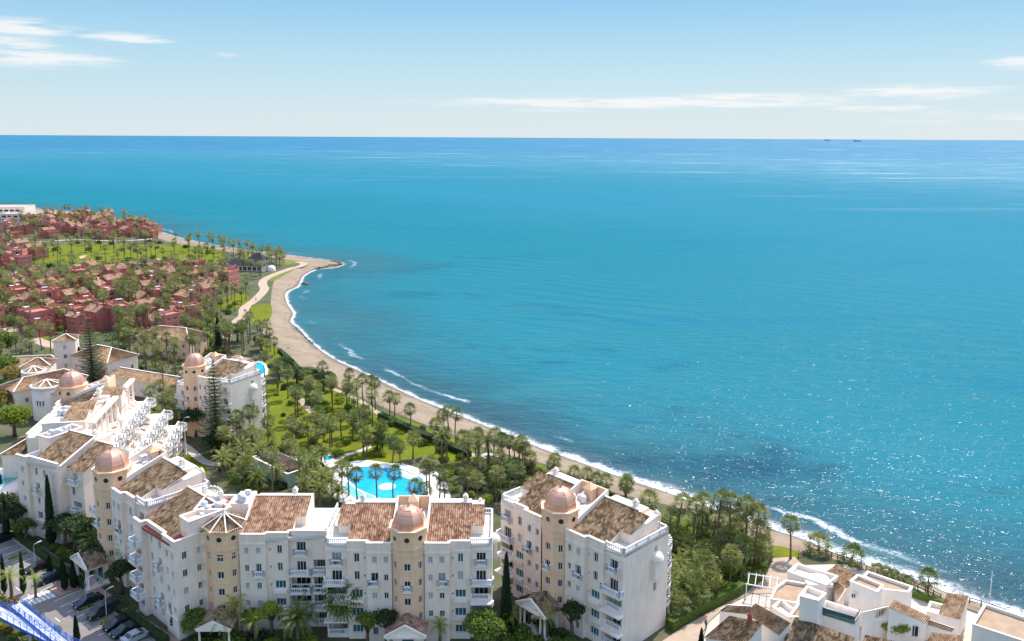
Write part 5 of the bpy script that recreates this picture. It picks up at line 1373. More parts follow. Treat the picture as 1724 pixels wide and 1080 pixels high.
def shrub_mesh(seed, mt, n=520, size=.2):
    rr = random.Random(seed); L_ = [(0,0,.35,.62,.9)]+[(math.cos(i*2.1)*.4, math.sin(i*2.1)*.4, rr.uniform(.2,.5), rr.uniform(.3,.5), .9) for i in range(5)]
    mb = MB(); leaf_quads(mb, n, blob(rr, L_), size, rr)
    core = MB()
    return mb.mesh('shrub', MT[mt])
SHR = {k: [shrub_mesh(s, k) for s in (11,12,13)] for k in ('dark_leaf','mid_leaf','lime_leaf','gold_leaf')}
def cyp_mesh(seed):
    rr = random.Random(seed); mb = MB()
    prof = lambda t: (.62*min(1,(t*7+.25))*(1-t)**.62 if t > 0 else .1)
    mb.lathe([(prof(i/10)*.8, i/10*7) for i in range(10)]+[(.02,6.9)], 9, 0)
    for _ in range(2600):
        t = rr.random()**1.2; a = rr.uniform(0,6.283); r = prof(t)*rr.uniform(.8,1.08); p = Vector((math.cos(a)*r, math.sin(a)*r, t*7))
        d = Vector((math.cos(a)*.35, math.sin(a)*.35, 1)).normalized(); w = Vector((-math.sin(a), math.cos(a), 0)); s = rr.uniform(.18,.34)
        mb.face([p-w*s*.22, p+w*s*.22, p+d*s])
    return mb.mesh('crown', MT['cypress'])
CYP = [cyp_mesh(1), cyp_mesh(2)]
def norfolk_mesh(seed):
    rr = random.Random(seed); mb = MB(); H_ = 20.0
    for k in range(24):
        z = 2.2+k*.74; L = (H_-z)*.235+.25; nb = 7
        for j in range(nb):
            a = 2*PI*(j+.5*(k%2))/nb+rr.uniform(-.12,.12); d = Vector((math.cos(a), math.sin(a), 0)); s = Vector((-d.y, d.x, 0)); m = 11
            for i in range(1, m+1):
                t = i/m; p = d*L*t+Vector((0,0,z-.28*L*t+.42*L*t*t)); w = L*.15*(1.1-t)+.12
                for q in (-1,1):
                    for lift in (0, .16):
                        mb.face([p-d*L*.045, p+d*L*.045, p+d*L*.07+s*q*w*(1-.4*lift*4)+Vector((0,0,.08+lift))])
            mb.face([Vector((0,0,z-.05)), Vector((0,0,z+.05)), d*L*.9+Vector((0,0,z+.1*L))])
    mb.face([(-.15,0,H_-1),(.15,0,H_-1),(0,0,H_+.6)]); mb.face([(0,-.15,H_-1),(0,.15,H_-1),(0,0,H_+.6)])
    return mb.mesh('crown', MT['pine'])
NOR = norfolk_mesh(3)
tm = MB(); tm.tube([(0,0,0),(0,0,8),(0,0,20)], [.38,.26,.04], 8); NORT = tm.mesh('trunk', MT['bark'])

# ------------------------------------------------------------------ plants: placing
ZG = GZ
PALMQ = []; SHRUBQ = []
def fan_palm(x, y, h, k=1.0, desc=None, grp='fan palms'): PALMQ.append((x, y, h, k, desc, grp))
def fan_palm_now(x, y, h, k, desc, grp):
    i = rp.randrange(5); t = thing('fan_palm', (x,y,ZG), rp.uniform(0,6.28)); t.rotation_euler = (rp.gauss(0,.025), rp.gauss(0,.025), rp.uniform(0,6.28))
    put('trunk', rp.choice(TRK), t, (0,0,-.05), 0, (k,k,h))
    put('crown', FAN[i][0], t, (0,0,h), rp.uniform(0,6), k*1.02); put('dead_fronds', FAN[i][1], t, (0,0,h-.1), 0, k*1.1)
    auto(t, desc or ('tall fan palm' if h > 10 else 'fan palm' if h > 5.5 else 'short fan palm'), 'palm', grp); return t
def feather_palm(x, y, h, k=1.0, kind=None, desc=None):
    i = rp.choice((0,1,3)) if kind is None else kind; t = thing('feather_palm', (x,y,ZG), rp.uniform(0,6.28))
    put('trunk', rp.choice(TRKF), t, (0,0,-.05), 0, (k,k,h)); put('crown', FEA[i], t, (0,0,h-.1), 0, k)
    auto(t, desc or ('feather palm' if i != 2 else 'yellow-green plume palm'), 'palm', 'feather palms'); return t
def broad_tree(x, y, h, r, mt='mid_leaf', desc='leafy tree'):
    t = thing('leafy_tree', (x,y,ZG), rp.uniform(0,6.28)); k = r/2.4
    put('trunk', rp.choice(LMB), t, (0,0,-.05), 0, (h*.8,h*.8,h*.78)); put('crown', rp.choice(BRD[mt]), t, (0,0,h-r*.9), rp.uniform(0,6), (k,k,k*rp.uniform(.85,1.1)))
    auto(t, desc, 'tree', 'leafy trees'); return t
def shrub(x, y, s, mt='mid_leaf', desc=None, zs=1.0): SHRUBQ.append((x, y, s, mt, desc, zs))
def joined(name, items, label, mats):
    """many small far plants joined: items are (mesh, matrix)"""
    cos, loops, starts, mi = [], [], [], []; nv = nl = 0; cache = {}
    for me_, M_ in items:
        if me_.name not in cache:
            co = np.empty(len(me_.vertices)*3); me_.vertices.foreach_get('co', co); li = np.empty(len(me_.loops), int); me_.loops.foreach_get('vertex_index', li)
            ls = np.empty(len(me_.polygons), int); me_.polygons.foreach_get('loop_start', ls); cache[me_.name] = (co.reshape(-1,3), li, ls, mats.index(me_.materials[0]))
        co, li, ls, m = cache[me_.name]; A = np.array(M_)
        cos.append(co@A[:3,:3].T+A[:3,3]); loops.append(li+nv); starts.append(ls+nl); mi.append(np.full(len(ls), m)); nv += len(co); nl += len(li)
    me = bpy.data.meshes.new(name); st = np.concatenate(starts); tot = np.diff(np.append(st, nl))
    me.vertices.add(nv); me.vertices.foreach_set('co', np.concatenate(cos).ravel()); me.loops.add(nl); me.loops.foreach_set('vertex_index', np.concatenate(loops))
    me.polygons.add(len(st)); me.polygons.foreach_set('loop_start', st); me.polygons.foreach_set('loop_total', tot); me.polygons.foreach_set('material_index', np.concatenate(mi))
    for m in mats: me.materials.append(m)
    me.update(); o = put(name, me); o['kind'] = 'stuff'; o['label'] = label
def plant_all():
    near = lambda q: math.hypot(q[0], q[1])
    P_ = sorted(PALMQ, key=near); S_ = sorted(SHRUBQ, key=near)
    for q in P_[:300]: fan_palm_now(*q)
    it = []
    for x, y, h, k, d, g in P_[300:]:
        i = rp.randrange(5); T = Matrix.Translation((x,y,ZG)); Rz = Matrix.Rotation(rp.uniform(0,6.28),4,'Z')
        it += [(rp.choice(TRK), T@Matrix.Diagonal((k,k,h,1))), (FAN[i][0], T@Matrix.Translation((0,0,h))@Rz@Matrix.Scale(k*1.05,4)), (FAN[i][1], T@Matrix.Translation((0,0,h-.1))@Matrix.Scale(k*1.1,4))]
    if it: joined('distant_palms', it, 'fan palms scattered through the far red village', [MT['trunk'], MT['fan'], MT['fan2'], MT['dead']])
    for q in S_[:300]: shrub_now(*q)
    it = [(rp.choice(SHR[mt]), Matrix.Translation((x,y,ZG-.05))@Matrix.Rotation(rp.uniform(0,6.28),4,'Z')@Matrix.Scale(s_,4)) for x, y, s_, mt, d, zs in S_[300:]]
    if it: joined('distant_shrubs', it, 'shrubs scattered through the far red village', [MT[k] for k in SHR])
def shrub_now(x, y, s, mt, desc, zs):
    o = put('shrub', rp.choice(SHR[mt]), None, (x,y,ZG-.05), rp.uniform(0,6.28), (s,s*rp.uniform(.85,1.15),s*zs*rp.uniform(.8,1.1)))
    auto(o, desc or {'dark_leaf':'dark green shrub','mid_leaf':'green shrub','lime_leaf':'yellow-green shrub','gold_leaf':'ochre shrub'}[mt], 'shrub', 'garden shrubs'); return o
def cypress(x, y, h, k=1.0, desc='dark slender cypress'):
    t = thing('cypress', (x,y,ZG), rp.uniform(0,6.28)); m_ = put('trunk', TRKF[0], t, (0,0,-.05), 0, (.5,.5,h*.25)); put('crown', rp.choice(CYP), t, (0,0,.25), 0, (k,k,h/7.0))
    auto(t, desc, 'cypress', 'cypress trees'); return t
def norfolk(x, y, h, desc):
    t = thing('norfolk_pine', (x,y,ZG)); s = h/20; put('trunk', NORT, t, (0,0,-.05), 0, s); put('crown', NOR, t, (0,0,0), 0, (s*1.05,s*1.05,s)); tag(t, desc, 'pine'); return t
def crown_at(px, py, h): return at(px, py, ZG+h)
def height_for(bx, by, cpy):
    x, y = at(bx, by); lo, hi = 1.0, 25.0
    for _ in range(30):
        m = (lo+hi)/2
        if proj(x, y, ZG+m)[1] > cpy: lo = m
        else: hi = m
    return x, y, lo

# palms whose trunk and crown can both be seen: (base x, base y, crown y)
for bx, by, cy_ in [(634.7,849.5,795),(663,846,797),(602,842,800),(576,833,790),(587,836,791),(697,858,820),(716,858,824),(719,840,788),(725,839,778),(739,847,797),(748,847,817),
                    (746,727,698),(756,722,692),(768,747,698),(752,778,732),(736,742,714),(806,771,740),(846,770,742),(885,808,757),(932,803,785),(966,818,797),(1004,833,808),(1020,841,811),(1054,848,818),
                    (1331,941,884),(1562,1003,975),(418,728,690),(428,728,692),(447,712,688),(660,780,742),(675,783,752),(612,762,720),(640,757,716),(594,742,706),(575,735,700),(560,752,716),
                    (520,760,712),(500,755,722),(533,752,705),(545,745,712),(585,690,655),(603,692,648),(612,684,640),(625,682,642),(632,690,645),(588,660,630),(655,705,668),(665,700,672),(690,722,690),
                    (352,408,397),(357,407,397),(370,410,398),(372,411,404),(475,444,422),(478,446,430),(450,606,578),(455,592,560),(463,598,575),(446,640,600),(434,560,545)]:
    x, y, h = height_for(bx, by, cy_); fan_palm(x, y, min(max(h,3),15), 1.0+.12*(h > 9))
for px, py, h in [(1212,842,12),(1234,850,12),(1257,852,12),(1275,866,11),(1096,842,8),(1144,848,9),(1170,852,10),(1186,846,9)]:
    x, y = crown_at(px, py, h); fan_palm(x, y, h, 1.15)
for px, py in [(1377,931),(1434,951)]:
    x, y = at(px, py); fan_palm(x, y, 1.6, 1.35, 'short bushy fan palm')

OCC = []                                   # footprints of buildings, kept free of plants
def footprint(b):
    mw = b.root; pts = []
    from mathutils import Matrix as Mx
    for ch in mw.children:
        if ch.name.startswith('wall'):
            me_ = ch.data; co = np.empty(len(me_.vertices)*3); me_.vertices.foreach_get('co', co); co = co.reshape(-1,3)*mw.scale[0]
            a = mw.rotation_euler[2]; x = co[:,0]*math.cos(a)-co[:,1]*math.sin(a)+mw.location.x; y = co[:,0]*math.sin(a)+co[:,1]*math.cos(a)+mw.location.y
            lx, ly = co[:,0], co[:,1]
            OCC.append((mw.location.x, mw.location.y, a, lx.min()-.9, lx.max()+.9, ly.min()-.9, ly.max()+.9))
class _R: pass
for o in list(col.objects):
    if o.parent is None and o.type == 'EMPTY' and any(c.name.startswith('wall') for c in o.children):
        r_ = _R(); r_.root = o; footprint(r_)
def free(x, y, pad=0.):
    for cx_, cy_, a, x0, x1, y0, y1 in OCC:
        dx, dy = x-cx_, y-cy_
        if abs(dx)+abs(dy) > 60: continue
        lx, ly = dx*math.cos(a)+dy*math.sin(a), -dx*math.sin(a)+dy*math.cos(a)
        if x0-pad < lx < x1+pad and y0-pad < ly < y1+pad: return False
    return True
NOGO = [deck, ribbon(prom, 5.5), ribbon(gp, 3), lane, lot, fw, rot_terr, ribbon(bp_, 2.4), ribbon(vr,6)]
def scatter(poly_px, n, dmin, seed, avoid=True, pad=0., extra=()):
    P2 = pxpoly(poly_px); rr = random.Random(seed); xs = [p[0] for p in P2]; ys = [p[1] for p in P2]; out = []; tries = 0
    while len(out) < n and tries < n*60:
        tries += 1; x, y = rr.uniform(min(xs),max(xs)), rr.uniform(min(ys),max(ys))
        if not in_poly(x, y, P2): continue
        if any((x-a)**2+(y-b_)**2 < dmin*dmin for a, b_ in out): continue
        if avoid and (not free(x, y, pad) or any(in_poly(x, y, q) for q in NOGO)): continue
        if any(in_poly(x, y, q) for q in extra): continue
        out.append((x, y))
    return out
# ------------------------------------------------------------------ red village
rv = random.Random(77)
def villa_proto(k):
    rr = random.Random(300+k); wall = ('pink1','pink2','pink3','pink1','pink2')[k]
    b = Bld('villa', (0,0,GZ), 0, None, None, wall=wall); b.plain = True; b.mats[2] = MT[wall]; b.mats[3] = mat('terrace_tile_%d' % k, (.40,.20,.15), .9, .15, .5)
    vols = {0: [(-7,1,-5,5,6.4,'g'),(1,7.5,-4,6,8.8,'f'),(-4,3,-9,-5,3.4,'f')], 1: [(-8,-1,-4,5,8.6,'g'),(-1,5,-6,4,5.8,'f'),(5,9,-3,5,8.0,'g')], 2: [(-6,6,-4,4,5.6,'f'),(-3,5,0,8,9.0,'g'),(-8,-3,-1,6,7.2,'f')],
            3: [(-9,-3,-4,4,5.8,'f'),(-3,4,-5,5,8.8,'g'),(4,10,-3,6,6.2,'f'),(-2,3,-8.5,-5,3.2,'f')], 4: [(-5,5,-5,6,9.2,'f'),(-10,-5,-3,5,6.2,'g'),(5,9,-5,2,5.4,'f')]}[k]
    for vi, (x0,x1,y0,y1,h,kind) in enumerate(vols):
        lev = [z for z in (1.6,4.6,7.5) if z+1.0 < h]
        for p, q in (((x0,y0),(x1,y0)),((x1,y0),(x1,y1)),((x1,y1),(x0,y1)),((x0,y1),(x0,y0))):
            L = math.dist(p,q); n = max(1, int(L/3.3)); front = p[1] == y0 and q[1] == y0
            ops = [(L/2+(i-(n-1)/2)*3.0, z, 1.7 if (front and i == n//2) else .95, 1.9 if (front and i == n//2) else 1.25, 'pane') for i in range(n) for z in lev] if (front or rr.random() < .6) else []
            b.facade(p, q, 0, h, ops, 0, .3)
        if kind == 'f':
            b.w.prism([(x0,y0+.01),(x1-.01,y0+.01),(x1-.01,y1),(x0,y1)], h-.3, h-.02, 3)
            t = MB()
            for p, q in (((x0,y0),(x1,y0)),((x1,y0),(x1,y1)),((x1,y1),(x0,y1)),((x0,y1),(x0,y0))):
                t.bar((p[0]*.985,p[1]*.985,h-.02),(q[0]*.985,q[1]*.985,h-.02), .35, .8+.01*vi)
            for p in ((x0,y0),(x1,y0),(x1,y1),(x0,y1),((x0+x1)/2,y0)): t.box(p[0]*.985-.3,p[0]*.985+.3,p[1]*.985-.3,p[1]*.985+.3,h-.03,h+1.5,0,False); t.lathe([(.42,h+1.5),(.02,h+1.95)],4,0,(p[0]*.985,p[1]*.985,0),False,PI/4)
            t.build('parapet', MT[wall], b.root)
            if rr.random() < .8:
                a = MB(); xa = rr.uniform(x0+.6,x1-3.0); ya = y0+.8; a.box(xa,xa+2.4,ya,ya+2.0,h+2.1,h+2.2); a.box(xa,xa+.1,ya,ya+.1,h,h+2.1); a.box(xa+2.3,xa+2.4,ya,ya+.1,h,h+2.1)
                a.build('awning', rr.choice([MT['house'], MT['steel'], MT['flat']]), b.root)
        else:
            xm = (x0+x1)/2; r = h+(x1-x0)*.28
            b.w.face([(x0,y0,h),(x1,y0,h),(xm,y0,r)]); b.w.face([(x1,y1,h),(x0,y1,h),(xm,y1,r)])
            for (e0,e1,r1,r0) in (((x0-.5,y1+.4,h-.15),(x0-.5,y0-.4,h-.15),(xm,y0-.4,r+.1),(xm,y1+.4,r+.1)), ((x1+.5,y0-.4,h-.15),(x1+.5,y1+.4,h-.15),(xm,y1+.4,r+.1),(xm,y0-.4,r+.1))):
                b.roof(e0,e1,r1,r0,'tile_village',.15,pitch=.7)
            b.chimney(xm+.8, (y0+y1)/2+1.5, r-.3, 1.4, .8, wall)
    x0,x1,y0,y1,h,_ = vols[0]
    t = MB(); t.box(x0+.8,x1-.8,y0-1.3,y0,2.95,3.15); t.box(x0+.8,x1-.8,y0-1.3,y0-1.1,3.15,4.0); t.box(x0+.8,x0+1.0,y0-1.1,y0,3.15,4.0); t.box(x1-1.0,x1-.8,y0-1.1,y0,3.15,4.0); t.build('balcony', MT[wall], b.root)
    b.done(); return b.root
MT['tile_village'] = tilemat('village_clay_tile', [(.0,(.14,.08,.05)),(.3,(.30,.16,.10)),(.55,(.42,.25,.16)),(.8,(.50,.33,.22)),(1,(.60,.44,.30))], .7, .5)
PROTO = [villa_proto(k) for k in range(5)]
VZ = [([(-30,492),(60,478),(120,474),(190,470),(250,466),(330,464),(380,474),(385,492),(345,506),(338,532),(332,556),(255,572),(180,556),(70,562),(-30,556)], 62, 14.5, 'main'),
      ([(15,392),(60,372),(110,366),(180,368),(262,394),(250,402),(200,402),(90,402),(20,400)], 26, 19.0, 'far'), ([(-60,412),(20,408),(56,420),(60,446),(20,458),(-60,462)], 12, 15.0, 'left')]
VPOS = []; used = set()
for poly, n, dm, nm in VZ:
    for (x, y) in scatter(poly, n, dm, 900+n, True, 3.0):
        pxx = proj(x,y,5)[0]
        if pxx < -40: continue
        k = rv.randrange(5); base = rv.choice([-38,-38,52,-128,8,-20]); s = rv.uniform(.78,.98)
        if k in used: o = copy_tree(PROTO[k])
        else: o = PROTO[k]; used.add(k)
        o.location = (x,y,GZ); o.rotation_euler = (0,0,R(base+rv.uniform(-8,8))); o.scale = (s,s,s*rv.uniform(.92,1.12))
        VPOS.append((x,y)); OCC.append((x,y,o.rotation_euler[2],-9*s,9*s,-7*s,7.5*s))
        auto(o, {0:'pink',1:'brick red',2:'salmon',3:'pink stepped',4:'deep red'}[k]+' village house', 'house', 'red village houses')
for k in range(5):
    if k not in used:
        for c in list(PROTO[k].children_recursive)+[PROTO[k]]: bpy.data.objects.remove(c)

# ------------------------------------------------------------------ planting by area
golf = pxpoly(LAWNS[2][0])
for x, y in scatter(VZ[0][0], 130, 5.0, 1, True, -1.0): fan_palm(x, y, rp.uniform(7,12.5), rp.uniform(1.1,1.45))
for x, y in scatter(VZ[1][0], 50, 8, 2, True, -1.0): fan_palm(x, y, rp.uniform(7,13), rp.uniform(1.1,1.4))
for x, y in scatter(VZ[2][0], 18, 6, 3, True, -1.0): fan_palm(x, y, rp.uniform(6,11), 1.15)
for x, y in scatter([(40,452),(60,412),(260,408),(390,420),(420,436),(396,462),(330,446),(180,450)], 62, 6, 4): fan_palm(x, y, rp.uniform(6,11), rp.uniform(1.0,1.3))
for x, y in scatter([(400,430),(470,436),(480,446),(440,470),(410,462)], 26, 5, 5): fan_palm(x, y, rp.uniform(5,9), 1.1)
for x, y in scatter([(330,560),(345,512),(400,500),(425,500),(405,535),(385,570),(395,600),(300,600),(300,575)], 34, 4, 6): fan_palm(x, y, rp.uniform(6,11), 1.05)
for x, y in scatter([(380,575),(440,568),(460,585),(440,605),(380,605)], 12, 4.5, 7): fan_palm(x, y, rp.uniform(6,10), 1.1)
for x, y in scatter([(205,560),(290,575),(330,590),(330,640),(270,690),(250,640),(190,610)], 26, 4, 8): fan_palm(x, y, rp.uniform(7,13), 1.05)
for x, y in scatter([(0,560),(60,575),(90,600),(40,640),(0,640)], 10, 5, 9): fan_palm(x, y, rp.uniform(6,10), 1.1)
for x, y in scatter([(455,650),(560,645),(640,695),(800,765),(780,792),(560,778),(470,745)], 24, 4.6, 10): fan_palm(x, y, rp.uniform(5,10), 1.08)
for x, y in scatter([(365,745),(470,750),(545,785),(535,840),(430,838),(370,800)], 28, 3.2, 11): (fan_palm(x, y, rp.uniform(5,10), 1.05) if rp.random() < .6 else feather_palm(x, y, rp.uniform(3,6.5), .95))
for x, y in scatter([(250,700),(300,690),(300,740),(290,770),(255,760)], 16, 3.2, 12): (fan_palm(x, y, rp.uniform(5,9), 1.05) if rp.random() < .5 else feather_palm(x, y, rp.uniform(3,6), .9))
for x, y in scatter([(770,790),(860,772),(900,805),(870,850),(790,868)], 16, 3.6, 13): fan_palm(x, y, rp.uniform(5,10), 1.05)
for x, y in scatter([(520,800),(575,850),(540,870),(505,850)], 8, 3, 14): feather_palm(x, y, rp.uniform(3,5), .95)
for x, y in scatter([(1100,925),(1150,900),(1230,908),(1296,930),(1284,968),(1210,1008),(1140,1052),(1110,1040),(1128,985),(1150,950),(1108,930)], 50, 2.9, 15, extra=[pxpoly(LAWNS[7][0])]):
    (fan_palm(x, y, rp.uniform(2.8,6.5), rp.uniform(1.0,1.2)) if rp.random() < .66 else feather_palm(x, y, rp.uniform(2,4.0), .85, rp.choice((2,2,0))))
for x, y in scatter([(860,775),(1000,822),(1060,842),(1075,852),(980,840),(880,800)], 8, 5, 16): fan_palm(x, y, rp.uniform(3,5.5), 1.0)
# shrubs and hedges
def shrubs(poly, n, dm, seed, lo, hi, mix=('mid_leaf','dark_leaf','mid_leaf','lime_leaf'), zs=1.0, extra=()):
    for x, y in scatter(poly, n, dm, seed, True, .4, extra): shrub(x, y, rp.uniform(lo,hi), rp.choice(mix), None, zs)
shrubs([(455,650),(560,645),(640,695),(800,765),(780,792),(560,778),(470,745)], 52, 3.4, 21, 1.2, 2.6)
shrubs([(365,745),(470,750),(555,790),(550,845),(430,838),(370,800)], 40, 2.6, 22, 1.2, 2.4)
shrubs([(740,790),(860,772),(900,805),(870,840),(760,858)], 34, 2.6, 23, 1.2, 2.4)
shrubs([(860,775),(1060,842),(1090,870),(960,850),(880,815)], 26, 3, 24, 1.2, 2.2)
shrubs([(1095,900),(1150,875),(1230,890),(1298,930),(1288,968),(1210,1008),(1140,1052),(1110,1040),(1128,985),(1108,900)], 52, 2.4, 25, 1.3, 2.6, ('mid_leaf','lime_leaf','lime_leaf'), extra=[pxpoly(LAWNS[7][0])])
shrubs(VZ[0][0], 150, 4, 26, 2.6, 5.2, ('mid_leaf','dark_leaf','mid_leaf','lime_leaf')); shrubs(VZ[1][0], 26, 10, 27, 2.5, 4.0, ('mid_leaf','dark_leaf')); shrubs(VZ[2][0], 12, 8, 28, 2, 3.5)
shrubs([(40,455),(60,412),(260,408),(390,422),(396,462),(180,452)], 30, 9, 29, 2.0, 3.6, ('mid_leaf','dark_leaf'))
shrubs([(300,575),(345,512),(425,500),(405,540),(385,575),(400,602),(310,602)], 26, 5, 30, 1.6, 3.0)
shrubs([(205,560),(290,575),(330,590),(330,640),(270,690),(250,640),(190,610)], 26, 4, 31, 1.6, 3.0, ('mid_leaf','dark_leaf','gold_leaf','lime_leaf'))
shrubs([(0,600),(60,640),(60,700),(0,720)], 16, 4, 32, 2.0, 3.4, ('gold_leaf','mid_leaf','lime_leaf'))
shrubs([(0,870),(60,905),(140,965),(200,1005),(260,1050),(320,1075),(345,1055),(250,990),(150,930),(60,890)], 44, 2.6, 33, 1.3, 2.4, ('dark_leaf','mid_leaf','dark_leaf'))
shrubs([(330,1064),(420,1060),(560,1066),(640,1075),(640,1095),(330,1095)], 36, 2.0, 34, 1.3, 2.5, ('mid_leaf','dark_leaf','lime_leaf'))
shrubs([(740,1064),(835,1060),(840,1095),(740,1095)], 16, 2.0, 35, 1.4, 2.5, ('dark_leaf','mid_leaf'))
shrubs([(860,1040),(950,1055),(1060,1070),(1090,1095),(850,1095)], 30, 2.2, 36, 1.4, 2.6, ('dark_leaf','mid_leaf'))
shrubs([(255,690),(300,690),(300,760),(260,760)], 16, 3, 37, 1.4, 2.6)
shrubs([(-20,990),(18,1014),(70,1040),(110,1078),(60,1095),(-20,1060)], 20, 2.2, 38, 1.0, 2.0, ('gold_leaf','lime_leaf','mid_leaf'))
shrubs([(530,1040),(600,1070),(600,1085),(530,1075)], 6, 2.0, 39, 1.2, 2.0, ('dark_leaf',))
# specimen trees
for px, py, h, r, mt in [(520,650,6,4.0,'dark_leaf'),(545,660,6.5,4.2,'dark_leaf'),(500,645,5.5,3.5,'dark_leaf'),(470,640,6,3.6,'dark_leaf'),(480,628,6,3.4,'dark_leaf'),(400,575,7,4,'dark_leaf'),(440,590,6,3.6,'dark_leaf'),
                         (10,640,8,5,'mid_leaf'),(30,655,8,5,'gold_leaf'),(15,700,9,5.5,'gold_leaf'),(25,735,8,4.5,'lime_leaf'),(0,600,9,6,'mid_leaf'),(50,660,7,4,'gold_leaf'),
                         (128,935,8,3.6,'dark_leaf'),(150,948,8.5,3.6,'dark_leaf'),(172,968,7,3.2,'dark_leaf'),(110,925,7,3,'dark_leaf'),(205,1000,6,2.6,'dark_leaf'),(10,895,8,3.4,'dark_leaf'),(25,905,7,3,'dark_leaf'),(45,915,5,2.2,'mid_leaf'),
                         (456,1075,6,2.0,'lime_leaf'),(425,1078,5.5,1.9,'mid_leaf'),(620,1092,6,1.9,'mid_leaf'),(650,1092,6.4,2.0,'dark_leaf'),(810,1094,6,3.4,'mid_leaf'),(330,1080,5,2.6,'mid_leaf'),
                         (962,1080,6.5,2.0,'dark_leaf'),(890,1052,5,1.9,'dark_leaf'),(635,762,5,3.2,'mid_leaf'),(330,735,8,3.8,'dark_leaf'),(315,715,7,3.4,'dark_leaf'),(370,770,7,3.5,'dark_leaf'),(1505,1078,3.6,2.4,'lime_leaf')]:
    x, y = at(px, py); broad_tree(x, y, h, r, mt, {'dark_leaf':'dark leafy tree','mid_leaf':'green leafy tree','lime_leaf':'bright green tree','gold_leaf':'ochre leafy tree'}[mt])
for px, py, h, k in [(88,920,14,1.7),(298,1065,13,1.5),(852,1062,13,1.7),(6,870,9,1.3),(12,905,8,1.2),(8,1000,7,.9),(40,1000,7.5,.9),(110,995,5,1.0),(125,992,5,1.1),(107,982,4.6,1.1),(85,968,3.6,.9),
                     (136,636,10,1.7),(172,642,10,1.5),(197,640,11,1.9),(368,588,12,2.2),(130,1084,4.5,.9),(1180,1090,3,.8)]:
    x, y = at(px, py); cypress(x, y, h, k)
x, y = at(157,655); norfolk(x, y, 23, 'tall dark pine with layered branches behind the terraced block')
x, y = at(366,765); norfolk(x, y, 24, 'tall layered pine in front of the lone domed block')
for bx, by, cy_ in [(579,1070,1003)]:
    x, y, h = height_for(bx, by, cy_); fan_palm(x, y, h, 1.7, 'big dark fan palm')
for px, py, h, k, kd in [(503,1058,4.2,1.25,0),(430,1062,4.5,1.0,2),(375,1066,4,1.0,2),(398,1040,6.0,1.05,2),(208,945,6.0,1.0,2),(160,925,6,1.0,0),(740,1066,3.5,.95,2),(862,1046,3,.8,2),(920,1052,4,.9,2),(20,985,5,1.0,2),(790,740,6,1.0,1),(820,748,6.5,1.1,0),(745,742,6.5,1.1,1),(452,955,4,.8,2),(60,985,3.5,.8,2)]:
    x, y = at(px, py+h*6); feather_palm(x, y, h, k, kd)
for px, py in [(1477,975),(1490,980),(1502,984),(1513,990),(1528,996)]:
    x, y = at(px, py); fan_palm(x, y, 1.5, .8, 'low bushy palm')
# clipped hedges
def hedge(pts_px, w, h, mt, lab, n_per=70):
    P2 = pxpoly(pts_px); rr = random.Random(len(lab)); mb = MB()
    for p, q in zip(P2[:-1], P2[1:]):
        L = math.dist(p,q); d = Vector((q[0]-p[0],q[1]-p[1],0))/L; s = Vector((-d.y,d.x,0))
        mb.prism([tuple((Vector(p+(0,))+s*w*.42)[:2]),tuple((Vector(p+(0,))-s*w*.42)[:2]),tuple((Vector(q+(0,))-s*w*.42)[:2]),tuple((Vector(q+(0,))+s*w*.42)[:2])],GZ,GZ+h*.9)
        def f():
            t = rr.uniform(0,L); k = rr.random()
            if k < .45: return (Vector(p+(GZ+h*rr.uniform(.88,1.02),))+d*t+s*w*rr.uniform(-.5,.5), (0,0,1))
            sg = rr.choice((-1,1)); return (Vector(p+(GZ+h*rr.uniform(0,1),))+d*t+s*sg*w*rr.uniform(.44,.55), tuple(s*sg))
        leaf_quads(mb, int(L*n_per), f, .26, rr)
    o = mb.build('hedge', MT[mt]); tag(o, lab, 'hedge'); return o
hedge([(640,703),(668,716),(700,731),(750,753),(790,770)], 2.0, 1.6, 'dark_leaf', 'dark clipped hedge between the lawn and beach path')
hedge([(1128,1062),(1180,1030),(1240,1002),(1280,974),(1294,944)], 1.4, 1.9, 'mid_leaf', 'curving hedge between the palm grove and sandy lane')
hedge([(1536,1003),(1560,1012),(1588,1022)], 1.2, 1.2, 'mid_leaf', 'low clipped hedge behind the sea-front house')
hedge([(470,592),(490,610),(503,624)], 1.4, 1.2, 'dark_leaf', 'dark hedge along the beach lawn strip')
hedge([(30,905),(90,952),(146,992)], 1.4, 1.3, 'dark_leaf', 'dark hedge behind the footway below the cream tower')
hedge([(200,1028),(250,1064),(280,1086)], 1.4, 1.3, 'dark_leaf', 'dark hedge behind the footway near the parked cars')
# low planting that fills the beds: too many small plants to count
lawnp = [pxpoly(l[0]) for l in LAWNS]
def undergrowth(name, polys, per_m2, seed, mt, lab, hmax=1.1, size=.34, cap=26000, keep=None):
    rr = random.Random(seed); mb = MB()
    for poly in polys:
        P2 = pxpoly(poly); xs = [p[0] for p in P2]; ys = [p[1] for p in P2]; A = (max(xs)-min(xs))*(max(ys)-min(ys)); n = min(cap, int(A*per_m2)); 
        for _ in range(n):
            x, y = rr.uniform(min(xs),max(xs)), rr.uniform(min(ys),max(ys))
            g = mnoise.noise(Vector((x*.13,y*.13,seed)))
            if g < -.12 or not in_poly(x, y, P2): continue
            if any(in_poly(x,y,q) for q in lawnp) or any(in_poly(x,y,q) for q in NOGO) or not free(x,y,-.3): continue
            z = GZ+hmax*max(.1,min(1,g*2.0+.45))*rr.random()
            leaf_quads(mb, 1, lambda: ((x,y,z),(0,0,1)), size, rr)
    o = mb.build(name, MT[mt]); o['kind'] = 'stuff'; o['label'] = lab; return o
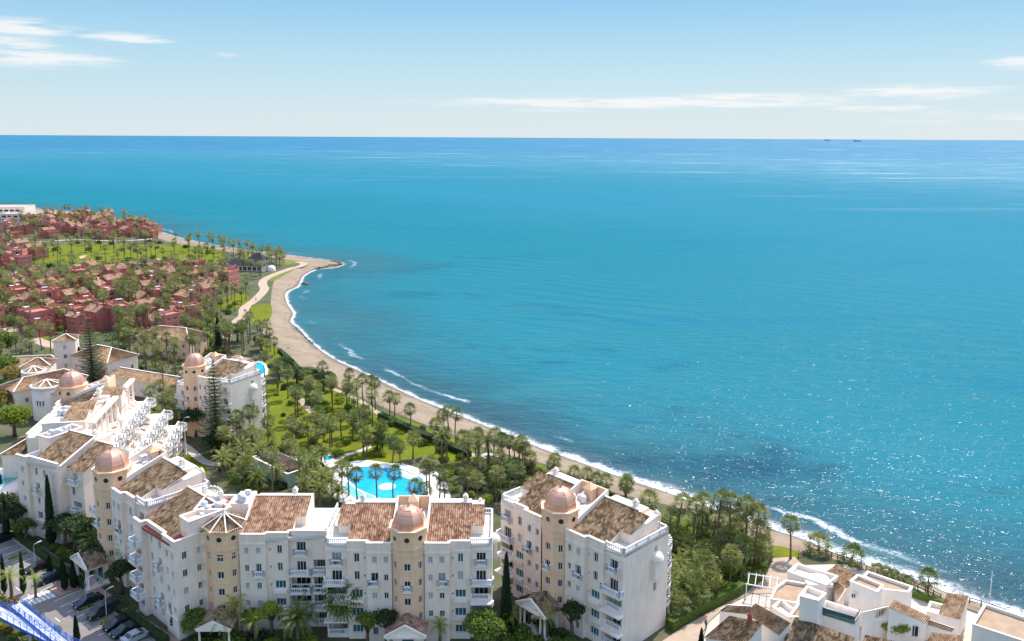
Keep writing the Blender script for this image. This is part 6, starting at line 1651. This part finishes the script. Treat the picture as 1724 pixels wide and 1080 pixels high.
undergrowth('ground_cover', [[(365,745),(470,640),(560,640),(800,758),(900,780),(1060,842),(1090,870),(900,850),(740,860),(560,880),(380,820)]], 3.2, 5, 'mid_leaf', 'low green planting between the garden palms', cap=60000)
undergrowth('ground_cover', [[(1090,880),(1150,848),(1230,876),(1296,925),(1284,972),(1210,1012),(1120,1065),(1100,1040)]], 9, 6, 'mid_leaf', 'low leafy planting under the palm grove', cap=30000)
undergrowth('ground_cover', [[(-20,880),(60,900),(140,960),(260,1045),(340,1080),(560,1060),(850,1070),(1080,1070),(1090,1100),(-20,1100)]], 9, 7, 'dark_leaf', 'dark low planting in front of the blocks', cap=70000)
undergrowth('ground_cover', [[(-60,455),(60,400),(400,415),(440,560),(330,650),(280,700),(250,640),(60,640),(-60,640)]], .9, 8, 'mid_leaf', 'low planting between the red houses', 2.2, .9, cap=70000)

def pot(root, x, y, z, s, lab):
    a = root.rotation_euler[2]; k = root.scale[0]; wx = root.location.x+(x*math.cos(a)-y*math.sin(a))*k; wy = root.location.y+(x*math.sin(a)+y*math.cos(a))*k
    t = thing('potted_shrub', (wx,wy,GZ+z*k), 0, lab, 'potted plant', 'potted shrubs on balconies'); m_ = MB(); m_.lathe([(.18,0),(.26,.35),(.28,.38)], 10, 0); m_.build('pot', MT['kerb'], t)
    put('foliage', rp.choice(SHR['dark_leaf']), t, (0,0,.3), 0, (s,s,s*.8))
wings = [o for o in col.objects if o.parent is None and o.name.startswith('apartment_wing')]
pot(A_.root, -11.4, 0.0, 12.72, .75, 'leafy shrub on the top left balcony of the central block')
pot(A_.root, -6.0, -1.0, 9.68, .6, 'round shrub on the loggia ledge left of the central tower')
pot(A_.root, 6.0, -1.0, 9.68, .5, 'dark shrub on the loggia ledge right of the central tower')
pot(H_.root, -5.0, -1.0, 9.68, .7, 'shrub on the ledge left of the right-hand tower')
pot(H_.root, 5.9, -1.0, 9.68, .65, 'trailing shrub on the ledge right of the right-hand tower')
pot(C_.root, 5.6, -1.0, 9.68, .75, 'shrub on the ledge right of the cream car park tower')
pot(C_.root, -4.5, .7, 12.82, 1.0, 'bushy shrub on the terrace left of the cream tower')
pot(C_.root, -5.6, 1.4, 12.82, .9, 'leftmost bushy shrub on the terrace left of the cream tower')
pot(wings[1], 11.3, .3, 6.47, .9, 'left dark shrub on the balcony of the turret wing')
pot(wings[1], 13.1, .3, 6.47, 1.0, 'right dark shrub on the balcony of the turret wing')
pot(wings[1], 15.2, .4, 6.47, .9, 'dark shrub on the end balcony of the turret wing')
plant_all()
# ------------------------------------------------------------------ car park: markings, islands, cars, lamps
KD = np.array(wl_[-1])-np.array(wl_[2]); KD /= np.linalg.norm(KD); KO = np.array((KD[1]*1.0, -KD[0]*1.0))
if KO[0] > 0: KO = -KO
KA = math.atan2(KO[1], KO[0])+PI             # heading of the parked cars, nose to the kerb
def stripe(c, d, L, w, z, lab):
    c, d = np.array(c), np.array(d); n = np.array((-d[1], d[0])); p = [c-d*L/2-n*w/2, c+d*L/2-n*w/2, c+d*L/2+n*w/2, c-d*L/2+n*w/2]
    m_ = MB(); m_.face([(q[0],q[1],z) for q in p]); return m_.build('road_marking', MT['line'])
mk = []
k0 = np.array(wl_[1])
for i in range(20):
    c = k0+KD*(1.0+2.65*i)+KO*2.6; mk.append((c, KO, 5.0, .13))
for i in range(7):
    a = np.array(at(84,1000)); b_ = np.array(at(38,1017)); mk.append((a+(b_-a)*i/6, KD, 3.4, .55))
for px, py in ((30,992),(50,1004),(97,1044),(130,1064),(120,1040)): mk.append((np.array(at(px,py)), KD, 1.8, .13))
for c, d, L, w in mk:
    if in_poly(c[0], c[1], lot): struct(stripe(c, d, L, w, GZ+.028, ''))
def car(px, py, colr, lab, kind='car', flip=False):
    x, y = at(px, py, GZ+.6); t = thing('parked_car', (x,y,GZ+.02), KA+(PI if flip else 0), lab, 'car' if kind == 'car' else 'van', 'cars parked along the kerb')
    paint = mat('car_paint', colr, .25, .05, 2.0, .5, metal=.3); van = kind == 'van'
    L, W = (2.35,.93) if not van else (2.55,.98)
    if van: side = [(-L,.35),(-L,1.9),(-L+.25,2.05),(1.0,2.05),(1.65,1.25),(L,1.0),(L,.35)]; glass = [(.95,1.9),(1.05,1.25),(1.6,1.25)]
    else: side = [(-L,.35),(-L,.8),(-L+.15,.98),(-1.65,1.05),(-1.05,1.46),(.25,1.48),(1.15,1.02),(L-.15,.82),(L,.62),(L,.35)]
    m_ = MB(); n = len(side); rows = [(-W,1.0,.0),(-W+.12,1.0,.04),(W-.12,1.0,.04),(W,1.0,.0)]
    def yy(z, s): return s*(W-(.16*max(0,z-.9)/.5 if not van else .05*max(0,z-1.2)))
    V = [[(x_, yy(z_, s), z_) for x_, z_ in side] for s in (-1,1)]
    for i in range(n-1): m_.face([V[0][i],V[1][i],V[1][i+1],V[0][i+1]])
    for s, v in ((0,V[0]),(1,V[1])):
        ids = tessellate_polygon([[Vector((p[0],p[2],0)) for p in v]])
        for tr in ids: m_.face([v[k] for k in tr])
    m_.face([V[0][0],V[0][-1],V[1][-1],V[1][0]])
    body = m_.build('body', paint, t)
    g = MB()
    if not van:
        def P_(x_, z_, s, o=.012): return (x_, yy(z_, s)+s*o, z_)
        for s in (-1,1):
            for a, b2 in (((-1.5,1.06),(-.32,1.42)),((-.25,1.06),(.95,1.42))):
                q = [P_(a[0],1.05,s),P_(b2[0],1.05,s),P_(b2[0] if b2[0] < .3 else .3,1.42,s),P_(max(a[0],-1.05),1.42,s)]; g2 = MB(); g2.face(q); g2.build('side_window', MT['pane'], t)
        for a, b2, nm in (((.3,1.475),(1.12,1.05),'windscreen'),((-1.1,1.44),(-1.62,1.08),'rear_window')):
            g2 = MB(); o = .02; g2.face([(a[0],-W+.3,a[1]+o),(a[0],W-.3,a[1]+o),(b2[0],W-.18,b2[1]+o),(b2[0],-W+.18,b2[1]+o)]); g2.build(nm, MT['pane'], t)
    else:
        g2 = MB(); g2.face([(1.02,-W+.14,2.03),(1.02,W-.14,2.03),(1.66,W-.1,1.28),(1.66,-W+.1,1.28)]); g2.build('windscreen', MT['pane'], t)
        for s in (-1,1): g2 = MB(); g2.face([(-1.9,s*(W+.01),1.25),(.9,s*(W+.01),1.25),(.75,s*(W-.02),1.85),(-1.9,s*(W-.02),1.85)]); g2.build('side_window', MT['pane'], t)
    for sx_ in (-1.42,1.42):
        for s in (-1,1):
            wv = MB(); wv.tube([(sx_,s*(W-.18),.32),(sx_,s*(W+.02),.32)], [.32,.32], 16); wo = wv.build('wheel', MT['tyre'], t)
            rm = MB(); rm.tube([(sx_,s*(W+.0),.32),(sx_,s*(W+.03),.32)], [.19,.17], 12); rm.build('rim', MT['rim'], wo)
    for s in (-1,1):
        h = MB(); h.box(L-.06,L+.02,s*.62-.2,s*.62+.2,.58,.74); h.build('headlight', MT['lamp_clear'], t); h = MB(); h.box(-L-.02,-L+.05,s*.68-.16,s*.68+.16,.66,.86); h.build('tail_light', MT['lamp_red'], t)
    return t
for a in [(64,955,(.012,.013,.016),'black parked car left of the clipped cypresses, behind a planted island'),(84,973,(.015,.03,.07),'dark blue parked car nearest the zebra crossing'),
          (148,1012,(.015,.022,.045),'navy parked car just right of the zebra crossing'),(199,1049,(.012,.016,.02),'black parked car right of the van, third from the bottom'),
          (212,1060,(.015,.03,.035),'dark green-black parked car beside the silver one'),(230,1071,(.42,.45,.47),'silver parked car with pale roof at the bottom'),
          (6,906,(.015,.016,.02),'dark parked car at the left edge of the car park')]: car(*a, flip=random.Random(a[0]).random() < .5)
car(174,1029,(.05,.05,.05),'dark van with pale roof beside the planted island','van',True)
def island(px, py, L, lab):
    x, y = at(px, py); t = thing('planted_island', (x,y,GZ), KA, lab, 'kerb island'); p = MB(); pts = [(L/2+.55*math.cos(a), .55*math.sin(a)) for a in np.linspace(-PI/2,PI/2,7)]+[(-L/2+.55*math.cos(a), .55*math.sin(a)) for a in np.linspace(PI/2,PI*1.5,7)]
    p.prism(pts, 0, .16, 0); p.build('kerb_ring', MT['kerb'], t); q = MB(); q.prism([(a*.92,b_*.72) for a, b_ in pts], .1, .175, 0); q.build('bed', gm, t)
    x2, y2 = x, y; rr = random.Random(int(px)); m_ = MB(); leaf_quads(m_, 160, lambda: ((rr.uniform(-L/2,L/2), rr.uniform(-.35,.35), .2+.35*rr.random()),(0,0,1)), .25, rr); m_.build('low_plants', MT['lime_leaf'], t)['kind'] = 'stuff'
island(62,962,3.2,'small kerbed island with pale lamp beside the black car'); island(152,1022,3.4,'kerbed island beside the dark van'); island(30,938,3.0,'kerbed island in the upper car park'); island(186,1046,3.0,'kerbed island right of the dark van')
pv = pxpoly([(82,992),(100,1006),(134,991),(112,974)]); sheet('footway', [pv], GZ+.141, MT['pinkpave'], 'pink paved corner with clipped cypresses at the crossing', skirt=.13)
def street_lamp(x, y, h, ang, lab):
    t = thing('street_lamp', (x,y,GZ), ang, lab, 'street lamp'); p = MB(); p.tube([(0,0,0),(0,0,h*.6),(0,0,h),(.25,0,h+.25),(.9,0,h+.35)], [.1,.07,.055,.05,.045], 8); p.build('pole', MT['steel'], t); q = MB(); q.box(.75,1.45,-.14,.14,h+.28,h+.42); q.build('lamp_head', MT['steel'], t)
x, y, h = height_for(60,962,940); street_lamp(x, y, 5.0, KA, 'pale street lamp on the island beside the black car')
x, y, h = height_for(180,1044,1018); street_lamp(x, y, 5.0, KA, 'slim street lamp right of the dark van')
x, y, h = height_for(312,752,705); street_lamp(x, y, min(h,9), 0, 'tall lamp beside the white garden path')
x, y = at(146,1020); street_lamp(x, y, 4.6, KA, 'slim street lamp in front of the navy car')
x, y = at(1665,1022); m_ = MB(); m_.tube([(0,0,0),(0,0,4),(0,0,6.5)],[.07,.06,.04],8); tag(m_.build('flag_pole', MT['railing'], None, (x,y,GZ)), 'slim white pole by the beach above the flat-roofed house', 'pole')

# blue footbridge, lower left
def bridge_arm(p, q, w, z, lab):
    p, q = np.array(p), np.array(q); L = np.linalg.norm(q-p); a = math.atan2(q[1]-p[1], q[0]-p[0]); t = thing('footbridge', (p[0],p[1],GZ), a, lab, 'footbridge', 'blue footbridge ramps'); z -= GZ
    d = MB(); d.box(0,L,-w/2,w/2,z-.2,z); d.build('deck', mat('pale_bridge_deck', (.62,.64,.68), .8, .1), t)
    for s in (-1,1):
        g = MB(); g.box(0,L,s*w/2-.07,s*w/2+.07,z-.32,z+.06); g.build('girder', MT['blue'], t)
        for zz in (.5,.8,1.1): r = MB(); r.box(0,L,s*w/2-.022,s*w/2+.022,z+zz,z+zz+.045); r.build('rail', MT['blue'], t)
        for k in range(int(L/1.8)+1): b2 = MB(); x_ = min(L-.05,k*1.8); b2.box(x_,x_+.06,s*w/2-.035,s*w/2+.035,z+.06,z+1.15); b2.build('post', MT['blue'], t)
    for k in (.12,.5,.88): c = MB(); c.tube([(L*k,0,0),(L*k,0,z-.2)],[.2,.2],10); c.build('pier', MT['steel'], t)
bridge_arm(at(-40,1010,6.4), at(150,1108,6.4), 1.8, 6.4, 'nearer blue-railed footbridge ramp along the lower left edge')
bridge_arm(at(26,1018,6.8), at(112,1088,6.8), 1.5, 6.8, 'farther blue-railed ramp meeting the footbridge near the crossing')

# ------------------------------------------------------------------ beach: rocks, fences, small things
def rock_mesh(seed):
    rr = random.Random(seed); bm = bmesh.new(); bmesh.ops.create_icosphere(bm, subdivisions=1, radius=1)
    for v in bm.verts: v.co *= rr.uniform(.65,1.15); v.co.z *= .7
    me = bpy.data.meshes.new('rock'); bm.to_mesh(me); bm.free(); me.materials.append(MT['rock']); return me
MT['rock'] = mat('shore_rock', (.16,.135,.11), .95, .35, .8, .15, bump=.5, bscale=3)
RK = [rock_mesh(i) for i in range(5)]; rr = random.Random(8); it = []
for (a, b_, n, lo, hi) in [((534,452),(574,446),70,.8,2.0),((560,440),(577,444),16,.6,1.4),((506,456),(534,453),18,.4,1.0),((508,477),(518,479),14,.6,1.4),((497,552),(535,588),26,.25,.6)]:
    for _ in range(n):
        u = rr.random(); x, y = at(a[0]+(b_[0]-a[0])*u+rr.gauss(0,1.5), a[1]+(b_[1]-a[1])*u+rr.gauss(0,.5), .2); s = rr.uniform(lo,hi)
        it.append((rr.choice(RK), Matrix.Translation((x,y,.15+s*.15))@Matrix.Rotation(rr.uniform(0,6.28),4,'Z')@Matrix.Diagonal((s*1.3,s,s,1))))
joined('shore_rocks', it, 'dark boulders round the tip of the sandy point', [MT['rock']])
def fence(pts_px, lab, h=1.1):
    P2 = smooth_line(pxpoly(pts_px), 4); t = thing('fence', P2[0]+(GZ,), 0, lab, 'fence'); o = np.array(P2[0]); acc = 0; last = None
    for p in P2:
        q = np.array(p)-o
        if last is None or np.linalg.norm(q-last) > 1.1:
            m_ = MB(); m_.box(q[0]-.07,q[0]+.07,q[1]-.07,q[1]+.07,-.1,h); m_.build('post', MT['wood'], t)
            if last is not None:
                for z in (.45,.9): m_ = MB(); m_.bar((last[0],last[1],z),(q[0],q[1],z),.07,.12); m_.build('rail', MT['wood'], t)
            last = q
fence([(1344,940),(1356,935),(1372,933),(1395,937),(1415,944),(1440,952)], 'brown wooden fence curving behind the lone beach palm')
fence([(1458,962),(1500,975),(1545,992),(1592,1014)], 'brown wooden fence between low palms and foam')
fence([(1632,1016),(1660,1024),(1700,1038)], 'brown wooden fence right of the golden tile roof')
# walkers
def person(px, py, top, legs, lab, rz=0, pose=0.0, z=GZ+.05):
    x, y = at(px, py, z); me = bpy.data.meshes.new('person')
    J = {'p':(0,0,.95),'c':(0,.0,1.25),'n':(0,.02,1.47),'h':(0,.0,1.6),'t':(0,-.01,1.74),'hl':(-.1,0,.92),'kl':(-.11,-.12-.06*pose,.5),'al':(-.11,.02-.2*pose,.09),'tl':(-.11,-.16-.2*pose,.04),'hr':(.1,0,.92),'kr':(.11,-.02,.5),'ar':(.11,.2*pose+.06,.09),'tr':(.11,.2*pose-.1,.04),
         'sl':(-.2,0,1.4),'el':(-.26,.05,1.13),'wl':(-.27,-.06,.88),'fl':(-.265,-.1,.78),'sr':(.2,0,1.4),'er':(.26,.05,1.13),'wr':(.27,-.06,.88),'fr':(.265,-.1,.78)}
    rad = {'p':.15,'c':.15,'n':.06,'h':.1,'t':.075,'hl':.1,'kl':.065,'al':.045,'tl':.04,'hr':.1,'kr':.065,'ar':.045,'tr':.04,'sl':.065,'el':.045,'wl':.032,'fl':.035,'sr':.065,'er':.045,'wr':.032,'fr':.035}
    ks = list(J); ix = {k: i for i, k in enumerate(ks)}
    ed = [('p','c'),('c','n'),('n','h'),('h','t'),('p','hl'),('hl','kl'),('kl','al'),('al','tl'),('p','hr'),('hr','kr'),('kr','ar'),('ar','tr'),('c','sl'),('sl','el'),('el','wl'),('wl','fl'),('c','sr'),('sr','er'),('er','wr'),('wr','fr')]
    me.from_pydata([J[k] for k in ks], [(ix[a], ix[b_]) for a, b_ in ed], [])
    m, n, l, b = newmat('walker_clothes'); g = n.new('ShaderNodeTexCoord'); s = n.new('ShaderNodeSeparateXYZ'); l.new(g.outputs['Object'], s.inputs[0])
    mr = n.new('ShaderNodeMath'); mr.operation = 'DIVIDE'; mr.inputs[1].default_value = 2.0; l.new(s.outputs[2], mr.inputs[0])
    r = ramp(n, [(0,(.05,.04,.04)),(.045,legs),(.47,top),(.735,(.42,.26,.19)),(.845,(.05,.03,.02))]); r.color_ramp.interpolation = 'CONSTANT'; l.new(mr.outputs[0], r.inputs[0]); l.new(r.outputs[0], b.inputs['Base Color']); b.inputs['Roughness'].default_value = .9
    me.materials.append(m); o = put('person', me, None, (x,y,z), rz)
    sk = o.modifiers.new('skin', 'SKIN'); sk.use_smooth_shade = True
    for k, v in zip(ks, me.skin_vertices[0].data): v.radius = (rad[k]*(1.25 if k in 'pc' else 1), rad[k]); v.use_root = k == 'p'
    o.modifiers.new('subdivision', 'SUBSURF').render_levels = 1
    tag(o, lab, 'person'); return o
person(1188,1058,(.10,.12,.16),(.04,.05,.08),'person in dark clothes walking down the sandy lane', .6, .8)
person(1213,1066,(.30,.24,.18),(.12,.08,.05),'person in brown crouched by the lane wall', 2.2, .5)
person(411.5,527,(.05,.05,.06),(.04,.04,.05),'left of two walkers in dark clothes on the promenade', .4, .8)
person(414,526.5,(.12,.10,.12),(.05,.05,.06),'right of two walkers in dark clothes on the promenade', .4, .7)
person(431,507,(.35,.08,.07),(.05,.05,.07),'walker in red top farther along the promenade', 2.8, .8)
# pots on the A block garden, drifted logs
for px, py, lab in ((673,698,'dark driftwood heap on the beach, right of the garden palms'),(484,588,'dark driftwood heap on the upper beach'),(1341,934,'small dark cone-shaped heap beside the lone beach palm')):
    x, y = at(px, py, 2.4); m_ = MB(); rr = random.Random(int(px))
    for k in range(7): a = rr.uniform(0,PI); m_.tube([(-math.cos(a)*.9,-math.sin(a)*.9,.0+.08*k),(math.cos(a)*.9,math.sin(a)*.9,.15+.1*k)],[.12,.07],6)
    tag(m_.build('driftwood', MT['bark'], None, (x,y,2.25)), lab, 'driftwood')
# cargo ships on the horizon
for px, D, L, lab in ((1437,15500,150,'grey cargo ship on the horizon, the larger one'),(1387,18500,140,'faint grey cargo ship on the horizon, the smaller one')):
    x = math.tan(math.atan((px-862)/FPX))*D; t = thing('cargo_ship', (x,D,0), .05, lab, 'ship'); g_ = mat('ship_grey', (.36,.45,.54), .7, .1, .02)
    h = MB(); h.prism([(-L/2,-12),(L/2-18,-12),(L/2,0),(L/2-18,12),(-L/2,12)], -2, 13, 0, True, True); h.build('hull', g_, t); s = MB(); s.box(-L/2+6,-L/2+26,-10,10,13,38); s.box(-L/2+10,-L/2+16,-3,3,38,46); s.build('superstructure', g_, t); c = MB(); c.box(-L/2+32,L/2-30,-10,10,13,24); c.build('cargo', g_, t)

# ------------------------------------------------------------------ names for the many: by the landmark beside them
LM = [('the large pool',(-28,183)),('the left end of the large pool',(-42,186)),('the right end of the large pool',(-14,186)),('the pool bar',(-55,190)),('the lone domed block',(-80,210)),('the garden side of the lone domed block',(-62,215)),
 ('the beach path',(-25,225)),('the upper garden lawn',(-50,240)),('the middle of the garden lawn',(-45,222)),('the lower garden lawn',(-30,208)),('the driftwood on the beach',(-32,246)),('the white garden path',(-75,182)),('the bend of the white garden path',(-62,178)),
 ('the back of the turret wing',(-42,145)),('the back of the central block',(-16,145)),('the back of the right-hand block',(14,150)),('the gap beside the right-hand block',(-2,140)),('the far corner of the right-hand block',(26,140)),('the beach behind the right-hand block',(20,185)),('the beach right of the pool',(2,200)),
 ('the upper end of the palm grove',(32,160)),('the middle of the palm grove',(40,150)),('the lower end of the palm grove',(28,132)),('the hedge by the sandy lane',(44,143)),('the lane corner by the beach',(52,152)),('the wooden beach fence',(60,150)),('the low palms by the foam',(70,142)),
 ('the front of the right-hand block',(8,117)),('the portico of the right-hand block',(0,121)),('the front of the central block',(-22,118)),('the portico of the central block',(-15,117)),('the right corner of the central block',(-5,119)),('the front of the turret wing',(-44,119)),('the balconies of the turret wing',(-34,120)),
 ('the diagonal wing',(-60,124)),('the zebra crossing',(-77,135)),('the parked silver car',(-60,125)),('the dark van',(-68,130)),('the cream tower above the car park',(-76,138)),('the far left block',(-92,150)),('the blue footbridge',(-78,122)),('the top of the car park',(-100,150)),
 ('the spa pavilion',(-110,160)),('the terraced block',(-95,180)),('the curved balconies',(-80,185)),('the plunge pool',(-115,190)),('the round turrets',(-140,225)),('the left edge of the hotel',(-160,240)),('the square tower',(-150,275)),('the hotel hall',(-130,275)),('the cypress trio',(-122,238)),('the ribbed gallery',(-105,240)),
 ('the terracotta terrace',(-88,255)),('the cream villa',(-120,310)),('the far turquoise pool',(-75,262)),('the beach lawn strip',(-78,290)),('the start of the promenade',(-105,320)),('the round promenade lawn',(-110,375)),('the bend of the promenade',(-125,420)),('the lawn below the red houses',(-132,340)),
 ('the nearest red houses',(-160,340)),('the village road',(-215,335)),('the village pool',(-185,370)),('the middle of the red village',(-200,400)),('the left of the red village',(-270,390)),('the upper red village',(-190,450)),('the right of the red village',(-155,420)),('the beach club',(-165,500)),('the sandy point',(-125,540)),
 ('the golf lawn',(-240,540)),('the right end of the golf lawn',(-190,560)),('the left end of the golf lawn',(-310,530)),('the far red houses',(-340,680)),('the far shore',(-250,660)),('the white hotel',(-430,760)),('the far left houses',(-340,540))]
ORD = ['first','second','third','fourth','fifth','sixth','seventh','eighth','ninth','tenth','eleventh','twelfth','thirteenth','fourteenth','fifteenth','sixteenth','seventeenth','eighteenth','nineteenth','twentieth']+['twenty-'+w for w in 'first second third fourth fifth sixth seventh eighth ninth'.split()]+['thirtieth']+['thirty-'+w for w in 'first second third fourth fifth sixth seventh eighth ninth'.split()]
G_ = {}
for o, desc, cat, grp in AUTO:
    x, y = o.location.x, o.location.y; n_ = min(LM, key=lambda l: (l[1][0]-x)**2+(l[1][1]-y)**2)[0]
    G_.setdefault((desc, n_), []).append((proj(x,y,GZ+2)[0], o, cat, grp))
for (desc, n_), L in G_.items():
    L.sort(key=lambda q: q[0])
    for i, (_, o, cat, grp) in enumerate(L):
        lab = f'{desc} by {n_}'
        if len(L) == 2: lab = f'{desc} by {n_}, the {("left","right")[i]} one of two'
        elif len(L) > 2: lab = f'{desc} by {n_}, ' + ('leftmost there' if i == 0 else 'rightmost there' if i == len(L)-1 else f'{ORD[min(i,38)]} from the left')
        if len(lab.split()) > 15: lab = lab.replace(' from the left', ' from left').replace('the left one of two', 'left of two').replace('the right one of two', 'right of two').replace('by the right end of the large pool', 'right of the large pool')
        tag(o, lab, cat, grp)
